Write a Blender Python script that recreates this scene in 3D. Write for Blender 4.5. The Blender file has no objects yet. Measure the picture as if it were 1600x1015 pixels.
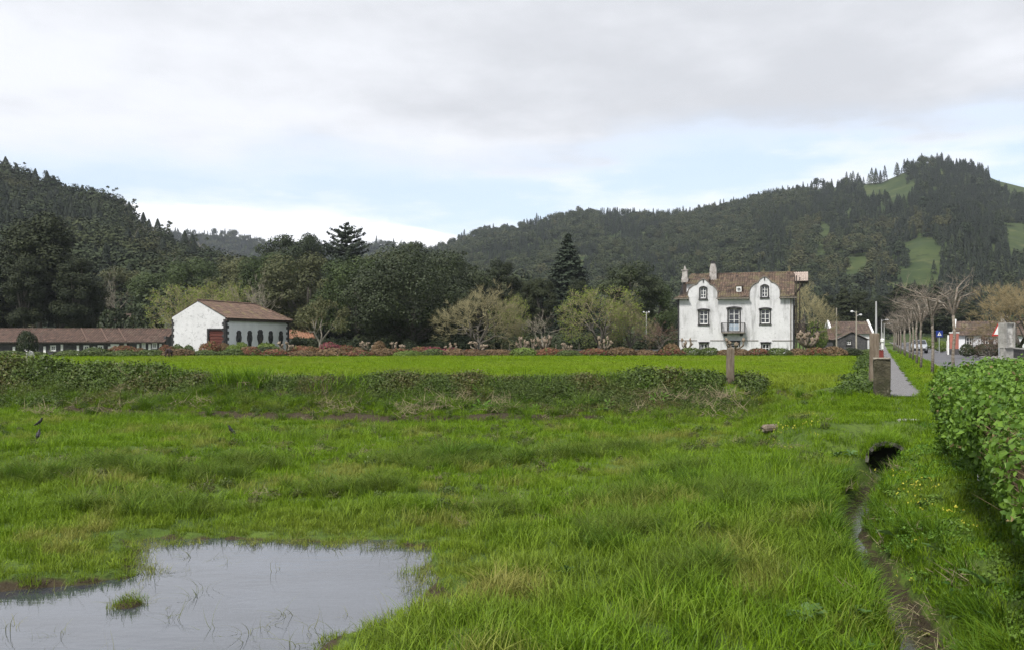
import bpy, math, random
import numpy as np
from mathutils import Vector, Matrix
R = math.radians
HAZE = 0.00013
SKYROT = R(-11)
SKY = (0.5, (16, 10.4, 0.0), (4.11, 2.13, 0.9), 0.76)
rng = np.random.default_rng(7)
random.seed(7)
scene = bpy.context.scene
COL = scene.collection

# ------------------------------------------------------------------ camera
F = 1300.0          # focal length in photograph pixels (1600 wide)
EYE = 1.75
HOR = 525.0         # horizon row in the photograph
cam = bpy.data.cameras.new('camera')
cam.sensor_width = 36.0
cam.lens = 36.0 * F / 1600.0
cam.shift_y = (HOR - 507.5) / 1600.0
cam.clip_start = 0.1
cam.clip_end = 20000.0
camo = bpy.data.objects.new('camera', cam)
camo.location = (0, 0, EYE)
camo.rotation_euler = (R(90), 0, 0)
COL.objects.link(camo)
scene.camera = camo

# ------------------------------------------------------------------ light
SUN_EL, SUN_AZ = 52.0, 218.0     # azimuth clockwise from +Y: behind the camera, to the left
sun = bpy.data.lights.new('sun', 'SUN')
sun.energy = 2.6
sun.angle = R(12)
sun.color = (1.0, 0.96, 0.9)
suno = bpy.data.objects.new('sun', sun)
sd = Vector((math.sin(R(SUN_AZ)) * math.cos(R(SUN_EL)), math.cos(R(SUN_AZ)) * math.cos(R(SUN_EL)), math.sin(R(SUN_EL))))
suno.rotation_euler = sd.to_track_quat('Z', 'Y').to_euler()
COL.objects.link(suno)
scene.view_settings.view_transform = 'Standard'
scene.view_settings.look = 'None'
scene.view_settings.gamma = 1.0
scene.view_settings.use_curve_mapping = False
scene.view_settings.exposure = 1.08

# ------------------------------------------------------------------ node helpers
def N(nt, typ, **kw):
    n = nt.nodes.new(typ)
    for k, v in kw.items():
        if k.startswith('i_'):
            key = k[2:]
            n.inputs[int(key) if key.isdigit() else key].default_value = v
        else:
            setattr(n, k, v)
    return n
def L(nt, a, b): nt.links.new(a, b)
def math_n(nt, op, a, b=None, c=None, clamp=False):
    n = nt.nodes.new('ShaderNodeMath'); n.operation = op; n.use_clamp = clamp
    for i, v in enumerate((a, b, c)):
        if v is None: continue
        if isinstance(v, (int, float)): n.inputs[i].default_value = v
        else: L(nt, v, n.inputs[i])
    return n.outputs[0]
def sstep(nt, v, a, b):
    n = nt.nodes.new('ShaderNodeMapRange'); n.interpolation_type = 'SMOOTHSTEP'
    L(nt, v, n.inputs[0]); n.inputs[1].default_value = a; n.inputs[2].default_value = b
    return n.outputs[0]
def mixc(nt, f, a, b):
    n = nt.nodes.new('ShaderNodeMix'); n.data_type = 'RGBA'
    if isinstance(f, (int, float)): n.inputs[0].default_value = f
    else: L(nt, f, n.inputs[0])
    for i, v in ((6, a), (7, b)):
        if isinstance(v, tuple): n.inputs[i].default_value = (v[0], v[1], v[2], 1)
        else: L(nt, v, n.inputs[i])
    return n.outputs[2]

# ------------------------------------------------------------------ world: broken cloud deck over a pale blue sky
world = bpy.data.worlds.new('World'); scene.world = world
world.use_nodes = True
nt = world.node_tree; nt.nodes.clear()
out = N(nt, 'ShaderNodeOutputWorld')
sky = N(nt, 'ShaderNodeTexSky', sky_type='NISHITA', sun_disc=False, sun_elevation=R(SUN_EL), sun_rotation=R(SUN_AZ), air_density=1.0, dust_density=1.5, ozone_density=2.0)
bgs = N(nt, 'ShaderNodeBackground', i_Strength=0.088)
skyc = mixc(nt, 0.48, sky.outputs[0], (5.6, 6.1, 6.8))      # thin high veil over the blue
L(nt, skyc, bgs.inputs[0])
tc = N(nt, 'ShaderNodeTexCoord')
sep = N(nt, 'ShaderNodeSeparateXYZ'); L(nt, tc.outputs['Generated'], sep.inputs[0])
zz = math_n(nt, 'MAXIMUM', sep.outputs[2], 0.0)
den = math_n(nt, 'ADD', zz, 0.10)
px_ = math_n(nt, 'DIVIDE', sep.outputs[0], den); py_ = math_n(nt, 'DIVIDE', sep.outputs[1], den)
cmb = N(nt, 'ShaderNodeCombineXYZ'); L(nt, px_, cmb.inputs[0]); L(nt, py_, cmb.inputs[1])
def wnoise(scale, detail, off, rough=0.55):
    mp = N(nt, 'ShaderNodeMapping'); L(nt, cmb.outputs[0], mp.inputs[0]); mp.inputs['Location'].default_value = off
    n = N(nt, 'ShaderNodeTexNoise', i_Scale=scale, i_Detail=detail, i_Roughness=rough); L(nt, mp.outputs[0], n.inputs[0])
    return n.outputs[0]
n_big = wnoise(SKY[0], 5, SKY[1], 0.56)
n_mid = wnoise(1.5, 5, (8.3, 5.2, 2.0), 0.58)
# far cumulus: noise over the horizontal bearing and the height
nv = N(nt, 'ShaderNodeVectorMath', operation='MULTIPLY'); L(nt, tc.outputs['Generated'], nv.inputs[0]); nv.inputs[1].default_value = (1, 1, 4.5)
def cnoise(scale, detail, off, rough=.55):
    mp = N(nt, 'ShaderNodeMapping'); L(nt, nv.outputs[0], mp.inputs[0]); mp.inputs['Location'].default_value = off; mp.inputs['Rotation'].default_value = (0, 0, SKYROT)
    n = N(nt, 'ShaderNodeTexNoise', i_Scale=scale, i_Detail=detail, i_Roughness=rough); L(nt, mp.outputs[0], n.inputs[0])
    return n.outputs[0]
n_low = cnoise(2.2, 2, SKY[2]); n_puff = cnoise(7.0, 5, (2.0, 1.0, 0.4), .6); n_wisp = cnoise(3.4, 5, (7.0, 4.0, 1.4), .6)
# deck: closed overhead, ragged lower edge
edge = math_n(nt, 'ADD', zz, math_n(nt, 'MULTIPLY', math_n(nt, 'SUBTRACT', n_big, 0.5), 0.16))
edge = math_n(nt, 'ADD', edge, math_n(nt, 'MULTIPLY', math_n(nt, 'SUBTRACT', n_wisp, 0.5), 0.16))
deck = sstep(nt, edge, 0.150, 0.262)
bank = math_n(nt, 'SUBTRACT', math_n(nt, 'ADD', -0.040, math_n(nt, 'MULTIPLY', n_low, 0.40)), zz)
bank = math_n(nt, 'MINIMUM', bank, math_n(nt, 'SUBTRACT', 0.166, zz))
bank = math_n(nt, 'ADD', bank, math_n(nt, 'MULTIPLY', math_n(nt, 'SUBTRACT', n_puff, 0.5), 0.055))
bank = sstep(nt, bank, -0.008, 0.016)
dk = sstep(nt, math_n(nt, 'ADD', math_n(nt, 'MULTIPLY', n_big, 0.65), math_n(nt, 'MULTIPLY', n_mid, 0.35)), 0.40, 0.61)
deckc = mixc(nt, dk, (0.445, 0.458, 0.488), (0.61, 0.625, 0.66))
lowc = mixc(nt, sstep(nt, n_puff, .35, .65), (0.70, 0.72, 0.77), (0.86, 0.87, 0.89))
thinc = mixc(nt, sstep(nt, deck, 0.0, 0.85), (0.70, 0.715, 0.75), deckc)
cloudc = mixc(nt, bank, thinc, lowc)
bgc = N(nt, 'ShaderNodeBackground', i_Strength=SKY[3]); L(nt, cloudc, bgc.inputs[0])
thin = math_n(nt, 'MULTIPLY', sstep(nt, n_wisp, 0.42, 0.62), 0.8)
cover = math_n(nt, 'MAXIMUM', math_n(nt, 'MAXIMUM', deck, bank), thin)
msh = N(nt, 'ShaderNodeMixShader'); L(nt, cover, msh.inputs[0]); L(nt, bgs.outputs[0], msh.inputs[1]); L(nt, bgc.outputs[0], msh.inputs[2])
L(nt, msh.outputs[0], out.inputs[0])

world.cycles.sampling_method = 'MANUAL'
world.cycles.sample_map_resolution = 512
scene.cycles.use_light_tree = False
scene.cycles.max_bounces = 4
scene.cycles.diffuse_bounces = 2
scene.cycles.glossy_bounces = 2
scene.cycles.transmission_bounces = 1
scene.cycles.volume_bounces = 0
scene.cycles.transparent_max_bounces = 6
scene.cycles.use_denoising = True
scene.cycles.denoising_prefilter = 'NONE'
scene.cycles.use_adaptive_sampling = True
scene.cycles.adaptive_threshold = 0.015

# ------------------------------------------------------------------ general helpers
def at(px, py, d):
    return Vector(((px - 800.0) / F * d, d, EYE + (HOR - py) / F * d))
def tag(o, label=None, cat=None, group=None, kind=None):
    if label: o['label'] = label
    if cat: o['category'] = cat
    if group: o['group'] = group
    if kind: o['kind'] = kind
    return o
def empty(name, loc=(0, 0, 0), rz=0.0):
    o = bpy.data.objects.new(name, None); COL.objects.link(o)
    o.location = loc; o.rotation_euler = (0, 0, rz); o.empty_display_size = 0.2
    return o
def copy_tree(o, parent=None):
    c = o.copy(); COL.objects.link(c); c.parent = parent
    for ch in o.children: copy_tree(ch, c)
    return c

class MB:
    """collects polygons (with a material slot and a tint per vertex)"""
    def __init__(s): s.v = []; s.f = []; s.m = []; s.t = []
    def add(s, verts, faces, mi=0, tint=0.5):
        b = len(s.v)
        s.v.extend([tuple(p) for p in verts])
        s.f.extend([tuple(b + i for i in f) for f in faces])
        s.m.extend([mi] * len(faces))
        s.t.extend([tint] * len(verts))
        return s
    def box(s, x0, x1, y0, y1, z0, z1, mi=0, tint=0.5):
        v = [(x0, y0, z0), (x1, y0, z0), (x1, y1, z0), (x0, y1, z0), (x0, y0, z1), (x1, y0, z1), (x1, y1, z1), (x0, y1, z1)]
        return s.add(v, [(0, 3, 2, 1), (4, 5, 6, 7), (0, 1, 5, 4), (1, 2, 6, 5), (2, 3, 7, 6), (3, 0, 4, 7)], mi, tint)
    def prism(s, poly, a0, a1, axis='y', mi=0):
        """poly: 2D points (x,z) for axis y, (x,y) for axis z, (y,z) for axis x"""
        def P(p, a):
            return {'y': (p[0], a, p[1]), 'z': (p[0], p[1], a), 'x': (a, p[0], p[1])}[axis]
        n = len(poly)
        v = [P(p, a0) for p in poly] + [P(p, a1) for p in poly]
        f = [tuple(range(n))[::-1], tuple(range(n, 2 * n))] + [(i, (i + 1) % n, n + (i + 1) % n, n + i) for i in range(n)]
        return s.add(v, f, mi)
    def tube(s, pts, rad, sides=6, mi=0, cap=True, tint=0.5):
        pts = [Vector(p) for p in pts]
        if isinstance(rad, (int, float)): rad = [rad] * len(pts)
        v, f = [], []
        up = Vector((0.31, 0.2, 0.93)).normalized()
        for i, p in enumerate(pts):
            d = (pts[min(i + 1, len(pts) - 1)] - pts[max(i - 1, 0)])
            d = d.normalized() if d.length > 1e-9 else Vector((0, 0, 1))
            a = d.cross(up)
            if a.length < 1e-3: a = d.cross(Vector((1, 0, 0)))
            a.normalize(); b = d.cross(a)
            for k in range(sides):
                t = 2 * math.pi * k / sides
                v.append(p + (a * math.cos(t) + b * math.sin(t)) * rad[i])
        n = sides
        for i in range(len(pts) - 1):
            for k in range(n):
                f.append((i * n + k, i * n + (k + 1) % n, (i + 1) * n + (k + 1) % n, (i + 1) * n + k))
        if cap:
            f.append(tuple(range(n))[::-1]); f.append(tuple((len(pts) - 1) * n + k for k in range(n)))
        return s.add(v, f, mi, tint)
    def mesh(s, name, mats, smooth=False):
        me = bpy.data.meshes.new(name)
        me.from_pydata(s.v, [], s.f)
        if not isinstance(mats, (list, tuple)): mats = [mats]
        for m in mats: me.materials.append(m)
        if len(mats) > 1: me.polygons.foreach_set('material_index', s.m)
        if smooth: me.polygons.foreach_set('use_smooth', [True] * len(s.f))
        a = me.attributes.new('tint', 'FLOAT', 'POINT'); a.data.foreach_set('value', s.t)
        me.update()
        return me
    def build(s, name, mats, parent=None, smooth=False, loc=None):
        o = bpy.data.objects.new(name, s.mesh(name, mats, smooth)); COL.objects.link(o)
        if parent: o.parent = parent
        if loc is not None: o.location = loc
        return o

def np_mesh(name, V, Fc, mats, tint=None, smooth=False):
    """V (n,3); Fc list of int arrays (k,3) or (k,4)"""
    me = bpy.data.meshes.new(name)
    if not isinstance(Fc, (list, tuple)): Fc = [Fc]
    nl = sum(f.size for f in Fc); nf = sum(len(f) for f in Fc)
    me.vertices.add(len(V)); me.vertices.foreach_set('co', np.asarray(V, dtype=np.float32).ravel())
    me.loops.add(nl); me.polygons.add(nf)
    me.loops.foreach_set('vertex_index', np.concatenate([f.ravel() for f in Fc]).astype(np.int32))
    tot = np.concatenate([np.full(len(f), f.shape[1], dtype=np.int32) for f in Fc])
    st = np.concatenate([[0], np.cumsum(tot)[:-1]]).astype(np.int32)
    me.polygons.foreach_set('loop_start', st)
    if smooth: me.polygons.foreach_set('use_smooth', np.ones(nf, dtype=bool))
    if not isinstance(mats, (list, tuple)): mats = [mats]
    for m in mats: me.materials.append(m)
    if tint is not None:
        a = me.attributes.new('tint', 'FLOAT', 'POINT'); a.data.foreach_set('value', np.asarray(tint, dtype=np.float32))
    me.update(calc_edges=True)
    return me
def link(name, me, parent=None, loc=None, rz=None):
    o = bpy.data.objects.new(name, me); COL.objects.link(o)
    if parent: o.parent = parent
    if loc is not None: o.location = loc
    if rz is not None: o.rotation_euler = (0, 0, rz)
    return o

def smooth01(a, b, x):
    t = np.clip((x - a) / (b - a), 0, 1); return t * t * (3 - 2 * t)
_lat = np.random.default_rng(11).random((256, 256))
def vnoise(x, y):
    xi = np.floor(x).astype(int); yi = np.floor(y).astype(int); xf = x - xi; yf = y - yi
    xf = xf * xf * (3 - 2 * xf); yf = yf * yf * (3 - 2 * yf)
    g = lambda i, j: _lat[i % 256, j % 256]
    return (g(xi, yi) * (1 - xf) + g(xi + 1, yi) * xf) * (1 - yf) + (g(xi, yi + 1) * (1 - xf) + g(xi + 1, yi + 1) * xf) * yf
def fbm(x, y, o=4):
    s = 0; a = 0.5; t = 0
    for k in range(o):
        s = s + a * vnoise(x * 2 ** k + 17.3 * k, y * 2 ** k + 9.1 * k); t += a; a *= 0.5
    return s / t

# ------------------------------------------------------------------ materials
def pmat(name, c1, c2=None, scale=3.0, rough=0.85, bump=0.0, bscale=None, detail=5, spec=0.3, stretch=(1, 1, 1), lo=0.35, hi=0.65, extra=None, coord='Object', metallic=0.0):
    m = bpy.data.materials.new(name); m.use_nodes = True
    nt = m.node_tree; p = nt.nodes['Principled BSDF']
    p.inputs['Roughness'].default_value = rough; p.inputs['Specular IOR Level'].default_value = spec
    p.inputs['Metallic'].default_value = metallic
    tc = N(nt, 'ShaderNodeTexCoord'); mp = N(nt, 'ShaderNodeMapping'); L(nt, tc.outputs[coord], mp.inputs[0]); mp.inputs['Scale'].default_value = stretch
    if c2 is None: c2 = tuple(v * 0.7 for v in c1)
    n = N(nt, 'ShaderNodeTexNoise', i_Scale=scale, i_Detail=detail, i_Roughness=0.62); L(nt, mp.outputs[0], n.inputs[0])
    f = sstep(nt, n.outputs[0], lo, hi)
    col = mixc(nt, f, c1, c2)
    if extra:
        for (ec, es, elo, ehi, est) in extra:
            mp2 = N(nt, 'ShaderNodeMapping'); L(nt, tc.outputs[coord], mp2.inputs[0]); mp2.inputs['Scale'].default_value = est; mp2.inputs['Location'].default_value = (es * 1.7, 3.3, es)
            n2 = N(nt, 'ShaderNodeTexNoise', i_Scale=es, i_Detail=6, i_Roughness=0.65); L(nt, mp2.outputs[0], n2.inputs[0])
            col = mixc(nt, sstep(nt, n2.outputs[0], elo, ehi), col, ec)
    L(nt, col, p.inputs['Base Color'])
    if bump:
        nb = N(nt, 'ShaderNodeTexNoise', i_Scale=bscale or scale * 4, i_Detail=4); L(nt, mp.outputs[0], nb.inputs[0])
        b = N(nt, 'ShaderNodeBump', i_Strength=bump, i_Distance=0.05); L(nt, nb.outputs[0], b.inputs['Height']); L(nt, b.outputs[0], p.inputs['Normal'])
    return m
def leafmat(name, dark, light, trans=0.25, rough=0.55, inst=True, third=None, spec=0.2, rnd=0.28):
    """leaf colour varies leaf by leaf (mesh tint), plant by plant (instance or object random)"""
    m = bpy.data.materials.new(name); m.use_nodes = True
    nt = m.node_tree; p = nt.nodes['Principled BSDF']; o = nt.nodes['Material Output']
    a = N(nt, 'ShaderNodeAttribute', attribute_name='tint')
    oi = N(nt, 'ShaderNodeObjectInfo')
    f = math_n(nt, 'ADD', math_n(nt, 'MULTIPLY', a.outputs['Fac'], 1.0 - rnd), math_n(nt, 'MULTIPLY', oi.outputs['Random'], rnd))
    col = mixc(nt, f, dark, light)
    if third:
        g = N(nt, 'ShaderNodeAttribute', attribute_name='dry'); g.attribute_type = 'INSTANCER'
        col = mixc(nt, g.outputs['Fac'], col, third)
    L(nt, col, p.inputs['Base Color']); p.inputs['Roughness'].default_value = rough; p.inputs['Specular IOR Level'].default_value = spec
    if trans > 0:
        t = N(nt, 'ShaderNodeBsdfTranslucent'); L(nt, col, t.inputs[0])
        mx = N(nt, 'ShaderNodeMixShader', i_0=trans); L(nt, p.outputs[0], mx.inputs[1]); L(nt, t.outputs[0], mx.inputs[2]); L(nt, mx.outputs[0], o.inputs[0])
    return m

# ------------------------------------------------------------------ scatter (geometry nodes instances) for stuff nobody can count
def scatter(name, pts, protos, idx, scl, rot=None, dry=None):
    me = bpy.data.meshes.new(name)
    n = len(pts)
    me.vertices.add(n); me.vertices.foreach_set('co', np.asarray(pts, dtype=np.float32).ravel())
    if rot is None: rot = np.column_stack([np.zeros(n), np.zeros(n), rng.random(n) * 6.283])
    scl = np.asarray(scl)
    if scl.ndim == 1: scl = np.column_stack([scl, scl, scl])
    a = me.attributes.new('rot', 'FLOAT_VECTOR', 'POINT'); a.data.foreach_set('vector', rot.astype(np.float32).ravel())
    a = me.attributes.new('scl', 'FLOAT_VECTOR', 'POINT'); a.data.foreach_set('vector', scl.astype(np.float32).ravel())
    a = me.attributes.new('idx', 'INT', 'POINT'); a.data.foreach_set('value', np.asarray(idx, dtype=np.int32))
    a = me.attributes.new('dry', 'FLOAT', 'POINT'); a.data.foreach_set('value', np.asarray(dry if dry is not None else np.zeros(n), dtype=np.float32))
    pc = bpy.data.collections.new(name + '_kinds')
    for i, pm in enumerate(protos):
        po = bpy.data.objects.new('%s_kind_%02d' % (name, i), pm); pc.objects.link(po)
    g = bpy.data.node_groups.new(name + '_scatter', 'GeometryNodeTree')
    g.interface.new_socket('Geometry', in_out='INPUT', socket_type='NodeSocketGeometry')
    g.interface.new_socket('Geometry', in_out='OUTPUT', socket_type='NodeSocketGeometry')
    gi = g.nodes.new('NodeGroupInput'); go = g.nodes.new('NodeGroupOutput')
    ci = g.nodes.new('GeometryNodeCollectionInfo'); ci.inputs['Collection'].default_value = pc
    ci.inputs['Separate Children'].default_value = True; ci.inputs['Reset Children'].default_value = True
    ip = g.nodes.new('GeometryNodeInstanceOnPoints'); ip.inputs['Pick Instance'].default_value = True
    def na(nm, ty):
        x = g.nodes.new('GeometryNodeInputNamedAttribute'); x.data_type = ty; x.inputs['Name'].default_value = nm
        return [s for s in x.outputs if s.enabled and s.name == 'Attribute'][0]
    g.links.new(gi.outputs[0], ip.inputs['Points']); g.links.new(ci.outputs[0], ip.inputs['Instance'])
    g.links.new(na('idx', 'INT'), ip.inputs['Instance Index'])
    g.links.new(na('rot', 'FLOAT_VECTOR'), ip.inputs['Rotation'])
    g.links.new(na('scl', 'FLOAT_VECTOR'), ip.inputs['Scale'])
    g.links.new(ip.outputs[0], go.inputs[0])
    o = bpy.data.objects.new(name, me); COL.objects.link(o)
    md = o.modifiers.new('scatter', 'NODES'); md.node_group = g
    o['kind'] = 'stuff'
    return o
# ================================================================== TERRAIN
RD = 0.44           # the road runs along (0.44, 1); c = x - 0.44 y is constant along it
ZL = -1.0           # wet lower meadow
ZW = -1.075         # pond level
def polysd(x, y, poly):
    """signed distance to polygon, positive inside"""
    d = np.full(x.shape, 1e9); ins = np.zeros(x.shape, dtype=bool); n = len(poly)
    for i in range(n):
        ax, ay = poly[i]; bx, by = poly[(i + 1) % n]
        ex, ey = bx - ax, by - ay
        t = np.clip(((x - ax) * ex + (y - ay) * ey) / (ex * ex + ey * ey + 1e-12), 0, 1)
        d = np.minimum(d, np.hypot(x - ax - t * ex, y - ay - t * ey))
        c = ((ay > y) != (by > y)) & (x < (bx - ax) * (y - ay) / (by - ay + 1e-12) + ax)
        ins ^= c
    return np.where(ins, d, -d)
def ground_pt(px, py, z):
    d = F * (EYE - z) / (py - HOR)
    return ((px - 800) / F * d, d)
POND = [ground_pt(a, b, ZW) for a, b in [
    (205, 848), (250, 843), (300, 846), (345, 842), (400, 846), (450, 846), (505, 850), (560, 848), (615, 853), (668, 858),
    (655, 880), (668, 902), (660, 925), (688, 940), (660, 958), (610, 975), (566, 992), (525, 1018), (480, 1060), (380, 1130), (150, 1180), (-260, 1150),
    (-420, 1010), (-250, 945), (-60, 932), (40, 922), (110, 918), (160, 910), (205, 908), (222, 897), (208, 885), (214, 868)]]
ISLE = ground_pt(200, 944, ZW)
DY = [2, 8, 9, 11.3, 12.8, 15, 17.4, 18.6]
DC = [.55, .40, .22, -.22, -.48, -.22, .12, .22]
def ditch_c(y): return np.interp(y, DY, DC)
def yfoot(x): return np.interp(x, [-60, -19.1, -10.6, -4.1, 2.1, 7.7, 12], [37, 31.1, 27.7, 26.3, 26.6, 26.0, 26.0])
CULV_Y = 18.35
def Hground(x, y, detail=True):
    x = np.asarray(x, dtype=float); y = np.asarray(y, dtype=float)
    c = x - RD * y
    dc = c - ditch_c(y)
    # lower meadow with a slight rise towards the ditch
    z = np.full(x.shape, ZL) + 0.22 * smooth01(-6.5, -2.0, c) * (y < 60)
    near = smooth01(80, 40, y)
    if detail:
        z = z + (fbm(x * 0.35, y * 0.35, 3) - 0.5) * 0.22 + (fbm(x * 1.5 + 40, y * 1.5, 3) - 0.5) * 0.12
        # long low ridge of old tussocks across the meadow
        yr = 20.5 + 1.2 * np.sin(x * 0.22 + 0.6) + (fbm(x * .3, x * .1, 2) - .5) * 2
        z = z + 0.16 * np.exp(-((y - yr) / 1.0) ** 2) * smooth01(0.35, 0.7, fbm(x * 0.5 + 7, y * .15, 2)) * smooth01(7, 4, x)
    # pond basin
    sd = polysd(x, y, POND) + (fbm(x * 2.2, y * 2.2, 4) - 0.5) * 0.62
    w = smooth01(-0.28, 0.16, sd)
    z = np.where(w > 0, z * (1 - w) + (ZW - 0.16) * w, z)
    rim = np.exp(-((sd + 0.25) / 0.16) ** 2) * 0.03
    z = z + rim
    di = np.hypot((x - ISLE[0]) / 0.26, (y - ISLE[1]) / 0.24)
    z = np.maximum(z, ZW + 0.06 - 0.16 * di ** 2)
    # the wet mown strip in front of the bank dips a little
    yf = yfoot(x) + (fbm(x * 0.8, x * 0.2 + 3, 3) - 0.5) * 0.8
    t = (y - yf) / 3.6
    prof = 0.22 * smooth01(-0.02, 0.12, t) + 0.28 * smooth01(0.15, 0.6, t) + 0.50 * smooth01(0.5, 1.0, t)
    bank = ZL + 1.0 * prof
    if detail:
        bank = bank + (fbm(x * 1.1 + 5, y * 1.1, 4) - 0.5) * 0.34 * np.exp(-((t - 0.5) / 0.45) ** 2)
        bank = bank + 0.05 * np.exp(-((t - 1.0) / 0.35) ** 2) * smooth01(7.6, 5, x) * (0.4 + 1.2 * fbm(x * .4 + 2, x * .0 + 1, 2))
    zb = np.where(t > -0.05, np.maximum(z, bank), z)
    # causeway by the gate post and the footpath level
    s = smooth01(-4.6, -1.6, c)
    cw = ZL + s * (0.72 * smooth01(17.2 + 1.5 * smooth01(-1, -4, c), 19.6 + 2.5 * smooth01(-1, -4, c), y) + 0.28 * smooth01(20.5, 25, y))
    cw = cw + (fbm(x * 0.9, y * 0.9 + 31, 3) - 0.5) * 0.12 * smooth01(30, 24, y)
    zb = np.where((y > 16) & (s > 0), np.maximum(zb, cw), zb)
    # right of the ditch: the hedge bank
    rb = -0.66 + 0.45 * smooth01(0.2, 2.6, c) + 0.12 * smooth01(6, 16, y)
    if detail: rb = rb + (fbm(x * 1.3, y * 1.3 + 11, 3) - 0.5) * 0.14
    side = (dc > 0) & (y < CULV_Y)
    e = smooth01(16.8, CULV_Y, y)
    zb = np.where(side, np.maximum(rb, cw * 1.0) * e + rb * (1 - e), zb)
    # ditch cut
    wob = (fbm(x * 2.5, y * 2.5, 3) - 0.5) * 0.25
    cutl = -1.38 + np.maximum(0, (-dc) - 0.15 + wob * .4) * 1.6
    cutr = -1.38 + np.maximum(0, dc - 0.15 + wob * .4) * 1.6
    cut = np.where(dc < 0, cutl, cutr)
    cut = np.where(y > CULV_Y, 9, cut)
    zb = np.minimum(zb, cut)
    # far: meadow flat at 0, the yard on the left a little lower
    zf = -0.75 * smooth01(72, 92, y) * smooth01(-8, -26, x) - 0.25 * smooth01(74, 90, y) * smooth01(-30, -8, x)
    if detail: zf = zf + (fbm(x * 0.12, y * 0.12, 3) - 0.5) * 0.16 * smooth01(30, 40, y) * smooth01(76, 66, y)
    upper = smooth01(0.9, 1.3, t) * (y > 28)
    zb = zb + zf * upper
    # road bed and footpath cut flat
    rb1 = smooth01(3.2, 3.6, c) * smooth01(11.2, 10.9, c)
    zb = zb * (1 - rb1) + (-0.16) * rb1
    pth = smooth01(-0.1, 0.25, c) * smooth01(1.65, 1.35, c) * smooth01(24, 25.5, y)
    zb = zb * (1 - pth) + (-0.03) * pth
    return zb

def axis(segs):
    out = [segs[0][0]]
    for (a, b, st) in segs:
        n = max(1, int(round((b - a) / st))); out += list(np.linspace(a, b, n + 1)[1:])
    return np.array(out)
gx = axis([(-1500, -600, 150), (-600, -120, 60), (-120, -40, 8), (-40, -20, 1.0), (-20, -9, 0.25), (-9, 9.5, 0.12), (9.5, 20, 0.25), (20, 40, 1.0), (40, 120, 8), (120, 600, 60), (600, 1500, 150)])
gy = axis([(-200, -20, 60), (-20, 2, 2.0), (2, 5, 0.3), (5, 20, 0.11), (20, 34, 0.2), (34, 60, 0.8), (60, 130, 2.5), (130, 400, 27), (400, 1500, 100)])
GX, GY = np.meshgrid(gx, gy)
GZ = Hground(GX, GY)
nx, ny = len(gx), len(gy)
ii = (np.arange(ny - 1)[:, None] * nx + np.arange(nx - 1)[None, :]).ravel()
quads = np.column_stack([ii, ii + 1, ii + nx + 1, ii + nx])

def ground_material():
    m = bpy.data.materials.new('meadow_soil'); m.use_nodes = True
    nt = m.node_tree; p = nt.nodes['Principled BSDF']
    geo = N(nt, 'ShaderNodeNewGeometry'); sep = N(nt, 'ShaderNodeSeparateXYZ'); L(nt, geo.outputs['Position'], sep.inputs[0])
    def noise(s, d=6, off=0.0):
        mp = N(nt, 'ShaderNodeMapping'); L(nt, geo.outputs['Position'], mp.inputs[0]); mp.inputs['Location'].default_value = (off, off * .7, 0)
        n = N(nt, 'ShaderNodeTexNoise', i_Scale=s, i_Detail=d, i_Roughness=.65); L(nt, mp.outputs[0], n.inputs[0]); return n.outputs[0]
    g = mixc(nt, sstep(nt, noise(0.5), .35, .65), (0.052, 0.088, 0.014), (0.085, 0.130, 0.018))
    g = mixc(nt, sstep(nt, noise(9.0, 4), .45, .7), g, (0.035, 0.055, 0.013))
    soil = mixc(nt, noise(14.0), (0.022, 0.017, 0.010), (0.062, 0.048, 0.029))
    a = N(nt, 'ShaderNodeAttribute', attribute_name='soil')
    f = math_n(nt, 'ADD', a.outputs['Fac'], math_n(nt, 'MULTIPLY', math_n(nt, 'SUBTRACT', noise(3.0, 6, 5.0), .5), .9))
    col = mixc(nt, sstep(nt, f, .35, .65), g, soil)
    L(nt, col, p.inputs['Base Color']); p.inputs['Roughness'].default_value = .9; p.inputs['Specular IOR Level'].default_value = .2
    b = N(nt, 'ShaderNodeBump', i_Strength=.6, i_Distance=.05); L(nt, noise(16.0, 5), b.inputs['Height']); L(nt, b.outputs[0], p.inputs['Normal'])
    return m
def soil_mask(x, y):
    """bare earth: pond rim, ditch sides, the scraped foot of the bank"""
    sd = polysd(x, y, POND)
    s = smooth01(-0.26, 0.02, sd)
    c = x - RD * y; dc = np.abs(c - ditch_c(y))
    s = np.maximum(s, smooth01(0.34, 0.16, dc) * (y < 18.2))
    t = (y - yfoot(x)) / 3.6
    band = 1.6 * np.exp(-((t - 0.07) / 0.09) ** 2) * smooth01(9, 5, x) * (0.35 + 0.75 * fbm(x * .45 + 3, y * .45, 3)) * 1.0
    s = np.maximum(s, band * 1.0)
    patch = smooth01(0.55, 0.67, fbm(x * 0.6 + 20, y * 0.9 + 4, 3)) * smooth01(-.1, .1, t) * smooth01(1.0, .7, t)
    s = np.maximum(s, patch * 0.9)
    return s
MG = ground_material()
gme = np_mesh('ground', np.column_stack([GX.ravel(), GY.ravel(), GZ.ravel()]), quads, MG, smooth=True)
a = gme.attributes.new('soil', 'FLOAT', 'POINT'); a.data.foreach_set('value', soil_mask(GX, GY).ravel().astype(np.float32))
ground = link('ground', gme); tag(ground, 'wet green meadow stepping up by a bank to a second field', 'ground', kind='structure')

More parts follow.
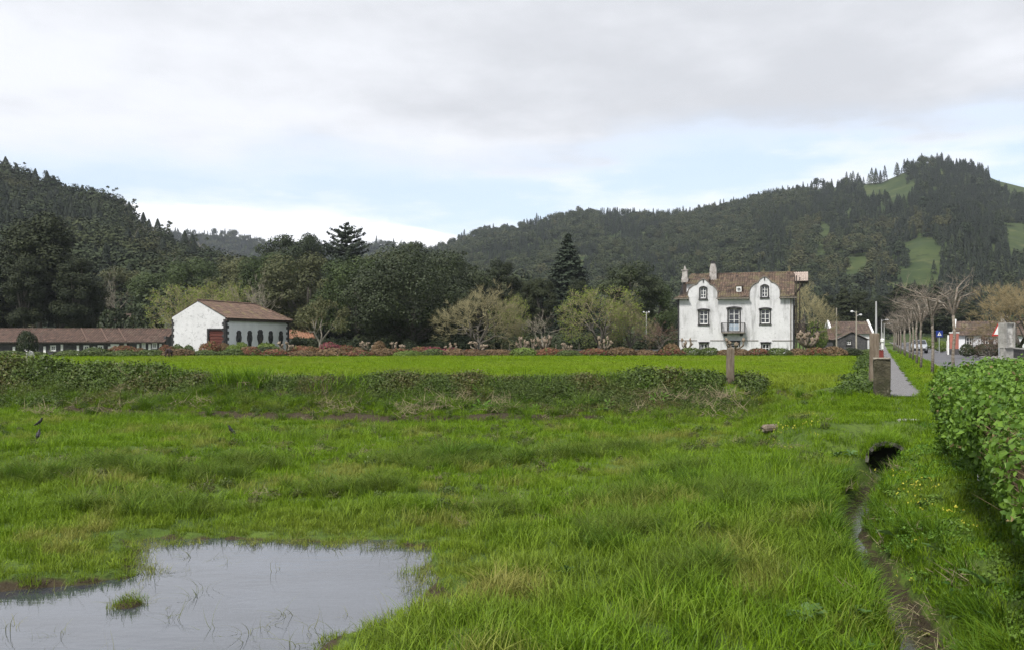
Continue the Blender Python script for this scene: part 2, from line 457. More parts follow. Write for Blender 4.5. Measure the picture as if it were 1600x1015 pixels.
# ------------------------------------------------------------------ water
def water_mat(name, body, rough, bump, scale, spec=0.5, ior=1.5):
    m = bpy.data.materials.new(name); m.use_nodes = True
    nt = m.node_tree; p = nt.nodes['Principled BSDF']
    geo = N(nt, 'ShaderNodeNewGeometry')
    mp = N(nt, 'ShaderNodeMapping'); L(nt, geo.outputs['Position'], mp.inputs[0]); mp.inputs['Scale'].default_value = (1.0, 2.6, 1)
    n0 = N(nt, 'ShaderNodeTexNoise', i_Scale=.8, i_Detail=3); L(nt, mp.outputs[0], n0.inputs[0])
    L(nt, mixc(nt, sstep(nt, n0.outputs[0], .35, .7), body, tuple(v * 1.45 for v in body)), p.inputs['Base Color'])
    p.inputs['Roughness'].default_value = rough; p.inputs['IOR'].default_value = ior; p.inputs['Specular IOR Level'].default_value = spec
    n = N(nt, 'ShaderNodeTexNoise', i_Scale=scale, i_Detail=3); L(nt, mp.outputs[0], n.inputs[0])
    n3 = N(nt, 'ShaderNodeTexNoise', i_Scale=scale * .28, i_Detail=2); L(nt, mp.outputs[0], n3.inputs[0])
    hgt_ = math_n(nt, 'ADD', n.outputs[0], math_n(nt, 'MULTIPLY', n3.outputs[0], 2.2))
    b = N(nt, 'ShaderNodeBump', i_Strength=bump, i_Distance=.02); L(nt, hgt_, b.inputs['Height']); L(nt, b.outputs[0], p.inputs['Normal'])
    L(nt, math_n(nt, 'ADD', math_n(nt, 'MULTIPLY', sstep(nt, n0.outputs[0], .5, .7), .07), rough), p.inputs['Roughness'])
    return m
MW = water_mat('pond_water', (.030, .035, .045), .01, .09, 6.0, .5, 3.1)
xs = [p[0] for p in POND]; ys = [p[1] for p in POND]
wx = np.linspace(min(xs) - .6, max(xs) + .6, 20); wy = np.linspace(min(ys) - .6, max(ys) + .6, 20)
WX, WY = np.meshgrid(wx, wy); n_ = 20; jj = (np.arange(n_ - 1)[:, None] * n_ + np.arange(n_ - 1)[None, :]).ravel()
pond = link('pond', np_mesh('pond', np.column_stack([WX.ravel(), WY.ravel(), np.full(WX.size, ZW)]), np.column_stack([jj, jj + 1, jj + n_ + 1, jj + n_]), MW, smooth=True))
tag(pond, 'shallow pool of rainwater reflecting the grey sky', 'pond', kind='structure')
mb = MB()
dy = np.linspace(4, 18.9, 40); v = []
for yy in dy:
    cc = float(ditch_c(yy))
    for o in (-.3, .3): v.append((cc + o + RD * yy, yy, -1.325))
mb.add(v, [(2 * i, 2 * i + 1, 2 * i + 3, 2 * i + 2) for i in range(len(dy) - 1)])
MWD = water_mat('ditch_water', (.035, .028, .022), .08, .1, 9.0, .4, 1.5)
tag(mb.build('ditch_water', MWD, smooth=True), 'thin muddy trickle of water in the ditch', 'ditch', kind='structure')

# ------------------------------------------------------------------ road, footpath, pavement
def strip(name, c0, c1, y0, y1, z, mat, kind='structure', thick=0.0, step=2.0, jag=0.0):
    ys_ = np.arange(y0, y1 + step, step); V = []; mb = MB()
    for yy in ys_:
        j0 = (vnoise(np.array(yy * 1.3), np.array(2.0)) - .5) * jag; j1 = (vnoise(np.array(yy * 1.3), np.array(9.0)) - .5) * jag
        V.append((c0 + j0 + RD * yy, yy, z)); V.append((c1 + j1 + RD * yy, yy, z))
        if thick:
            V.append((c0 + RD * yy, yy, z - thick)); V.append((c1 + RD * yy, yy, z - thick))
    k = 4 if thick else 2; fs = []
    for i in range(len(ys_) - 1):
        a = i * k; b = a + k
        fs.append((a, a + 1, b + 1, b))
        if thick: fs += [(a + 2, a, b, b + 2), (a + 1, a + 3, b + 3, b + 1)]
    if thick: fs += [(0, 2, 3, 1)]
    mb.add(V, fs); o = mb.build(name, mat); o['kind'] = kind
    return o
MASPH = pmat('asphalt', (.085, .085, .092), (.12, .12, .128), 1.2, .8, .25, 60, extra=[((.06, .06, .065), .35, .5, .62, (1, .2, 1))])
MPATH = pmat('path_paving', (.125, .122, .124), (.20, .195, .197), 22, .85, .9, 26, extra=[((.10, .10, .10), 1.4, .55, .7, (1, 1, 1))])
MKERB = pmat('kerb_stone', (.25, .24, .23), (.17, .165, .155), 3, .9, .4)
MPAVE = pmat('pavement', (.27, .255, .235), (.20, .19, .175), 1.6, .9, .4, 40)
o = strip('footpath', .29, 1.24, 24.3, 250, .012, MPATH, jag=.34, step=.35); tag(o, 'narrow grey cobbled footpath leading away beside the grass verge', 'footpath')
o = strip('road', 3.62, 8.92, -6, 330, -.09, MASPH); tag(o, 'grey asphalt road running away on the right', 'road')
o = strip('kerb', 3.45, 3.64, -6, 330, .03, MKERB, thick=.2); tag(o, 'stone kerb along the near side of the road', 'kerb')
o = strip('kerb', 8.90, 9.07, -6, 330, .03, MKERB, thick=.2); tag(o, 'stone kerb along the far side of the road', 'kerb')
o = strip('pavement', 9.06, 10.98, -6, 330, .026, MPAVE, thick=.2); tag(o, 'pale pavement below the dark garden wall', 'pavement')

# ================================================================== HILLS
def hill(name, sky_pts, d_base, d_ridge_pts, tree_h, base_z, mat, power, seed, nu=140, nv=40, rough=6.0, back=0.5):
    sx = [p[0] for p in sky_pts]; sy = [p[1] for p in sky_pts]
    U = np.linspace(sx[0], sx[-1], nu); T = np.concatenate([np.linspace(0, 1, nv), np.linspace(1.04, 1.24, 6)])
    def surf(u, t):
        dr = np.interp(u, [p[0] for p in d_ridge_pts], [p[1] for p in d_ridge_pts])
        py = np.interp(u, sx, sy)
        zr = EYE + (HOR - py) / F * dr - tree_h
        tt = np.minimum(t, 1.0); d = d_base + (dr - d_base) * t
        z = base_z + (zr - base_z) * tt ** power - np.maximum(t - 1, 0) * (zr - base_z) * back
        x = (u - 800) / F * d
        env = np.sin(np.clip(tt, 0, 1) * math.pi)
        z = z + (fbm(x / 60 + seed, d / 60 + seed * 2, 4) - .5) * rough * 2 * env
        return x, d, z
    UU, TT = np.meshgrid(U, T); X, D, Z = surf(UU, TT)
    n = nu; k = (np.arange(len(T) - 1)[:, None] * n + np.arange(n - 1)[None, :]).ravel()
    o = link(name, np_mesh(name, np.column_stack([X.ravel(), D.ravel(), Z.ravel()]), np.column_stack([k, k + 1, k + n + 1, k + n]), mat, smooth=True))
    o['kind'] = 'structure'
    return o, surf
MHILL = pmat('hill_grass', (.030, .047, .018), (.050, .067, .024), .03, .95, 0, extra=[((.078, .088, .036), .09, .5, .7, (1, .3, 3)), ((.022, .036, .014), .22, .52, .7, (1, 1, 2))], spec=.1)
LEFT_SKY = [(-700, 120), (-300, 165), (0, 236), (60, 258), (130, 282), (180, 290), (215, 318), (250, 342), (300, 358), (360, 372), (430, 384), (520, 392), (640, 398), (760, 420), (900, 470)]
LEFT_D = [(-700, 430), (0, 400), (215, 360), (430, 290), (640, 250), (900, 230)]
hl, left_surf = hill('wooded_hill', LEFT_SKY, 140, LEFT_D, 17, -.6, MHILL, 1.15, 3.0)
tag(hl, 'dark wooded hill rising on the left behind the farm buildings', 'hill')
RIGHT_SKY = [(420, 440), (560, 402), (620, 395), (660, 388), (700, 370), (750, 350), (800, 346), (850, 332), (900, 322), (950, 320), (1000, 322), (1060, 322), (1100, 316), (1200, 292), (1270, 279), (1330, 272), (1380, 266), (1415, 250), (1440, 238), (1470, 236), (1520, 247), (1560, 264), (1600, 274), (1700, 292), (2000, 330), (2400, 380)]
RIGHT_D = [(420, 1000), (900, 900), (1440, 760), (2400, 700)]
hr, right_surf = hill('wooded_hill', RIGHT_SKY, 250, RIGHT_D, 11, -.5, MHILL, 1.3, 8.0, nu=220, nv=60, rough=9)
tag(hr, 'long wooded hill with pale green clearings on the right', 'hill')
FAR_SKY = [(100, 380), (220, 362), (310, 358), (350, 360), (420, 374), (500, 380), (560, 376), (600, 374), (640, 378), (700, 390), (820, 420)]
hf, far_surf = hill('distant_ridge', FAR_SKY, 1020, [(100, 1320), (820, 1320)], 9, 10, MHILL, 1.0, 5.0, nu=80, nv=16)
tag(hf, 'bluish distant ridge seen in the gap between the hills', 'ridge')
# ================================================================== PLANT BUILDERS
def unit(v): return v / (np.linalg.norm(v, axis=-1, keepdims=True) + 1e-9)
def leaf_cards(P, size, nrm=None, bias=0.6, aspect=0.5, tint=None, g=rng, droop=0.0, fold=False):
    n = len(P)
    r = unit(g.normal(size=(n, 3)))
    nn = r if nrm is None else unit(nrm * bias + r * (1 - bias))
    a = unit(np.cross(nn, unit(g.normal(size=(n, 3)))))
    if droop: a = unit(a + np.array([0, 0, -droop]))
    b = unit(np.cross(nn, a))
    s = (np.asarray(size) * (0.65 + 0.7 * g.random(n)))[:, None]
    tip = P + a * s; base = P - a * s * 0.6
    m = P + a * s * 0.1
    l = m + b * s * aspect; rr = m - b * s * aspect
    if tint is None: tint = g.random(n)
    if fold:
        dn = nn * s * 0.16
        V = np.stack([base, l + dn, tip, rr + dn], 1).reshape(-1, 3)
        k = np.arange(n) * 4
        return V, np.concatenate([np.column_stack([k, k + 1, k + 2]), np.column_stack([k, k + 2, k + 3])]), np.repeat(tint, 4)
    V = np.stack([base, l, tip, rr], 1).reshape(-1, 3)
    k = np.arange(n) * 4
    return V, np.column_stack([k, k + 1, k + 2, k + 3]), np.repeat(tint, 4)
def needles(P, D, length, width, tint=None, g=rng):
    """thin spikes from P along D, two crossed triangles each"""
    n = len(P); D = unit(D)
    a = unit(np.cross(D, unit(g.normal(size=(n, 3))))) * np.asarray(width).reshape(-1, 1)
    b = np.cross(D, unit(a)) * np.asarray(width).reshape(-1, 1)
    tip = P + D * np.asarray(length).reshape(-1, 1)
    V = np.stack([P - a, P + a, P - b, P + b, tip], 1).reshape(-1, 3); k = np.arange(n) * 5
    return V, np.concatenate([np.column_stack([k, k + 1, k + 4]), np.column_stack([k + 2, k + 3, k + 4])]), np.repeat(tint if tint is not None else g.random(n), 5)
def twig_cones(A, B, r0, g=rng):
    n = len(A); D = unit(B - A)
    a = unit(np.cross(D, unit(g.normal(size=(n, 3))))); b = np.cross(D, a)
    r0 = np.asarray(r0).reshape(-1, 1) * np.ones((n, 1))
    v = [A + (a * math.cos(t) + b * math.sin(t)) * r0 for t in (0, 2.094, 4.189)]
    V = np.stack(v + [B], 1).reshape(-1, 3); k = np.arange(n) * 4
    return V, np.concatenate([np.column_stack([k + i, k + (i + 1) % 3, k + 3]) for i in range(3)]), np.repeat(g.random(n), 4)
def ball_pts(n, g, shell=0.55):
    d = unit(g.normal(size=(n, 3))); r = (shell + (1 - shell) * g.random(n)) ** 0.7
    return d * r[:, None], d

def m_broadleaf(name, h, w, nclump, nleaf, lsize, mat, seed, base=0.22, flat=0.75, lean=0.0, csize=0.24):
    """returns trunk mesh, crown mesh. Dense rounded evergreen made of uneven leaf clumps"""
    g = np.random.default_rng(seed)
    cz = h * (base + 1) / 2; rz = h * (1 - base) / 2
    C = []
    while len(C) < nclump:
        p = g.normal(size=3); p /= np.linalg.norm(p)
        r = 0.45 + 0.55 * g.random() ** 0.6
        q = p * r
        if q[2] < -0.75: continue
        k = 1.0 - 0.25 * max(0, -q[2])
        C.append((q[0] * w / 2 * k * (0.78 + .3 * g.random()), q[1] * w / 2 * k, cz + q[2] * rz * (0.86 + .2 * g.random())))
    C = np.array(C)
    cs = csize * w * (0.55 + 0.75 * g.random(nclump))
    per = np.maximum(20, (nleaf * cs ** 2 / np.sum(cs ** 2)).astype(int))
    Ps, Ns, Ts = [], [], []
    for i in range(nclump):
        q, d = ball_pts(per[i], g, .5)
        q[:, 2] *= flat
        q *= 1 + 0.35 * (fbm(d[:, 0] * 2.3 + i, d[:, 1] * 2.3 + d[:, 2] * 1.7, 2)[:, None] - .5)
        Ps.append(C[i] + q * cs[i]); Ns.append(unit(d + np.array([0, 0, .5]))); Ts.append(np.clip(g.random(per[i]) * .6 + g.random() * .4, 0, 1))
    P = np.concatenate(Ps); 
    V, Fq, T = leaf_cards(P, np.full(len(P), lsize), np.concatenate(Ns), .68, .55, np.concatenate(Ts), g)
    crown = np_mesh(name + '_crown', V, Fq, mat, T)
    mb = MB(); tr = w * 0.028 + 0.09
    top = Vector((lean, 0, h * min(base + .35, .86)))
    mb.tube([(0, 0, -.3), (0.02, 0, .3), (lean * .4, .05, h * base), top], [tr * 1.5, tr, tr * .85, tr * .4], 7)
    for i in g.choice(nclump, min(nclump, 14), replace=False):
        s0 = Vector((lean * .4, 0, h * (base * .7 + .25 * g.random())))
        e = Vector(C[i]); mid = s0.lerp(e, .5) + Vector((0, 0, -.06 * h * g.random()))
        mb.tube([s0, mid, e], [tr * .5, tr * .33, tr * .1], 5)
    return mb.mesh(name + '_trunk', MBARK, True), crown

def m_conifer(name, h, w, mat, seed, bare=0.15, ntier=26, per=7, lsize=.42, shape='cedar', irregular=.35):
    g = np.random.default_rng(seed)
    mb = MB(); tr = h * .016 + .08
    mb.tube([(0, 0, -.3), (0, 0, h * .3), (0.03 * h * (g.random() - .5), 0, h * .96)], [tr * 1.2, tr * .8, .04], 7)
    P, Nn, T = [], [], []
    ph = 0
    for k in range(ntier):
        t = k / (ntier - 1)
        z = h * (bare + (1 - bare) * t)
        if shape == 'cone': rad = w / 2 * (1 - t) ** .85
        elif shape == 'norfolk': rad = w / 2 * (1 - t ** 6) ** .7 * (.8 + .2 * math.cos(k * 1.7))
        else: rad = w / 2 * (1.0 - t ** 3.6) ** .95 * (0.55 + .45 * min(1, t * 5 + .35))
        nb = max(3, int(per * (1.1 - .5 * t)))
        for b in range(nb):
            ph += 2.4; th = ph + g.random() * .5
            ln = max(.35, rad * (1 - irregular + 2 * irregular * g.random()) if shape != 'norfolk' else rad * (.88 + .2 * g.random()))
            d = np.array([math.cos(th), math.sin(th), 0])
            s = np.linspace(.15, 1, max(4, int(ln / (lsize * .42))))
            if shape == 'norfolk': zz = z + ln * (.05 * s + .22 * s ** 3)
            elif shape == 'cone': zz = z - ln * (.25 * s - .12 * s ** 2)
            else: zz = z + ln * (.18 * np.sin(s * 2.4) - .12 * s)
            pts = d[None, :] * (s * ln)[:, None]; pts[:, 2] = zz
            rep = 3 if shape != 'norfolk' else 4
            q = np.repeat(pts, rep, 0); wd = np.repeat((.10 + .24 * np.sin(s * 2.6)) * ln if shape != 'norfolk' else (.10 * ln * np.ones_like(s)), rep)
            sd_ = np.array([-d[1], d[0], 0])
            q = q + sd_[None, :] * (g.normal(size=len(q)) * wd * .55)[:, None] + g.normal(size=q.shape) * lsize * .28
            P.append(q); Nn.append(np.tile(np.array([0, 0, 1.0]) + d * .5, (len(q), 1))); T.append(np.clip(g.random(len(q)) * .6 + .4 * g.random(), 0, 1))
            if k % 2 == 0 and ln > 1.2:
                mb.tube([(0, 0, z - .05), tuple(pts[len(s) // 2]), tuple(pts[-1])], [.045, .03, .01], 3, cap=False)
    P = np.concatenate(P)
    V, Fq, T = leaf_cards(P, np.full(len(P), lsize), unit(np.concatenate(Nn)), .62, .42, np.concatenate(T), g, droop=.25 if shape != 'norfolk' else -.2)
    return mb.mesh(name + '_trunk', MBARKR if shape == 'cedar' else MBARK, True), np_mesh(name + '_crown', V, Fq, mat, T)

def m_bare(name, h, w, seed, bark, twigm, forks=4, trunk=.18, levels=5, ntwig=5, leaves=None, nleaf=0, lsize=.12, spread=.6, up=.35, trad=None, twr=.011):
    """leafless tree: forking limbs, a haze of fine twigs; optional budding leaves"""
    g = np.random.default_rng(seed); mb = MB()
    tr = trad or (h * .022 + .05)
    cz = h * .56
    mb.tube([(0, 0, -.3), (0, 0, .25), (0.05, 0.02, h * trunk)], [tr * 1.4, tr, tr * .85], 8)
    A, B, Rr = [], [], []
    ends = []
    def inside(p):
        return (p.x / (w / 2)) ** 2 + (p.y / (w / 2)) ** 2 + ((p.z - cz) / (h - cz if p.z > cz else cz * .8)) ** 2
    def grow(p, d, ln, r, lev):
        n = 3; pts = [p]; q = p.copy()
        for k in range(n):
            d = (d + Vector(g.normal(size=3)) * .16 + Vector((0, 0, up * .12))).normalized()
            q = q + d * (ln / n); pts.append(q.copy())
        e = inside(q)
        if lev <= 2: mb.tube(pts, [r, r * .85, r * .72, r * .6], 6 if lev < 2 else 4, cap=False)
        else:
            for k in range(n): A.append(pts[k]); B.append(pts[k] + (pts[k + 1] - pts[k]) * 1.25); Rr.append(max(twr, r * (1 - .2 * k)))
        if lev >= levels or e > 1.05:
            ends.append((q, d)); return
        nb = forks if lev == 0 else (3 if g.random() < .55 else 2)
        for k in range(nb):
            ax = Vector(g.normal(size=3)); ax = (ax - d * ax.dot(d)).normalized()
            nd = (d * (1 - spread * .55) + ax * spread * (.75 + .5 * g.random())).normalized()
            sp = pts[-1] if k < 2 else pts[-2]
            grow(sp, nd, ln * (.66 + .22 * g.random()), r * .62, lev + 1)
    f0 = h * .26
    for k in range(forks):
        th = 6.283 * k / forks + g.random(); el = .75 + .5 * g.random()
        d = Vector((math.cos(th) * spread, math.sin(th) * spread, el)).normalized()
        grow(Vector((0.05, .02, h * trunk * (.85 + .12 * g.random()))), d, f0 * (.8 + .4 * g.random()), tr * .62, 1)
    E = np.array([list(e[0]) for e in ends]); D = np.array([list(e[1]) for e in ends])
    ta = np.repeat(E, ntwig, 0); td = np.repeat(D, ntwig, 0)
    out_ = unit(ta - np.array([0, 0, cz * .7]))
    td = unit(td * .7 + g.normal(size=td.shape) * .42 + out_ * .5 + np.array([0, 0, up * .4]))
    tl = h * (.05 + .06 * g.random(len(ta)))
    tb = ta + td * tl[:, None]
    sa = np.repeat(ta, 2, 0) + np.repeat(td * tl[:, None], 2, 0) * g.uniform(.25, .85, (len(ta) * 2, 1))
    sb = sa + unit(np.repeat(td, 2, 0) + g.normal(size=sa.shape) * .6) * (h * .045)
    AA = np.concatenate([np.array([list(a) for a in A]), ta, sa]) if A else np.concatenate([ta, sa])
    BB = np.concatenate([np.array([list(b) for b in B]), tb, sb]) if A else np.concatenate([tb, sb])
    RR = np.concatenate([np.array(Rr), np.full(len(ta), twr), np.full(len(sa), twr * .75)]) if A else np.concatenate([np.full(len(ta), twr), np.full(len(sa), twr * .75)])
    V, Ft, T = twig_cones(AA, BB, RR, g)
    mats = [twigm]; faces = [Ft]
    trunkm = mb.mesh(name + '_trunk', bark, True)
    if leaves is None:
        return trunkm, np_mesh(name + '_crown', V, faces, mats, T), None
    i = g.integers(0, len(sb), nleaf); Pl = sb[i] + g.normal(size=(nleaf, 3)) * .12
    V2, F2, T2 = leaf_cards(Pl, np.full(nleaf, lsize), None, .5, .55, None, g)
    return trunkm, np_mesh(name + '_crown', V, faces, mats, T), np_mesh(name + '_leaves', V2, F2, leaves, T2)

def put_tree(name, meshes, loc, label, cat='tree', group=None, rz=0.0, scale=1.0, crown='crown'):
    e = empty(name, loc, rz)
    e.scale = (scale, scale, scale) if isinstance(scale, (int, float)) else scale
    tag(e, label, cat, group)
    link('trunk', meshes[0], e)
    c = link(crown, meshes[1], e)
    if len(meshes) > 2 and meshes[2] is not None: link('leaves', meshes[2], c)
    return e

MBARK = pmat('bark_grey', (.060, .052, .044), (.11, .10, .085), 2.5, .95, .5, 9, stretch=(3, 3, .6))
MBARKR = pmat('bark_cedar', (.085, .058, .042), (.13, .098, .075), 2.5, .95, .5, 9, stretch=(4, 4, .4))
MBARKP = pmat('bark_pale', (.20, .185, .155), (.12, .108, .085), 2.2, .9, .4, 12, stretch=(2, 2, .7))
MTWIG = leafmat('twigs_tan', (.125, .11, .060), (.29, .265, .145), 0.0, .9)
MTWIGP = leafmat('twigs_pale', (.10, .09, .068), (.20, .18, .14), 0.0, .9)
MTWIGR = leafmat('twigs_russet', (.085, .058, .045), (.17, .115, .085), 0.0, .9)
MTWIGY = leafmat('twigs_ochre', (.13, .105, .055), (.26, .21, .115), 0.0, .9)
LCEDAR = leafmat('cedar_needles', (.010, .017, .008), (.040, .048, .018), .0, .7)
LDARK = leafmat('evergreen_leaves', (.012, .020, .009), (.050, .064, .026), .15, .55)
LOLIVE = leafmat('olive_leaves', (.040, .048, .020), (.125, .130, .058), .2, .6)
LMID = leafmat('mid_leaves', (.024, .040, .014), (.082, .112, .036), .2, .6)
LBUD = leafmat('budding_leaves', (.12, .16, .028), (.23, .27, .06), .3, .6)
LPINE = leafmat('pine_needles', (.016, .026, .016), (.052, .068, .040), .1, .7)
LSHRUB = leafmat('clipped_shrub_leaves', (.040, .062, .020), (.115, .150, .042), .2, .6)
LSHRUBL = leafmat('light_shrub_leaves', (.075, .115, .026), (.17, .225, .050), .2, .6)
LSHRUBB = leafmat('bronze_shrub_leaves', (.072, .050, .026), (.19, .125, .066), .15, .6)
LROSE = leafmat('rose_azalea_flowers', (.085, .040, .024), (.235, .105, .062), .2, .6)
LPINK = leafmat('pink_azalea_flowers', (.12, .035, .042), (.30, .088, .105), .25, .6)

# ------------------------------------------------------------------ the woods far off that read as one mass
def low_broad(seed, mat, h=1.0, w=.8, n=480, nc=12, ls=.052):
    g = np.random.default_rng(seed); Ps = []; Ns = []; Ts = []
    for i in range(nc):
        th = g.random() * 6.283; r = w * .30 * g.random() ** .5
        c = np.array([math.cos(th) * r, math.sin(th) * r, h * (.42 + .40 * g.random() * (1 - r / w))]); s = w * (.17 + .13 * g.random())
        q, d = ball_pts(n // nc, g, .6); Ps.append(c + q * s); Ns.append(unit(d + np.array([0, 0, .6]))); Ts.append(np.clip(g.random(n // nc) * .55 + g.random() * .45, 0, 1))
    V, Fq, T = leaf_cards(np.concatenate(Ps), np.full(n // nc * nc, ls), np.concatenate(Ns), .84, .6, np.concatenate(Ts), g)
    V2, F2, T2 = twig_cones(np.array([[0, 0, -.1]]), np.array([[0, 0, .7]]), [.02], g)
    V = np.concatenate([V, V2]); F2 = F2 + len(V) - len(V2)
    return np_mesh('wood_tree', V, [Fq, F2], mat, np.concatenate([T, T2]))
def low_con(seed, mat, h=1.0, w=.36, n=360, ls=.048):
    g = np.random.default_rng(seed)
    t = g.random(n) ** .75; th = g.random(n) * 6.283; r = w / 2 * (1 - t) ** .8 * (.65 + .5 * g.random(n)) + .01
    P = np.column_stack([np.cos(th) * r, np.sin(th) * r, h * (.14 + .86 * t) - r * .25])
    Nn = unit(np.column_stack([np.cos(th), np.sin(th), np.full(n, .6)]))
    V, Fq, T = leaf_cards(P, ls * (1.15 - .6 * t), Nn, .8, .5, None, g, droop=.3)
    V2, F2, T2 = twig_cones(np.array([[0, 0, -.1]]), np.array([[0, 0, .98]]), [.016], g)
    V = np.concatenate([V, V2]); F2 = F2 + len(V) - len(V2)
    return np_mesh('wood_tree', V, [Fq, F2], mat, np.concatenate([T, T2]))
def low_gum(seed, mat, bark):
    """thin tall gum with tufts high on forked stems"""
    g = np.random.default_rng(seed); A = [[0, 0, -.1]]; B = [[.02, 0, .75]]; Rr = [.014]; Ps = []
    for k in range(16):
        z = .42 + .4 * g.random(); th = g.random() * 6.283; l = .10 + .14 * g.random()
        e = [math.cos(th) * l, math.sin(th) * l, z + .10 + .14 * g.random()]
        A.append([0.01, 0, z]); B.append(e); Rr.append(.006)
        q, _ = ball_pts(34, g, .3); Ps.append(np.array(e) + q * np.array([.048, .048, .034]))
    P = np.concatenate(Ps)
    V, Fq, T = leaf_cards(P, np.full(len(P), .022), None, .5, .5, None, g)
    V2, F2, T2 = twig_cones(np.array(A), np.array(B), Rr, g)
    nV = len(V); me = np_mesh('wood_tree', np.concatenate([V, V2]), [Fq, F2 + nV], [mat, bark], np.concatenate([T, T2]))
    mi = np.zeros(len(Fq) + len(F2), dtype=np.int32); mi[len(Fq):] = 1; me.polygons.foreach_set('material_index', mi)
    return me
def low_bare(seed, twigm):
    g = np.random.default_rng(seed); n = 170
    d = unit(g.normal(size=(n, 3)) * np.array([1, 1, .7]) + np.array([0, 0, .75]))
    a = np.array([0, 0, .3]) + d * .12; b = np.array([0, 0, .32]) + d * (.34 + .2 * g.random(n))[:, None]
    m = (a + b) / 2; c = m + unit(d + g.normal(size=(n, 3)) * .5) * .2
    V, Ft, T = twig_cones(np.concatenate([a, m, [[0, 0, -.1]]]), np.concatenate([b, c, [[0, 0, .5]]]), np.concatenate([np.full(n, .007), np.full(n, .004), [.022]]), g)
    return np_mesh('wood_tree', V, Ft, twigm, T)
LW1 = leafmat('wood_dark', (.016, .025, .014), (.056, .069, .037), 0.0, .8, rnd=.6, spec=.08)
LW2 = leafmat('wood_mid', (.023, .034, .017), (.074, .085, .042), 0.0, .8, rnd=.6, spec=.08)
LW3 = leafmat('wood_olive', (.034, .040, .019), (.088, .090, .045), 0.0, .8, rnd=.6, spec=.08)
LW4 = leafmat('wood_conifer', (.009, .015, .010), (.028, .037, .023), 0.0, .75)
WK = [low_broad(1, LW1), low_broad(2, LW2), low_broad(3, LW2, w=.95), low_broad(4, LW3), low_con(5, LW4), low_con(6, LW4, w=.30), low_gum(7, LW2, MTWIGP), low_bare(8, MTWIGP), low_con(9, LW1, w=.44), low_broad(10, LW1, w=.7)]
WKN = [low_broad(21, LW1, n=1500, nc=22, ls=.036), low_broad(22, LW2, n=1500, nc=22, ls=.036), low_broad(23, LW3, n=1400, nc=20, ls=.034), low_con(24, LW4, n=1300, ls=.036), low_con(25, LW4, w=.46, n=1300, ls=.036), low_gum(26, LW2, MTWIGP), low_bare(27, MTWIGP), low_broad(28, LW1, w=1.0, n=1500, nc=26, ls=.034)]

def project(x, y, z): return 800 + F * x / y, HOR - F * (z - EYE) / y
def in_poly_px(px, py, poly): return polysd(px, py, poly) > 0
CLEAR = [[(1342, 302), (1352, 285), (1380, 274), (1412, 270), (1428, 296), (1396, 308), (1372, 300)],
         [(1412, 378), (1440, 368), (1464, 374), (1463, 396), (1438, 402), (1412, 396)],
         [(1396, 424), (1440, 418), (1462, 422), (1458, 440), (1394, 442)],
         [(1540, 268), (1562, 262), (1640, 280), (1680, 300), (1600, 296), (1560, 280)],
         [(1566, 352), (1610, 350), (1640, 372), (1590, 378), (1568, 368)],
         [(1272, 375), (1288, 348), (1302, 348), (1290, 378), (1280, 392)],
         [(1322, 402), (1352, 398), (1358, 416), (1330, 420)]]
def wood(name, surf, u0, u1, n, hmean, protos, pick, label, clear=(), tmax=1.0, tmin=0.0, seed=1, tpow=.7):
    g = np.random.default_rng(seed)
    u = u0 + (u1 - u0) * g.random(n); t = tmin + (tmax - tmin) * g.random(n) ** tpow
    x, y, z = surf(u, t)
    px, py = project(x, y, z + 3.0)
    keep = np.ones(n, dtype=bool)
    for up_ in (0.0, 3.0, 6.0, 9.0):
        qx, qy = project(x, y, z + up_); qx = qx + (vnoise(x / 14.0, y / 14.0) - .5) * 26; qy = qy + (vnoise(x / 14.0 + 50, y / 14.0) - .5) * 18
        for poly in clear: keep &= ~in_poly_px(qx, qy, poly)
    x, y, z, px, py, t, u = [q[keep] for q in (x, y, z, px, py, t, u)]
    m = len(x); zone = fbm(px / 60 + seed, py / 40, 3)
    idx = pick(g, m, zone, px, py, t)
    h = hmean * (.7 + .6 * g.random(m)) * np.where(g.random(m) < .06, 1.25, 1.0)
    scl = np.column_stack([h * (.85 + .4 * g.random(m)), h * (.85 + .4 * g.random(m)), h])
    o = scatter(name, np.column_stack([x, y, z - .3]), protos, idx, scl)
    return tag(o, label, 'wood')
def pick_right(g, m, zone, px, py, t):
    con = (zone + .35 * smooth01(1150, 1450, px) + .12 * (g.random(m) - .5)) > .62
    a = g.choice([1, 2, 0, 9, 3], m, p=[.34, .26, .22, .12, .06]); b = g.choice([4, 5, 8, 0], m, p=[.45, .35, .12, .08])
    i = np.where(con, b, a)
    pale = (px > 1240) & (px < 1480) & (py > 335) & (py < 450) & (zone < .47); i = np.where(pale & (g.random(m) < .4), 3, i)
    return np.where((t > .965), np.where(g.random(m) < .4, g.choice([4, 5], m), i), i)
def pick_left(g, m, zone, px, py, t):
    a = g.choice([0, 1, 2, 7, 3, 4], m, p=[.24, .27, .12, .17, .08, .12]); a = np.where(zone > .58, g.choice([3, 4, 0], m), a)
    a = np.where((zone < .40) & (g.random(m) < .5), g.choice([6, 2, 5], m), a)
    return np.where((t > .93) & (px < 260), np.where(g.random(m) < .35, 5, a), a)
wood('hillside_wood', right_surf, 420, 2000, 14000, 8.6, WK, pick_right, 'dark mixed forest covering the long hill on the right', CLEAR, tmin=.02, seed=5, tpow=.62)
wood('hillside_wood', left_surf, -260, 860, 4400, 9.6, WKN, pick_left, 'mixed woodland covering the hill on the left', (), tmin=.0, seed=9, tpow=.8)
wood('hillside_wood', far_surf, 120, 800, 4200, 12.0, WK, lambda g, m, zone, px, py, t: g.choice([0, 1, 4, 5], m), 'forest on the distant ridge between the hills', (), seed=12)
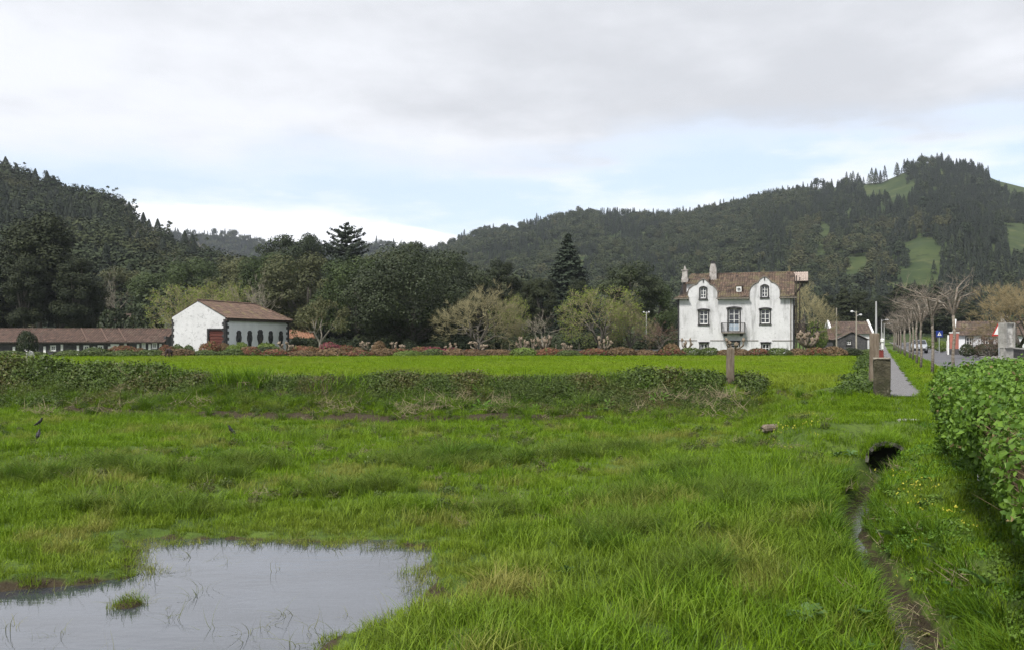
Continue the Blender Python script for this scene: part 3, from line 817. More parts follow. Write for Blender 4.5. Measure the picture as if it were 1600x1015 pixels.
# emergent gums on the left skyline and conifers on the right shoulder
def skyline_trees(name, surf, us, hs, protos, idx, label, t=.985):
    us = np.array(us, dtype=float); x, y, z = surf(us, np.full(len(us), t)); hs = np.array(hs)
    o = scatter(name, np.column_stack([x, y, z - .3]), protos, idx, np.column_stack([hs, hs, hs])); return tag(o, label, 'trees')
us = np.concatenate([rng.uniform(-30, 60, 16), rng.uniform(60, 205, 44), rng.uniform(205, 330, 14)])
skyline_trees('skyline_trees', left_surf, us, rng.uniform(11, 17, len(us)), WKN, np.where(rng.random(len(us)) < .35, 5, np.where(rng.random(len(us)) < .5, 0, 4)), 'taller trees standing out along the left hill skyline', .97)
us = np.concatenate([rng.uniform(1320, 1420, 15), rng.uniform(1420, 1560, 26), rng.uniform(1080, 1320, 34)])
skyline_trees('skyline_conifers', right_surf, us, np.concatenate([rng.uniform(11, 17, 15), rng.uniform(7, 11, 60)]), WK, rng.choice([4, 5, 8], len(us)), 'row of tall conifers on the right hill skyline', .985)
# ================================================================== BUILDINGS
def tilemat(name, c1, c2, moss=(.13, .115, .05), amt=(.5, .68)):
    m = bpy.data.materials.new(name); m.use_nodes = True
    nt = m.node_tree; p = nt.nodes['Principled BSDF']
    a = N(nt, 'ShaderNodeAttribute', attribute_name='tint'); tc = N(nt, 'ShaderNodeTexCoord')
    col = mixc(nt, a.outputs['Fac'], c1, c2)
    n = N(nt, 'ShaderNodeTexNoise', i_Scale=.9, i_Detail=6, i_Roughness=.7); L(nt, tc.outputs['Object'], n.inputs[0])
    col = mixc(nt, sstep(nt, n.outputs[0], *amt), col, moss)
    n2 = N(nt, 'ShaderNodeTexNoise', i_Scale=9, i_Detail=4); L(nt, tc.outputs['Object'], n2.inputs[0])
    col = mixc(nt, math_n(nt, 'MULTIPLY', sstep(nt, n2.outputs[0], .5, .72), .55), col, (.055, .045, .035))
    L(nt, col, p.inputs['Base Color']); p.inputs['Roughness'].default_value = .9; p.inputs['Specular IOR Level'].default_value = .2
    return m
def whitewash(name, base=(.57, .57, .58), streak=(.17, .17, .165), slo=.47, shi=.69, speck=(.27, .27, .27), spk=(.53, .68), spks=4.0, amt=.72):
    m = bpy.data.materials.new(name); m.use_nodes = True
    nt = m.node_tree; p = nt.nodes['Principled BSDF']; tc = N(nt, 'ShaderNodeTexCoord')
    def nz(s, st, d=6, r=.65, off=0.0):
        mp = N(nt, 'ShaderNodeMapping'); L(nt, tc.outputs['Object'], mp.inputs[0]); mp.inputs['Scale'].default_value = st; mp.inputs['Location'].default_value = (off, off, off)
        n = N(nt, 'ShaderNodeTexNoise', i_Scale=s, i_Detail=d, i_Roughness=r); L(nt, mp.outputs[0], n.inputs[0]); return n.outputs[0]
    col = mixc(nt, sstep(nt, nz(.6, (1, 1, 1)), .3, .7), base, tuple(v * .86 for v in base))
    st = math_n(nt, 'MULTIPLY', sstep(nt, nz(1.6, (1, 1, .16), 7, .7, 4.0), slo, shi), sstep(nt, nz(.35, (1, 1, .8), 3, .6, 9.0), .38, .58))
    col = mixc(nt, math_n(nt, 'MULTIPLY', st, amt), col, streak)
    col = mixc(nt, math_n(nt, 'MULTIPLY', sstep(nt, nz(spks, (1, 1, 1), 8, .75, 2.0), *spk), .8), col, speck)
    L(nt, col, p.inputs['Base Color']); p.inputs['Roughness'].default_value = .9; p.inputs['Specular IOR Level'].default_value = .15
    b = N(nt, 'ShaderNodeBump', i_Strength=.35, i_Distance=.03); L(nt, nz(9, (1, 1, 1)), b.inputs['Height']); L(nt, b.outputs[0], p.inputs['Normal'])
    return m
MTILE = tilemat('roof_tiles', (.040, .030, .026), (.150, .104, .078), moss=(.125, .105, .062), amt=(.48, .62))
MTILEB = tilemat('barn_tiles', (.095, .066, .052), (.185, .122, .094), moss=(.20, .165, .085), amt=(.52, .7))
MTILED = tilemat('shed_tiles', (.066, .046, .038), (.130, .085, .068), moss=(.13, .11, .085), amt=(.55, .72))
MTILEP = tilemat('new_pink_tiles', (.32, .262, .228), (.40, .33, .29), moss=(.33, .275, .24), amt=(.7, .9))
MTILEO = tilemat('orange_tiles', (.25, .125, .08), (.34, .185, .12), moss=(.24, .13, .085), amt=(.6, .8))
MTILEG = tilemat('old_brown_tiles', (.062, .047, .040), (.118, .082, .067), moss=(.15, .13, .085))
MWHITE = whitewash('whitewashed_wall')
MBARNW = whitewash('flaking_whitewash', (.60, .60, .61), (.26, .26, .26), .58, .78, (.28, .28, .29), (.51, .66), 4.2, .55)
MCLEANW = whitewash('clean_whitewash', (.62, .63, .655), (.4, .4, .4), .66, .86, (.5, .5, .52), (.66, .8), 4)
MBASALT = pmat('basalt', (.022, .022, .024), (.055, .053, .052), 4, .9, .6, 14)
MBASALT2 = pmat('dark_block_wall', (.040, .040, .043), (.075, .073, .073), 3, .9, .6, 16)
MGLASS = pmat('window_glass', (.012, .014, .017), (.03, .034, .04), .8, .08, spec=.6)
MWPAINT = pmat('white_paint', (.74, .74, .73), (.62, .62, .60), 6, .5)
MBPAINT = pmat('pale_blue_paint', (.36, .44, .52), (.30, .37, .44), 6, .5)
MIRON = pmat('dark_iron', (.02, .022, .022), (.045, .045, .042), 7, .6)
MDWOOD = pmat('dark_wood', (.035, .026, .022), (.065, .05, .042), 5, .8, .4, stretch=(4, 4, .5))
MREDDOOR = pmat('red_brown_door', (.105, .030, .021), (.075, .023, .017), 5, .6, .3, stretch=(.4, 4, 6))
MEAVE = pmat('weathered_eave', (.10, .085, .07), (.19, .17, .145), 4, .9, .3)
MCHIM = pmat('chimney_plaster', (.40, .38, .36), (.24, .22, .205), 2.5, .9, .5, extra=[((.12, .11, .10), 3, .55, .7, (1, 1, 1))])
MSALMON = pmat('salmon_paint', (.36, .13, .10), (.29, .11, .085), 2, .8, .2)
MCURT = pmat('rust_curtain', (.13, .055, .04), (.09, .04, .03), 3, .8)

def tiled_roof(mb, A, B, C, D, pitch=.26, course=.42, mi=0, r=.055, g=random):
    A, B, C, D = [Vector(p) for p in (A, B, C, D)]
    ux = (B - A); W = ux.length; ux.normalize()
    up = (D - A) - ux * (D - A).dot(ux); vmax = up.length; up.normalize(); nn = ux.cross(up)
    if nn.z < 0: nn = -nn
    uD = (D - A).dot(ux); uC = (C - A).dot(ux)
    mb.add([A, B, C, D], [(0, 1, 2, 3)], mi, .3)
    n = max(2, int(W / pitch)); p = W / n
    for k in range(n):
        u = (k + .5) * p
        top = vmax
        if uD > 1e-3 and u < uD: top = vmax * u / uD
        if uC < W - 1e-3 and u > uC: top = vmax * (W - u) / (W - uC)
        nc = max(1, int(round(top / course)))
        jit = g.uniform(-.012, .012)
        for j in range(nc):
            v0 = top * j / nc - .03; v1 = top * (j + 1) / nc
            vs = []
            for (vv, lift) in ((v0, .028), (v1, .004)):
                for (o, hgt) in ((-.46, 0), (-.26, .8), (0, 1.0), (.26, .8), (.46, 0)):
                    vs.append(A + ux * (u + o * p + jit) + up * vv + nn * (lift + r * hgt))
            mb.add(vs, [(i, i + 1, i + 6, i + 5) for i in range(4)] + [(0, 1, 2, 3, 4)], mi, min(1, max(0, g.gauss(.5, .27))))
    return mb
def ridge_cap(mb, A, B, r=.10, mi=0):
    A, B = Vector(A), Vector(B); n = max(2, int((B - A).length / .45))
    for k in range(n):
        mb.tube([A.lerp(B, k / n), A.lerp(B, (k + 1.06) / n)], [r * 1.1, r * .95], 8, mi, tint=random.random())
def wall_open(mb, x0, x1, z0, z1, y, th, openings, mi=0):
    """vertical wall in the xz plane (front face at y), thickness th behind, with real rectangular openings"""
    X = sorted(set([x0, x1] + [o[0] for o in openings] + [o[1] for o in openings]))
    Z = sorted(set([z0, z1] + [o[2] for o in openings] + [o[3] for o in openings]))
    def hole(a, b): return any(o[0] - 1e-6 <= a[0] and a[1] <= o[1] + 1e-6 and o[2] - 1e-6 <= b[0] and b[1] <= o[3] + 1e-6 for o in openings)
    for i in range(len(X) - 1):
        for j in range(len(Z) - 1):
            if hole((X[i], X[i + 1]), (Z[j], Z[j + 1])): continue
            mb.add([(X[i], y, Z[j]), (X[i + 1], y, Z[j]), (X[i + 1], y, Z[j + 1]), (X[i], y, Z[j + 1])], [(0, 1, 2, 3)], mi)
    for (a, b, c, d) in openings:
        mb.add([(a, y, c), (b, y, c), (b, y, d), (a, y, d), (a, y + th, c), (b, y + th, c), (b, y + th, d), (a, y + th, d)],
               [(0, 4, 5, 1), (1, 5, 6, 2), (2, 6, 7, 3), (3, 7, 4, 0)], mi)
def arch(x0, x1, z0, z1, rise, n=10):
    """outline of an opening with a segmental head"""
    pts = [(x0, z0), (x1, z0)]
    for k in range(n + 1):
        t = k / n; pts.append((x1 + (x0 - x1) * t, z1 - rise + rise * math.sin(math.pi * t) ** (.7)))
    return pts
def ring_prism(mb, outer, inner, y0, y1, mi=0):
    n = len(outer)
    v = [(p[0], y0, p[1]) for p in outer] + [(p[0], y0, p[1]) for p in inner] + [(p[0], y1, p[1]) for p in outer] + [(p[0], y1, p[1]) for p in inner]
    f = []
    for i in range(n):
        j = (i + 1) % n
        f += [(i, j, n + j, n + i), (2 * n + i, 3 * n + i, 3 * n + j, 2 * n + j), (i, 2 * n + i, 2 * n + j, j), (n + i, n + j, 3 * n + j, 3 * n + i)]
    mb.add(v, f, mi)
def window(parent, x0, x1, z0, z1, y, recess=.12, rise=.0, surround=.13, cols=2, rows=3, frame=MWPAINT, stone=MBASALT, hood=True, name='window', sash=.07, lower=None, proud=.05, sill=True):
    """stone surround > sash with glazing bars, pane. The opening itself is cut in the wall"""
    mb = MB()
    ot = arch(x0 - surround, x1 + surround, z0 - (surround if sill else 0), z1 + surround, rise); it = arch(x0, x1, z0, z1, rise)
    ring_prism(mb, ot, it, y - proud, y + .03)
    if hood:
        hp = arch(x0 - surround * 1.7, x1 + surround * 1.7, z1 + surround * .9 - rise, z1 + surround * 1.55, max(rise, .02))
        mb.prism(hp, y - proud - .09, y + .02, 'y')
    if sill: mb.box(x0 - surround * 1.4, x1 + surround * 1.4, y - proud - .06, y + .01, z0 - surround * 1.15, z0 - surround * .35)
    w = mb.build(name, stone, parent)
    s = MB(); yf = y + recess
    s.box(x0, x0 + sash, yf, yf + .05, z0, z1); s.box(x1 - sash, x1, yf, yf + .05, z0, z1)
    s.box(x0 + sash, x1 - sash, yf + .002, yf + .048, z0, z0 + sash * 1.2); s.box(x0 + sash, x1 - sash, yf + .002, yf + .048, z1 - sash, z1)
    b = sash * .55
    for k in range(1, cols):
        xc = x0 + (x1 - x0) * k / cols; bb = b * (1.6 if cols == 2 else 1); s.box(xc - bb / 2, xc + bb / 2, yf + .004, yf + .046, z0 + sash, z1 - sash)
    for k in range(1, rows):
        zc = z0 + (z1 - z0) * k / rows; s.box(x0 + sash, x1 - sash, yf + .006, yf + .044, zc - b / 2, zc + b / 2)
    s.build('sash', frame, w)
    MB().box(x0 + .01, x1 - .01, yf + .03, yf + .034, z0 + .01, z1 - .01).build('pane', MGLASS, w)
    if lower:
        MB().box(x0 + sash, x1 - sash, yf + .008, yf + .04, z0 + sash, z0 + (z1 - z0) * lower).build('door_panel', MBPAINT, w)
    return w

# ------------------------------------------------------------------ the big white house
def mansion():
    S = 90.0 / F
    th = R(19.4)
    base = at(1060, 551.5, 91.5); zb = -.12
    e = empty('manor_house', (base.x, base.y, 0), -th)
    tag(e, 'tall white manor house with curved dormers, balcony and brown tiled roof', 'house')
    kx = S / math.cos(R(4.3)) * 1.005
    U = lambda px: (px - 1060) * kx
    Zp = lambda py: EYE + (HOR - py) * S
    W = U(1232); DEP = 9.4; ze = Zp(464)
    ow2 = [(U(1092.5), U(1105.5), Zp(506), Zp(484.5)), (U(1184.5), U(1197.5), Zp(505.5), Zp(484))]
    door2 = (U(1137), U(1153), Zp(517), Zp(482.5))
    owg = [(U(1094), U(1105), Zp(550), Zp(536)), (U(1186.5), U(1197), Zp(550), Zp(536))]
    doorg = (U(1136.5), U(1152), zb + .15, Zp(534.5))
    m = MB()
    wall_open(m, 0, W, zb - .4, ze, 0, .25, ow2 + [door2] + owg + [doorg])
    m.add([(W, 0, zb - .4), (W, DEP, zb - .4), (W, DEP, ze), (W, DEP * .5, ze + 2.6), (W, 0, ze)], [(0, 1, 2, 3, 4)])
    m.add([(0, 0, zb - .4), (0, DEP, zb - .4), (0, DEP, ze), (0, DEP * .5, ze + 2.6), (0, 0, ze)], [(0, 4, 3, 2, 1)])
    m.add([(0, DEP, zb - .4), (W, DEP, zb - .4), (W, DEP, ze), (0, DEP, ze)], [(0, 3, 2, 1)])
    m.build('wall', MWHITE, e)
    # dark board behind the openings: its colour stands in for the unlit room
    MB().box(.3, W - .3, .6, .7, zb, ze - .2).build('dark_room_board', MDWOOD, e)
    for i, o in enumerate(ow2): window(e, *o, 0, rise=.12, cols=2, rows=3)
    window(e, *door2, 0, rise=.14, cols=2, rows=4, name='balcony_door', lower=.32, sill=False, surround=.15)
    for o in owg: window(e, *o, 0, rise=0, cols=2, rows=2, surround=.12)
    d = window(e, *doorg, 0, rise=0, cols=1, rows=4, surround=.14, name='entrance_door', sill=False)
    MB().box(door2[0] + .08, door2[1] - .08, .22, .23, door2[2] + .8, door2[3] - .55).build('curtain', MCURT, e)
    # string course, corner strips, drain pipes
    zs = Zp(531.3)
    for a, b in ((0.11, U(1089)), (U(1109), U(1131)), (U(1157), U(1181)), (U(1201), W - .1)): MB().box(a, b, -.045, .01, zs - .04, zs + .03).build('string_course', MEAVE, e)
    MB().box(-.06, .10, -.035, .02, zb, ze).build('corner_strip', MBASALT, e)
    MB().box(W - .09, W + .05, -.035, .06, zb, ze).build('corner_strip', MBASALT, e)
    MB().tube([(W - .28, -.07, zb), (W - .28, -.07, ze - .1)], .05, 6).build('drain_pipe', MEAVE, e)
    # dormer gables standing on the front wall
    def gable(contour, win):
        pts = [(U(a), Zp(b)) for a, b in contour]
        pts = [(p[0], p[1] - (.03 if i in (0, len(pts) - 1) else 0)) for i, p in enumerate(pts)]
        m = MB(); y0 = -.012
        # front skin in vertical strips so the arched opening stays open
        wx0, wx1, wz0, wz1 = win
        def top(x):
            xs_ = [p[0] for p in pts]; zs_ = [p[1] for p in pts]
            order = np.argsort(xs_, kind='stable'); return float(np.interp(x, np.array(xs_)[order], np.array(zs_)[order]))
        xs_ = sorted(set(list(np.linspace(pts[0][0], pts[-1][0], 26)) + [wx0, wx1])); zlo = ze - .02
        for a, b in zip(xs_[:-1], xs_[1:]):
            ta, tb = max(top(a), zlo + .02), max(top(b), zlo + .02)
            if a >= wx0 - 1e-6 and b <= wx1 + 1e-6:
                m.add([(a, y0, wz1), (b, y0, wz1), (b, y0, tb), (a, y0, ta)], [(0, 1, 2, 3)])
                if wz0 > zlo: m.add([(a, y0, zlo), (b, y0, zlo), (b, y0, wz0), (a, y0, wz0)], [(0, 1, 2, 3)])
            else: m.add([(a, y0, zlo), (b, y0, zlo), (b, y0, tb), (a, y0, ta)], [(0, 1, 2, 3)])
            # parapet thickness and the dormer body running back into the roof
            back = 2.6
            m.add([(a, y0, ta), (b, y0, tb), (b, back, tb - .12), (a, back, ta - .12)], [(0, 1, 2, 3)])
        m.add([(wx0, y0, wz0), (wx0, y0 + .25, wz0), (wx0, y0 + .25, wz1), (wx0, y0, wz1)], [(0, 1, 2, 3)])
        m.add([(wx1, y0, wz0), (wx1, y0 + .25, wz0), (wx1, y0 + .25, wz1), (wx1, y0, wz1)], [(0, 3, 2, 1)])
        m.add([(pts[0][0], y0, ze), (pts[0][0], 2.2, ze + 1.2), (pts[0][0], y0, pts[1][1])], [(0, 1, 2)])
        m.add([(pts[-1][0], y0, ze), (pts[-1][0], 2.2, ze + 1.2), (pts[-1][0], y0, pts[-2][1])], [(0, 2, 1)])
        g_ = m.build('dormer_gable', MWHITE, e)
        c = MB(); c.tube([(p[0], -.03, p[1] + .03) for p in pts], .062, 6); c.build('coping', MEAVE, g_)
        return g_
    gl = [(1074, 463.5), (1073.5, 457), (1077, 450), (1083, 445.5), (1088, 444), (1091.5, 439.5), (1095, 437), (1098.5, 436), (1102, 437), (1105.5, 440), (1109, 444.5), (1113.5, 446.5), (1118, 451), (1120.5, 457), (1120.5, 463.5)]
    gr = [(1167.5, 463.5), (1168, 455), (1171.5, 448.5), (1176, 444.5), (1180.5, 443), (1183.5, 438), (1187, 435.2), (1190, 434.5), (1193, 435.2), (1196.5, 438), (1200, 443), (1205, 444.5), (1209.5, 448.5), (1212.5, 455), (1213, 463.5)]
    win_l = (U(1094), U(1102.8), Zp(466), Zp(448.5)); win_r = (U(1185.8), U(1194.6), Zp(465.2), Zp(447.5))
    gable(gl, win_l); gable(gr, win_r)
    for w_ in (win_l, win_r): window(e, *w_, -.012, rise=.22, cols=2, rows=3, hood=False, surround=.14)
    # finial keys and small corbels under the coping ends
    for px, py in ((1098.5, 438), (1190, 436.5), (1075, 466), (1121, 466), (1167, 466), (1213, 466)):
        MB().prism([(U(px) - .07, Zp(py) + .16), (U(px) + .07, Zp(py) + .16), (U(px) + .04, Zp(py) - .22), (U(px) - .04, Zp(py) - .22)], -.10, -.02, 'y').build('corbel', MBASALT, e)
    # main roof: eave front, ridge, two slopes; gutters
    zr = ze + 2.78; ym = DEP * .5; xl = U(1071) + .05; xr = W + .1
    eo = -.42; zeo = ze - .02
    sl = (zr - ze) / (ym + .2)
    r = MB()
    segs = [(U(1120.5), U(1167.5)), (U(1213), xr)]
    for a, b in segs: tiled_roof(r, (a, eo, zeo - .06), (b, eo, zeo - .06), (b, .25, ze + .28), (a, .25, ze + .28))
    tiled_roof(r, (xl, .25, ze + .26), (xr, .25, ze + .26), (xr, ym, zr), (xl, ym, zr))
    tiled_roof(r, (xr, DEP + .4, ze - .2), (xl, DEP + .4, ze - .2), (xl, ym, zr), (xr, ym, zr), pitch=.5, course=.8)
    ridge_cap(r, (xl, ym, zr + .04), (xr, ym, zr + .04))
    ro = r.build('roof', MTILE, e)
    for a, b in ((U(1119), U(1169)), (U(1211.5), W + .35)): g_ = MB(); g_.box(a, b, eo - .06, eo + .10, zeo - .24, zeo - .09); g_.box(a + .1, b - .1, eo + .1, -.001, zeo - .2, zeo - .14); g_.build('eave', MEAVE, ro)
    # low skirt roof at the left corner
    s = MB(); a0, a1 = U(1055), U(1076)
    tiled_roof(s, (a0, -.45, Zp(465)), (a1, -.45, Zp(465)), (a1, .9, Zp(456)), (a0 + 1.3, .9, Zp(456)))
    tiled_roof(s, (a0, DEP, Zp(465)), (a0, -.45, Zp(465)), (a0 + 1.3, .9, Zp(456)), (a0 + 1.3, DEP, Zp(456)), pitch=.5, course=.8)
    so = s.build('skirt_roof', MTILE, e)
    MB().box(a0 - .05, a1 + .1, -.53, -.40, Zp(467), Zp(465.1)).build('eave', MEAVE, so)
    # attic box beside the left dormer
    q = MB(); q.box(U(1071), U(1090), .95, 3.6, Zp(458), Zp(441.5)); q.build('attic_wall', MWHITE, e)
    q = MB(); tiled_roof(q, (U(1069.5), .6, Zp(442.5)), (U(1104), .6, Zp(442.5)), (U(1104), ym - .2, zr - .02), (U(1069.5), ym - .2, zr - .02)); q.build('attic_roof', MTILE, e)
    # little square roof light
    q = MB(); q.box(U(1147), U(1156), .55, 1.9, Zp(457), Zp(447.5)); q.prism([(U(1146), Zp(447.5)), (U(1157), Zp(447.5)), (U(1154), Zp(445)), (U(1149), Zp(445))], .45, 2.0, 'y'); q.build('roof_light', MTILE, e)
    MB().box(U(1148), U(1155.5), .50, .549, Zp(456), Zp(448)).build('window', MWPAINT, e)
    p_ = MB(); 
    for a in (0, 1):
        for b in (0, 1):
            p_.box(U(1149.6) + a * .17, U(1149.6) + a * .17 + .14, .48, .499, Zp(454.6) + b * .17, Zp(454.6) + b * .17 + .14)
    p_.build('pane', MGLASS, e)
    # chimneys
    c = MB(); zt = Zp(408.5) + .35
    c.prism([(U(1102.5), zr - .9), (U(1113.8), zr - .9), (U(1113.2), zt - .9), (U(1111.5), zt - .3), (U(1104.5), zt - .3), (U(1103), zt - .9)], ym - 1.3, ym - .5, 'y')
    ch = c.build('chimney', MCHIM, e)
    c = MB(); c.box(U(1104), U(1112), ym - 1.25, ym - .55, zt - .29, zt - .2); c.box(U(1104.8), U(1111.2), ym - 1.15, ym - .65, zt - .2, zt); c.build('chimney_cap', MBASALT, ch)
    c = MB(); xx = U(1067.2); yy = 1.6
    for (w_, z0, z1) in ((.20, Zp(458), Zp(439)), (.36, Zp(439), Zp(432)), (.30, Zp(431.9), Zp(429)), (.28, Zp(428.9), Zp(420)), (.36, Zp(419.9), Zp(418.7))): c.box(xx - w_ / 1, xx + w_ / 1, yy - w_, yy + w_, z0, z1, 0 if z0 > Zp(440) else 1)
    c.prism([(xx - .16, Zp(418.6)), (xx + .16, Zp(418.6)), (xx + .02, Zp(412)), (xx - .05, Zp(412))], yy - .12, yy + .12, 'y')
    c.build('corner_chimney', [MCHIM, MDWOOD], e)
    # front balcony
    bx0, bx1 = U(1126.5), U(1162); zf = Zp(518.2)
    b = MB(); b.prism([(bx0, zf), (bx1, zf), (bx1 - .1, zf - .14), (bx0 + .1, zf - .14)], -1.0, -.002, 'y')
    bo = b.build('balcony', MEAVE, e)
    for q0 in (bx0 + .25, bx1 - .55): MB().prism([(-.002, zf - .15), (-.75, zf - .15), (-.002, zf - .45)], q0, q0 + .28, 'x').build('bracket', MBASALT, bo)
    rl = MB(); zt = Zp(504.5)
    for yv in (-.95,):
        rl.tube([(bx0 + .05, yv, zt), (bx1 - .05, yv, zt)], .03, 5); rl.tube([(bx0 + .05, yv, zf + .1), (bx1 - .05, yv, zf + .1)], .02, 5)
        n = 20
        for k in range(n + 1): x_ = bx0 + .05 + (bx1 - bx0 - .1) * k / n; rl.tube([(x_, yv, zf), (x_, yv, zt)], .016 if k % 10 else .03, 4)
    for xv in (bx0 + .05, bx1 - .05):
        rl.tube([(xv, -.95, zt), (xv, 0, zt)], .03, 5)
        for k in range(1, 7): rl.tube([(xv, -.95 + .14 * k, zf), (xv, -.95 + .14 * k, zt)], .016, 4)
    rl.build('railing', MIRON, bo)
    # side gallery on the right wall: posts, wooden balcony, pale hood roof
    px_ = W + 1.0
    sb = MB(); zf2 = Zp(520.5); zt2 = Zp(507)
    sb.box(W + .01, W + 1.15, 1.0, 6.5, zf2 - .12, zf2)
    for k in range(26): sb.box(W + 1.08, W + 1.13, 1.0 + .215 * k, 1.0 + .215 * k + .16, zf2, zt2)
    for k in range(6): sb.box(W + .05 + .18 * k, W + .05 + .18 * k + .13, .96, 1.0, zf2, zt2)
    sb.box(W + .01, W + 1.16, .95, 1.02, zt2, zt2 + .07)
    sbo = sb.build('side_balcony', MDWOOD, e)
    for (x_, y_) in ((W + .95, 1.1), (W + .95, 6.2)): MB().box(x_ - .07, x_ + .07, y_ - .07, y_ + .07, zb, zf2 - .12).build('post', MDWOOD, sbo)
    for (x_, y_, z1) in ((W + .28, .5, Zp(440)), (W + .6, 3.2, Zp(440)), (W + .1, 2.4, Zp(440))): MB().tube([(x_, y_, zb + .5), (x_, y_, z1 + .5)], .055, 6).build('drain_pipe', MDWOOD, e)
    h = MB(); zc = zr - 1.05
    tiled_roof(h, (W - .1, ym - 1.55, zc), (W + 1.45, ym - 1.55, zc), (W + 1.45, ym, zr + .02), (W - .1, ym, zr + .02), pitch=.22, course=.4)
    tiled_roof(h, (W + 1.45, ym + 1.55, zc), (W - .1, ym + 1.55, zc), (W - .1, ym, zr + .02), (W + 1.45, ym, zr + .02), pitch=.4, course=.6)
    ho = h.build('hood_roof', MTILEP, e)
    q = MB(); q.prism([(ym - 1.5, zc - .12), (ym + 1.5, zc - .12), (ym + 1.5, zc - .03), (ym, zr - .06), (ym - 1.5, zc - .03)], W + .02, W + 1.42, 'x'); q.build('hood_boards', MDWOOD, ho)
    for sg in (-1.2, 1.2): MB().tube([(W + .03, ym + sg, zc - 1.5), (W + .9, ym + sg, zc - .15)], .06, 5).build('hood_strut', MDWOOD, ho)
    for a in (2.0, 5.2): MB().box(W + .012, W + .05, a, a + 1.05, Zp(500), Zp(478)).build('shutter', MDWOOD, e)
    return e
mansion()

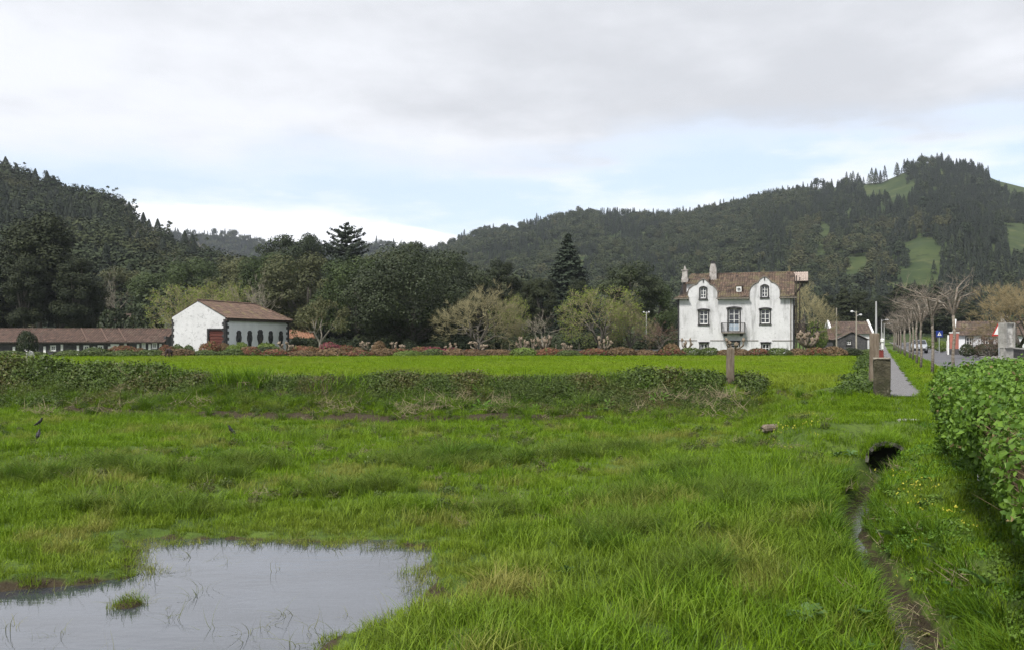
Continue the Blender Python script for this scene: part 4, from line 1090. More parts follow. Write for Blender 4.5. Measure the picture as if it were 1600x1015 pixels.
# ------------------------------------------------------------------ white barn
def barn():
    C0 = at(352, 551, 83.5)
    e = empty('barn', (C0.x, C0.y, -.45), R(-10.8)); tag(e, 'white stone barn with red-brown door, dark quoins and tiled roof', 'barn')
    Wd, Ln = 5.9, 14.2; h0 = EYE + 29.5 / F * 83.5 + .45; hr_ = EYE + 54 / F * 83.5 + .5
    m = MB()
    # gable wall (front, local y=0, x from -Wd to 0) with the door opening
    dz = EYE + (HOR - 515) / F * 83.5 + .45; do = (-1.82, -.10, .0, dz)
    do = (-1.85, -.16, .0, dz)
    wall_open(m, -Wd, 0, -.3, h0, 0, .3, [do])
    m.add([(-Wd, 0, h0), (0, 0, h0), (-Wd / 2, 0, hr_)], [(0, 1, 2)])
    m.add([(-Wd, 0, -.3), (-Wd, Ln, -.3), (-Wd, Ln, h0), (-Wd, 0, h0)], [(0, 3, 2, 1)])
    m.add([(-Wd, Ln, -.3), (0, Ln, -.3), (0, Ln, h0), (-Wd, Ln, h0)], [(0, 3, 2, 1)])
    m.build('gable_wall', MBARNW, e)
    s = MB(); s.add([(0, .002, -.3), (0, Ln, -.3), (0, Ln, h0), (0, .002, h0)], [(0, 1, 2, 3)]); s.build('side_wall', MCLEANW, e)
    dr = MB()
    for k in range(9): dr.box(do[0] + .03, do[1] - .03, .12, .17, .02 + k * dz / 9, (k + 1) * dz / 9 - .012)
    dro = dr.build('door', MREDDOOR, e)
    f_ = MB(); f_.box(do[0] - .16, do[0], -.03, .14, -.2, dz + .14); f_.box(do[1], do[1] + .14, -.03, .14, -.2, dz + .14); f_.box(do[0], do[1], -.03, .14, dz, dz + .14); f_.build('door_frame', MBASALT, dro)
    # quoins
    qs = [MB(), MB(), MB()]
    for k in range(int(h0 / .3)):
        z0 = k * .3; z1 = z0 + .3; a = .34 if k % 2 else .2; b = .2 if k % 2 else .34
        qs[0].box(-a, .03, -.03, .0 - .001, z0, z1); qs[0].box(.001, .03, -.0005, b * 2.0, z0, z1)
        qs[1].box(-Wd - .03, -Wd + a * .7, -.03, -.001, z0, z1); qs[1].box(-Wd - .03, -Wd - .001, -.0005, b, z0, z1)
        qs[2].box(.001, .03, Ln - b * 2.2, Ln + .03, z0, z1)
    for q in qs: q.build('quoin', MBASALT, e)
    # cornice under the eave
    MB().box(.001, .22, -.02, Ln + .25, h0 - .36, h0 - .02).build('cornice', MDWOOD, e)
    r = MB(); ov = .28; drop = ov * (hr_ - h0) / (Wd / 2); hip = 2.4
    tiled_roof(r, (ov, -.12, h0 - drop + .06), (ov, Ln + ov, h0 - drop + .06), (-Wd / 2, Ln - hip, hr_ + .06), (-Wd / 2, -.12, hr_ + .06))
    tiled_roof(r, (ov, Ln + ov, h0 - drop + .06), (-Wd - ov, Ln + ov, h0 - drop + .06), (-Wd / 2, Ln - hip, hr_ + .06), (-Wd / 2, Ln - hip, hr_ + .061), pitch=.5, course=.8)
    tiled_roof(r, (-Wd - ov * .2, Ln + ov, h0 + .02), (-Wd - ov * .2, -.02, h0 + .02), (-Wd / 2, -.02, hr_ + .06), (-Wd / 2, Ln - hip, hr_ + .06), pitch=.5, course=.8)
    ridge_cap(r, (-Wd / 2, -.12, hr_ + .12), (-Wd / 2, Ln - hip, hr_ + .12), .11); ridge_cap(r, (-Wd / 2, Ln - hip, hr_ + .1), (ov, Ln + ov, h0 - drop + .12), .1)
    r.build('roof', MTILEB, e)
    # five ornate stone windows: keyhole outline with a crested head
    def key(y, w, h, wood=None):
        b = MB(); zt = h
        out_ = []
        prof = [(.80, 0), (.80, .52), (.95, .58), (1.3, .64), (1.4, .74), (1.2, .82), (.95, .85), (1.15, .90), (1.05, .96), (.75, .93), (.6, 1.0), (.3, .95)]
        pts = [(y + a * w / 2, z * zt) for a, z in prof] + [(y, zt * 1.0)] + [(y - a * w / 2, z * zt) for a, z in prof[::-1]]
        b.prism(pts, .002, .10, 'x')
        o = b.build('window', MBASALT, e)
        i = MB(); i.prism([(y - w * .28, .05), (y + w * .28, .05), (y + w * .28, h * .62), (y + w * .18, h * .72), (y - w * .18, h * .72), (y - w * .28, h * .62)], .101, .115, 'x'); i.build('pane' if not wood else 'shutter', wood or MGLASS, o)
    hh = EYE + (HOR - 516) / F * 88 + .45
    for k, (px) in enumerate((372, 388, 403.5, 419, 434)):
        tt = (px - 352.5) / (446.5 - 352.5)
        # perspective-correct position along the wall
        yv = Ln * tt / (tt + (1 - tt) * (97.4 / 83.5)) * 1.0
        yv = Ln * (tt * 83.5) / (97.4 - tt * (97.4 - 83.5))
        key(yv, .72 if k != 2 else .92, hh * (1.0 if k != 2 else 1.04), MDWOOD if k == 2 else None)
    return e
barn()

# ------------------------------------------------------------------ long low stable on the far left
def shed():
    d = 96.0; zg = -.78
    x0, x1 = (-110 - 800) / F * d, (259 - 800) / F * d
    e = empty('stable', (x0, d, zg), 0); tag(e, 'long low black stable with red-brown roof and white door posts', 'stable')
    Lg = x1 - x0; he = EYE + (HOR - 533) / F * d - zg; hr_ = EYE + (HOR - 514.5) / F * (d + 3) - zg
    X = lambda px: (px - 800) / F * d - x0
    Z = lambda py: EYE + (HOR - py) / F * d - zg
    wins = [(79, 87, 540, 546.5), (131, 139, 540, 546.5), (153, 161, 540, 546.5), (222, 227, 536, 543), (238, 245, 536, 543)]
    m = MB(); wall_open(m, 0, Lg, -.3, he + .1, 0, .2, [(X(a) + .06, X(b) - .06, Z(dd), Z(c)) for a, b, c, dd in wins]); m.box(0, Lg, 5.0, 5.2, -.3, he); m.box(-.2, .0, 0, 5.2, -.3, he + .6); m.box(Lg - .2, Lg - .001, .001, 5.2, -.3, he + .6)
    m.build('wall', MBASALT2, e)
    for a, b, c, dd in wins:
        window(e, X(a) + .06, X(b) - .06, Z(dd), Z(c), 0, recess=.02, surround=.09, cols=2, rows=2, stone=MWPAINT, hood=False, sash=.06, sill=True, proud=.02)
    for px, a, b in ((22, 541, 550), (57, 542, 552), (70, 540.5, 560), (97, 537.5, 555), (122, 539, 555), (147.5, 540.5, 551), (171, 540.5, 553), (196, 536, 541), (216, 537, 546), (234, 537, 554), (251, 536.5, 543)):
        MB().box(X(px) - .13, X(px) + .13, -.06, -.002, max(-.2, Z(b) - .6), Z(a)).build('door_post', MWPAINT, e)
    MB().box(X(173), X(186), -.05, -.002, 0.2, Z(537)).build('door_panel', MWPAINT, e)
    r = MB(); tiled_roof(r, (-.3, -.5, he - .06), (Lg + .05, -.5, he - .06), (Lg + .05, 2.6, hr_), (-.3, 2.6, hr_), pitch=.3, course=.45)
    tiled_roof(r, (Lg + .05, 5.7, he - .06), (-.3, 5.7, he - .06), (-.3, 2.6, hr_), (Lg + .05, 2.6, hr_), pitch=.6, course=.9)
    ridge_cap(r, (-.3, 2.6, hr_ + .05), (Lg, 2.6, hr_ + .05))
    r.build('roof', MTILED, e)
    MB().box(-.3, Lg + .05, -.56, -.46, he - .16, he - .04).build('eave', MDWOOD, e)
    b = MB()
    for px in (120, 152, 180): b.tube([(X(px) - .8, 2.55, hr_ + .12), (X(px) + 1.5, -.5, he + .05)], .09, 6, tint=.9)
    b.build('roof_ridge_band', MTILED, e)
shed()

# ------------------------------------------------------------------ simple gabled cottages, each with its own look
def cottage(name, label, loc, rz, w, dp, h, rh, wallm, roofm, wins=(), chim=None, gable_coping=False, ridge_x=True, cat='house'):
    e = empty(name, loc, rz); tag(e, label, cat)
    m = MB(); wall_open(m, -w / 2, w / 2, -.3, h, 0, .2, [(a, b, c, d) for a, b, c, d in wins])
    if ridge_x:
        for s in (-1, 1):
            f = [(0, 1, 2, 3, 4)] if s > 0 else [(4, 3, 2, 1, 0)]
            m.add([(s * w / 2, 0, -.3), (s * w / 2, dp, -.3), (s * w / 2, dp, h), (s * w / 2, dp / 2, h + rh), (s * w / 2, 0, h)], f)
        m.add([(-w / 2, dp, -.3), (w / 2, dp, -.3), (w / 2, dp, h), (-w / 2, dp, h)], [(0, 3, 2, 1)])
    else:
        m.add([(-w / 2, 0, h), (w / 2, 0, h), (0, 0, h + rh)], [(0, 1, 2)])
        for s in (-1, 1): m.add([(s * w / 2, 0, -.3), (s * w / 2, dp, -.3), (s * w / 2, dp, h), (s * w / 2, 0, h)], [(0, 1, 2, 3)])
    m.build('wall', wallm, e)
    for a, b, c, d in wins: window(e, a, b, c, d, 0, surround=.1, cols=2, rows=2, hood=False)
    r = MB(); o = .3
    if ridge_x:
        k = rh / (dp / 2) * o
        tiled_roof(r, (-w / 2 - .05, -o, h - k + .05), (w / 2 + .05, -o, h - k + .05), (w / 2 + .05, dp / 2, h + rh + .05), (-w / 2 - .05, dp / 2, h + rh + .05), pitch=.35, course=.6)
        tiled_roof(r, (w / 2 + .05, dp + o, h - k + .05), (-w / 2 - .05, dp + o, h - k + .05), (-w / 2 - .05, dp / 2, h + rh + .05), (w / 2 + .05, dp / 2, h + rh + .05), pitch=.6, course=.9)
    else:
        k = rh / (w / 2) * o
        tiled_roof(r, (w / 2 + o, -.2, h - k + .05), (w / 2 + o, dp + .2, h - k + .05), (0, dp + .2, h + rh + .05), (0, -.2, h + rh + .05), pitch=.35, course=.6)
        tiled_roof(r, (-w / 2 - o, dp + .2, h - k + .05), (-w / 2 - o, -.2, h - k + .05), (0, -.2, h + rh + .05), (0, dp + .2, h + rh + .05), pitch=.35, course=.6)
    r.build('roof', roofm, e)
    if gable_coping:
        for s in ((-1, 1) if gable_coping is True else gable_coping):
            c = MB(); x_ = s * (w / 2 + .02)
            c.prism([(-.35, h - .25), (-.35, h + .15), (dp / 2, h + rh + .32), (dp + .35, h + .15), (dp + .35, h - .25), (dp / 2, h + rh - .1)], x_ - .14, x_ + .14, 'x'); c.build('gable_coping', MWPAINT, e)
    if chim: MB().box(*chim).build('chimney', MCHIM, e)
    return e
p = at(466, 549, 112); cottage('cottage', 'small pale house with bright orange roof behind the barn', (p.x, p.y, -.6), R(24), 4.6, 7, 2.1, 1.1, MCLEANW, MTILEO, ridge_x=True)
p = at(190, 545, 128); cottage('farmhouse', 'half hidden farmhouse roof behind the laurel and the stable', (p.x, p.y, .6), R(-4), 10, 6, 2.7, 1.9, MWHITE, MTILEG)
p = at(1331, 541, 128); cottage('cottage', 'white cottage with brown roof and raised white gables left of road', (p.x, p.y, -.1), R(-12), 5.9, 7, 2.35, 1.75, MWHITE, MTILEG, gable_coping=True)
p = at(1331, 541, 112); cottage('stone_shed', 'low dark stone shed with shallow gable beside the field corner', (p.x, p.y, -.1), R(-16), 3.9, 5, 1.45, .95, MBASALT2, MTILEG, wins=((-.62, -.12, .75, 1.35),), ridge_x=False, cat='shed')
p = at(1290, 541, 126); cottage('stone_shed', 'small dark outbuilding with pale lean-to roof left of the stone shed', (p.x, p.y, -.1), R(-14), 3.4, 5, 1.5, 1.5, MBASALT2, MTILED, cat='shed')
p = at(1516, 543, 92); hs = cottage('cottage', 'white roadside cottage with brown roof and white raised gable', (p.x + 2.6, p.y + 1.0, .0), R(-30), 6.8, 6.0, 1.95, 1.45, MCLEANW, MTILEG, wins=((-2.2, -1.6, .8, 1.7), (-.6, 0, .8, 1.7)), gable_coping=(-1,), chim=(1.2, 1.9, 2.6, 3.3, 2.8, 4.0))
p = at(1496, 543, 96); cottage('cottage', 'tiny white annex with dark roof beside the salmon gate wall', (p.x + .3, p.y, 0), R(-26), 2.0, 3, 1.15, .55, MCLEANW, MBASALT2 and MTILED, cat='shed')
# ================================================================== TREES ONE CAN TELL APART
def gz(x, y): return float(Hground(np.array([x]), np.array([y]))[0])
def foot(px, d): 
    x = (px - 800) / F * d
    return (x, d, gz(x, d) if d < 130 else -.5)
def hgt(py, d, z0): return EYE + (HOR - py) / F * d - z0

CED = [m_broadleaf('cedar_a', 18, 6.6, 58, 26000, .155, LCEDAR, 31, base=.20, flat=.8, csize=.21), m_conifer('cedar_b', 18, 7.2, LCEDAR, 32, bare=.22, ntier=44, per=12, lsize=.31), m_broadleaf('cedar_c', 18, 5.8, 52, 24000, .155, LCEDAR, 33, base=.18, flat=.85, csize=.23)]
def conifer_at(px, pyt, d, k, label, wsc=1.0, name='cedar_tree', group=None, src=None, h0=18.0):
    p = foot(px, d); h = hgt(pyt, d, p[2]); s = h / h0
    return put_tree(name, (src or CED)[k], p, label, 'tree', group, rng.random() * 6.28, (s * wsc, s * wsc, s))
for (px, pyt, d, k, w, lab) in [
    (-26, 372, 118, 1, 1.0, 'dark cedar cut off by the left picture edge above the stable'),
    (16, 352, 122, 0, 1.0, 'tall dark cedar left of the highest cedar above the stable'),
    (62, 312, 118, 2, 1.25, 'highest dark cedar rising above the stable roof'),
    (40, 380, 112, 2, 1.1, 'dark cedar standing in front below the highest cedar'),
    (92, 372, 120, 0, 1.05, 'dark cedar just right of the highest cedar'),
    (118, 392, 113, 0, 1.1, 'broad dark cedar near the right end of the cedar row'),
    (140, 418, 124, 2, 1.1, 'shorter dark cedar at the right end of the cedar row')]:
    conifer_at(px, pyt, d, k, lab, w, group='cedars behind the stable')

EV = [m_broadleaf('evergreen_a', 11.5, 13.0, 60, 40000, .135, LDARK, 41, base=.10, csize=.17), m_broadleaf('evergreen_b', 12, 9.5, 40, 22000, .145, LMID, 42, base=.16, csize=.18), m_broadleaf('evergreen_c', 12, 9.0, 40, 22000, .14, LOLIVE, 43, base=.12, csize=.17), m_broadleaf('evergreen_d', 10, 8.6, 30, 18000, .14, LDARK, 44, base=.3, flat=.55, csize=.19)]
HB = [11.5, 12, 12, 10]
def broad_at(px, pyt, d, k, label, wsc=1.0, name='evergreen_tree', group=None):
    p = foot(px, d); h = hgt(pyt, d, p[2]); s = h / HB[k]
    return put_tree(name, EV[k], p, label, 'tree', group, rng.random() * 6.28, (s * wsc, s * wsc, s))
broad_at(645, 390, 101, 0, 'huge dark rounded evergreen tree in the middle of the wood', 1.08)
broad_at(556, 402, 112, 1, 'dark green evergreen tree just left of the huge rounded one')
broad_at(478, 392, 118, 2, 'wide olive green feathery tree behind the right end of the barn', 1.1)
broad_at(420, 398, 124, 1, 'dark evergreen tree behind the barn roof hip', .9)
broad_at(372, 400, 138, 2, 'olive evergreen tree behind the barn ridge', 1.0)
broad_at(700, 400, 118, 3, 'dark evergreen tree tucked behind the huge rounded one', 1.0)
broad_at(982, 417, 112, 3, 'flat topped dark evergreen tree above the budding tree', 1.0)
broad_at(1024, 442, 122, 1, 'dark evergreen tree left of the manor roof', .75)
broad_at(238, 428, 150, 1, 'dark evergreen tree behind the twiggy tree left of the barn', 1.0)
broad_at(196, 415, 160, 2, 'olive evergreen tree between the cedars and the barn', 1.0)
broad_at(300, 405, 155, 1, 'dark evergreen tree on the slope above the barn gable', .9)
broad_at(610, 388, 140, 2, 'olive treetop showing above the huge rounded evergreen', .9)
UMB = m_broadleaf('umbrella_tree', 15, 6.0, 12, 4500, .17, LW1, 47, base=.72, flat=.5, csize=.3)
for px, pyt, d, w, lab in [(437, 366, 170, .9, 'rounded treetop standing above the wood behind the barn hip'), (489, 364, 176, .7, 'small tufted treetop just left of the layered pine'), (640, 376, 172, .9, 'low tufted treetop right of the layered pine against the sky')]:
    p = foot(px, d); s = hgt(pyt, d, p[2]) / 15; put_tree('tall_tree', UMB, p, lab, 'tree', None, rng.random() * 6, (s * w, s * w, s))
NOR = [m_conifer('norfolk_pine', 18, 9.5, LPINE, 51, bare=.25, ntier=22, per=11, lsize=.26, shape='norfolk'), m_conifer('cone_pine', 18, 11.5, LPINE, 52, bare=.10, ntier=48, per=12, lsize=.28, shape='cone', irregular=.14)]
conifer_at(541, 351, 150, 0, 'layered dark pine with flat top rising above the wood', .92, 'layered_pine', None, NOR)
conifer_at(887, 367, 142, 1, 'tall cone shaped pine above the budding tree', 1.2, 'cone_pine', None, NOR)
for (px, pyt, d, k, w, lab) in [(787, 399, 122, 0, 1.0, 'dark cedar right of the large bare tree'), (746, 416, 128, 2, .9, 'dark rounded cedar top behind the large bare tree'), (822, 432, 118, 0, .8, 'narrow dark cedar between the bare tree and the budding tree'), (848, 424, 116, 2, 1.0, 'dark cedar just left of the budding tree'), (905, 430, 130, 0, .9, 'dark cedar below the cone shaped pine')]:
    conifer_at(px, pyt, d, k, lab, w)
ordn = ['first', 'second', 'third', 'fourth', 'fifth', 'sixth', 'seventh', 'eighth', 'ninth', 'tenth', 'eleventh', 'twelfth', 'thirteenth', 'fourteenth', 'fifteenth', 'sixteenth', 'seventeenth', 'eighteenth', 'nineteenth', 'twentieth']
ordn += ['twenty-' + a for a in ordn[:9]] + ['thirtieth'] + ['thirty-' + a for a in ordn[:9]] + ['fortieth']
for i, (px, pyt, k, w) in enumerate([(1292, 456, 0, 1.2), (1318, 450, 1, 1.1), (1346, 449, 0, 1.2), (1376, 455, 2, 1.2), (1404, 446, 1, 1.2), (1434, 438, 0, 1.3), (1462, 445, 1, 1.2), (1492, 462, 2, 1.3), (1520, 474, 1, 1.2)]):
    conifer_at(px, pyt, 175 + 6 * (i % 3), k, '%s dark cedar from the left in the belt behind the road' % ordn[i], w, group='dark cedar belt behind the road')

# bare and budding trees
BIG = m_bare('bare_tree', 7.2, 10.0, 61, MBARK, MTWIG, forks=7, trunk=.15, levels=5, ntwig=9, spread=.75, up=.25, twr=.010)
BUD = m_bare('budding_tree', 7.4, 9.6, 62, MBARK, MTWIG, forks=7, trunk=.14, levels=5, ntwig=8, spread=.72, up=.35, leaves=LBUD, nleaf=5200, lsize=.085, twr=.010)
OCH = m_bare('ochre_tree', 7.0, 9.6, 63, MBARK, MTWIGY, forks=8, trunk=.12, levels=5, ntwig=11, spread=.7, up=.4, twr=.009)
PAL = m_bare('pale_tree', 9.5, 6.5, 64, MBARKP, MTWIGP, forks=4, trunk=.3, levels=4, ntwig=5, spread=.55, up=.5, twr=.016)
RUS = m_bare('russet_tree', 4.6, 5.2, 65, MBARK, MTWIGR, forks=6, trunk=.1, levels=4, ntwig=8, spread=.75, up=.3, twr=.009)
SLI = m_bare('slim_tree', 6.4, 4.8, 66, MBARKP, MTWIG, forks=4, trunk=.28, levels=4, ntwig=5, spread=.6, up=.3, leaves=LOLIVE, nleaf=4200, lsize=.11, twr=.010)
def bare_at(px, pyt, d, src, h0, label, wsc=1.0, name='bare_tree'):
    p = foot(px, d); h = hgt(pyt, d, p[2]); s = h / h0
    return put_tree(name, src, p, label, 'tree', None, rng.random() * 6.28, (s * wsc, s * wsc, s))
bare_at(748, 432, 89, BIG, 7.6, 'large rounded bare tree with tan twigs in the middle', 1.1)
bare_at(936, 432, 88, BUD, 7.8, 'large rounded tree with yellow green buds', .98, 'budding_tree')
bare_at(985, 462, 90, BIG, 7.6, 'bare tree against the right side of the budding tree', .8)
bare_at(800, 450, 107, BUD, 7.8, 'smaller budding tree behind the large bare tree', .55, 'budding_tree')
bare_at(848, 487, 92, PAL, 9.8, 'small pale limbed bare tree left of the budding tree', 1.5)
bare_at(300, 430, 104, BUD, 7.8, 'twiggy olive tree standing behind the barn gable', .95, 'budding_tree')
bare_at(352, 426, 112, BUD, 7.8, 'twiggy tree with yellow green haze behind the barn roof', .7, 'budding_tree')
bare_at(178, 424, 132, PAL, 9.8, 'pale bare tree between the cedars and the barn', .75)
bare_at(412, 428, 108, PAL, 9.8, 'pale crooked bare tree above the right end of the barn', .9)
bare_at(500, 457, 92, SLI, 6.8, 'slim olive leaved tree with pale trunk right of the barn', 1.0, 'slim_tree')
bare_at(1033, 482, 97, RUS, 4.9, 'low russet bare tree left of the manor house', 1.1)
bare_at(1214, 408, 120, BIG, 7.6, 'tall bare tree showing above the manor roof', .75)
bare_at(1262, 432, 106, BIG, 7.6, 'greenish bare tree right of the manor house', .75)
bare_at(1592, 414, 78, OCH, 7.5, 'large ochre twigged bare tree at the right picture edge', 1.15)
bare_at(1546, 503, 66, RUS, 4.9, 'dark bare garden shrub behind the roadside wall', 1.0, 'bare_shrub')
bare_at(1500, 518, 150, RUS, 4.9, 'faint bare shrub at the far end of the road', 1.2, 'bare_shrub')

# ================================================================== SHRUBS IN FRONT OF THE HOUSES
def m_shrub(name, w, h, n, ls, mats, seed, share=.6, skirt=.3):
    """clipped mound; second material takes the flowering top"""
    g = np.random.default_rng(seed)
    d = unit(g.normal(size=(n, 3)) + np.array([0, 0, .35])); d[:, 2] = np.abs(d[:, 2]) * np.where(g.random(n) < .8, 1, -.4)
    lob = 1 + .22 * (fbm(d[:, 0] * 2.2 + seed, d[:, 1] * 2.2 + seed * 3 + d[:, 2], 3) - .5) * 2
    r = lob * (.82 + .2 * g.random(n))
    P = np.column_stack([d[:, 0] * r * w / 2, d[:, 1] * r * w / 2, h * .36 + d[:, 2] * r * h * .62])
    V, Fq, T = leaf_cards(P, np.full(n, ls), d, .55, .6, None, g)
    mi = np.zeros(n, dtype=np.int32)
    if len(mats) > 1:
        pat = fbm(P[:, 0] * 1.6 / w * 3 + seed, P[:, 1] * 3 / w + 5, 3)
        mi = ((d[:, 2] > .05 + .5 * (pat - .5)) & (g.random(n) < share)).astype(np.int32)
    k = len(V); A = np.column_stack([g.normal(size=(14, 2)) * w * .05, np.full(14, -.1)]); B = np.column_stack([g.normal(size=(14, 2)) * w * .28, h * (.5 + .3 * g.random(14))])
    V2, F2, T2 = twig_cones(A, B, np.full(14, .025), g)
    me = np_mesh(name, V, Fq, mats, T); me.polygons.foreach_set('material_index', mi)
    return np_mesh(name + '_stems', V2, F2, MBARK, T2), me
SH = {'green': [m_shrub('shrub_g%d' % i, 2.2, 1.1, 1500, .085, [LSHRUB], 70 + i) for i in range(3)],
      'light': [m_shrub('shrub_l%d' % i, 2.2, 1.0, 1500, .085, [LSHRUBL], 75 + i) for i in range(2)],
      'bronze': [m_shrub('shrub_b%d' % i, 2.2, 1.0, 1500, .085, [LSHRUBB], 78 + i) for i in range(2)],
      'rose': [m_shrub('shrub_r%d' % i, 2.2, 1.1, 1700, .085, [LSHRUB, LROSE], 80 + i, .78) for i in range(3)],
      'pink': [m_shrub('shrub_p%d' % i, 2.2, 1.0, 1700, .085, [LSHRUB, LPINK], 84 + i, .85) for i in range(2)],
      'dark': [m_shrub('shrub_d%d' % i, 2.2, 1.6, 2400, .085, [LDARK], 88 + i) for i in range(2)]}
def shrub_at(px0, px1, pyt, pyb, kind, label=None, d=None, group=None, name='azalea_shrub', stretch=1.0):
    d = d or F * EYE / (max(pyb, 547) - HOR + .0)
    x = ((px0 + px1) / 2 - 800) / F * d; z0 = EYE + (HOR - pyb) / F * d
    zt = EYE + (HOR - pyt) / F * d; w = (px1 - px0) / F * d
    z0 = min(z0, gz(x, d) + .02)
    ms = SH[kind][rng.integers(len(SH[kind]))]; h0 = {'dark': 1.6, 'green': 1.1, 'rose': 1.1}.get(kind, 1.0)
    e = empty(name, (x, d, z0), rng.random() * 6.28); s = w / 2.25; e.scale = (s, s, (zt - z0) / (h0 * .99))
    tag(e, label, 'shrub', group); link('stems', ms[0], e); link('foliage', ms[1], e)
    return e
shrub_at(26, 57, 515, 551, 'dark', 'dark rounded evergreen bush in front of the stable', 90, name='evergreen_bush')
shrub_at(168, 216, 539, 558, 'rose', 'wide rose flowering shrub in front of the stable door', 80)
shrub_at(206, 229, 543, 557, 'bronze', 'bronze green shrub right of the wide rose shrub by the stable', 79)
shrub_at(128, 156, 548, 558, 'bronze', 'small low bronze shrub under the stable windows', 82)
shrub_at(246, 273, 538, 556, 'rose', 'rose flowering shrub at the corner of stable and barn', 78)
shrub_at(268, 288, 537, 553, 'green', 'round green shrub on a stem before the barn gable, left one', 79)
shrub_at(285, 304, 538, 552, 'green', 'round green shrub on a stem before the barn gable, right one', 79)
shrub_at(311, 344, 533, 552, 'rose', 'dark rose shrub in front of the red barn door', 80)
shrub_at(338, 361, 535, 551, 'bronze', 'bronze shrub between barn door and barn corner', 81)
shrub_at(352, 377, 538, 553, 'light', 'bright green shrub at the front corner of the barn', 78)
shrub_at(363, 392, 534, 548, 'light', 'pale green shrub below the two left barn windows', 83)
shrub_at(396, 436, 535, 550, 'light', 'wide yellow green shrub below the right barn windows', 83)
ib = 0
for px0, px1, t, k in [(376, 404, 543, 'bronze'), (404, 440, 543, 'green'), (452, 480, 542, 'rose'), (470, 500, 543, 'rose'), (500, 530, 537, 'pink'), (524, 555, 541, 'rose'), (548, 572, 544, 'bronze'), (600, 640, 546, 'rose'), (640, 668, 543, 'rose'), (655, 690, 544, 'pink'), (690, 722, 545, 'pink'), (722, 752, 547, 'rose'), (752, 790, 547, 'bronze'), (790, 830, 548, 'bronze'), (830, 862, 548, 'rose'), (862, 905, 547, 'bronze'), (905, 945, 548, 'bronze'), (945, 985, 547, 'rose'), (985, 1022, 548, 'bronze')]:
    shrub_at(px0 - 4, px1 + 4, t - 2.5, 555, k, '%s azalea mound, %s from the left in the flower bed behind the edging' % ({'rose': 'rose flowering', 'pink': 'bright pink', 'bronze': 'bronze leaved', 'green': 'green'}[k], ordn[ib]), 79 + 3 * rng.random(), 'azalea mounds in the flower beds'); ib += 1
# low clipped edging along the back of the field
x = 88
kinds = ['green', 'rose', 'light', 'bronze', 'bronze', 'green', 'bronze', 'rose']
i = 0
while x < 1052:
    w = rng.uniform(26, 46); k = kinds[rng.integers(len(kinds))]
    if x < 240: k = 'green'
    shrub_at(x - 4, x + w + 4, rng.uniform(541.0, 547.0), 559, k, '%s low clipped mound, %s from the left in the edging row' % ({'rose': 'rose tinted', 'light': 'light green', 'bronze': 'bronze', 'green': 'dull green'}[k], ordn[i]), 71 + 1.6 * rng.random(), 'low edging mounds along the field')
    x += w; i += 1
for px0, px1, t, k, lab in [(-8, 40, 547, 'green', 'green shrub mass at the left edge below the stable'), (34, 74, 549, 'green', 'green shrub behind the calf below the stable'), (398, 436, 541, 'dark', 'dark upright shrub in front of the right barn windows'), (580, 604, 532, 'bronze', 'tall thin russet shrub among the flower beds'), (1035, 1064, 536, 'bronze', 'russet bush at the left corner of the manor')]:
    shrub_at(px0, px1, t, 558, k, lab, 73)
for px0, px1, t, k, lab in [(1060, 1098, 545, 'green', 'clipped green mound under the left ground floor window'), (1094, 1124, 544.5, 'green', 'round green mound between manor window and door'), (1120, 1146, 548, 'bronze', 'bronze mound below the manor balcony, left'), (1144, 1172, 547, 'bronze', 'bronze mound below the manor balcony, right'), (1168, 1202, 545.5, 'rose', 'rose tinted mound under the right ground floor window'), (1198, 1236, 545.5, 'green', 'green mound at the right corner of the manor'), (1232, 1264, 546, 'bronze', 'bronze mound right of the manor corner'), (1258, 1290, 544, 'rose', 'reddish mound left of the stone shed'), (1284, 1322, 543, 'bronze', 'brown mound in front of the stone shed'), (1316, 1346, 545, 'dark', 'dark ivy covered mound at the field corner'), (1338, 1362, 548, 'green', 'green mound beside the tall wooden post')]:
    shrub_at(px0 - 2, px1 + 2, t - 2.5, 559, k, lab, 72 + rng.random())
shrub_at(1256, 1294, 502, 546, 'light', 'rounded bright green bush between manor and stone shed', 108, name='green_bush')
shrub_at(150, 205, 482, 540, 'dark', 'broad dark laurel bush behind the stable, left one', 112, name='laurel_bush')
shrub_at(195, 258, 482, 540, 'dark', 'broad dark laurel bush behind the stable, right one', 110, name='laurel_bush')
shrub_at(452, 474, 525, 545, 'dark', 'dark bush before the orange roofed house', 100, name='laurel_bush')
shrub_at(1436, 1462, 526, 545, 'light', 'yellow green bush at the far bend of the road', 118, name='green_bush')
shrub_at(1460, 1482, 532, 549, 'light', 'yellow green bush behind the white bollard', 98, name='green_bush')
for px0, px1 in ((1500, 1522), (1520, 1560), (1548, 1600)):
    shrub_at(px0, px1, 536, 556, 'dark', 'dark garden shrub behind the roadside wall, %s one from the left' % ordn[(px0 > 1510) + (px0 > 1540)], 74, 'garden shrubs along the roadside wall', name='garden_shrub')

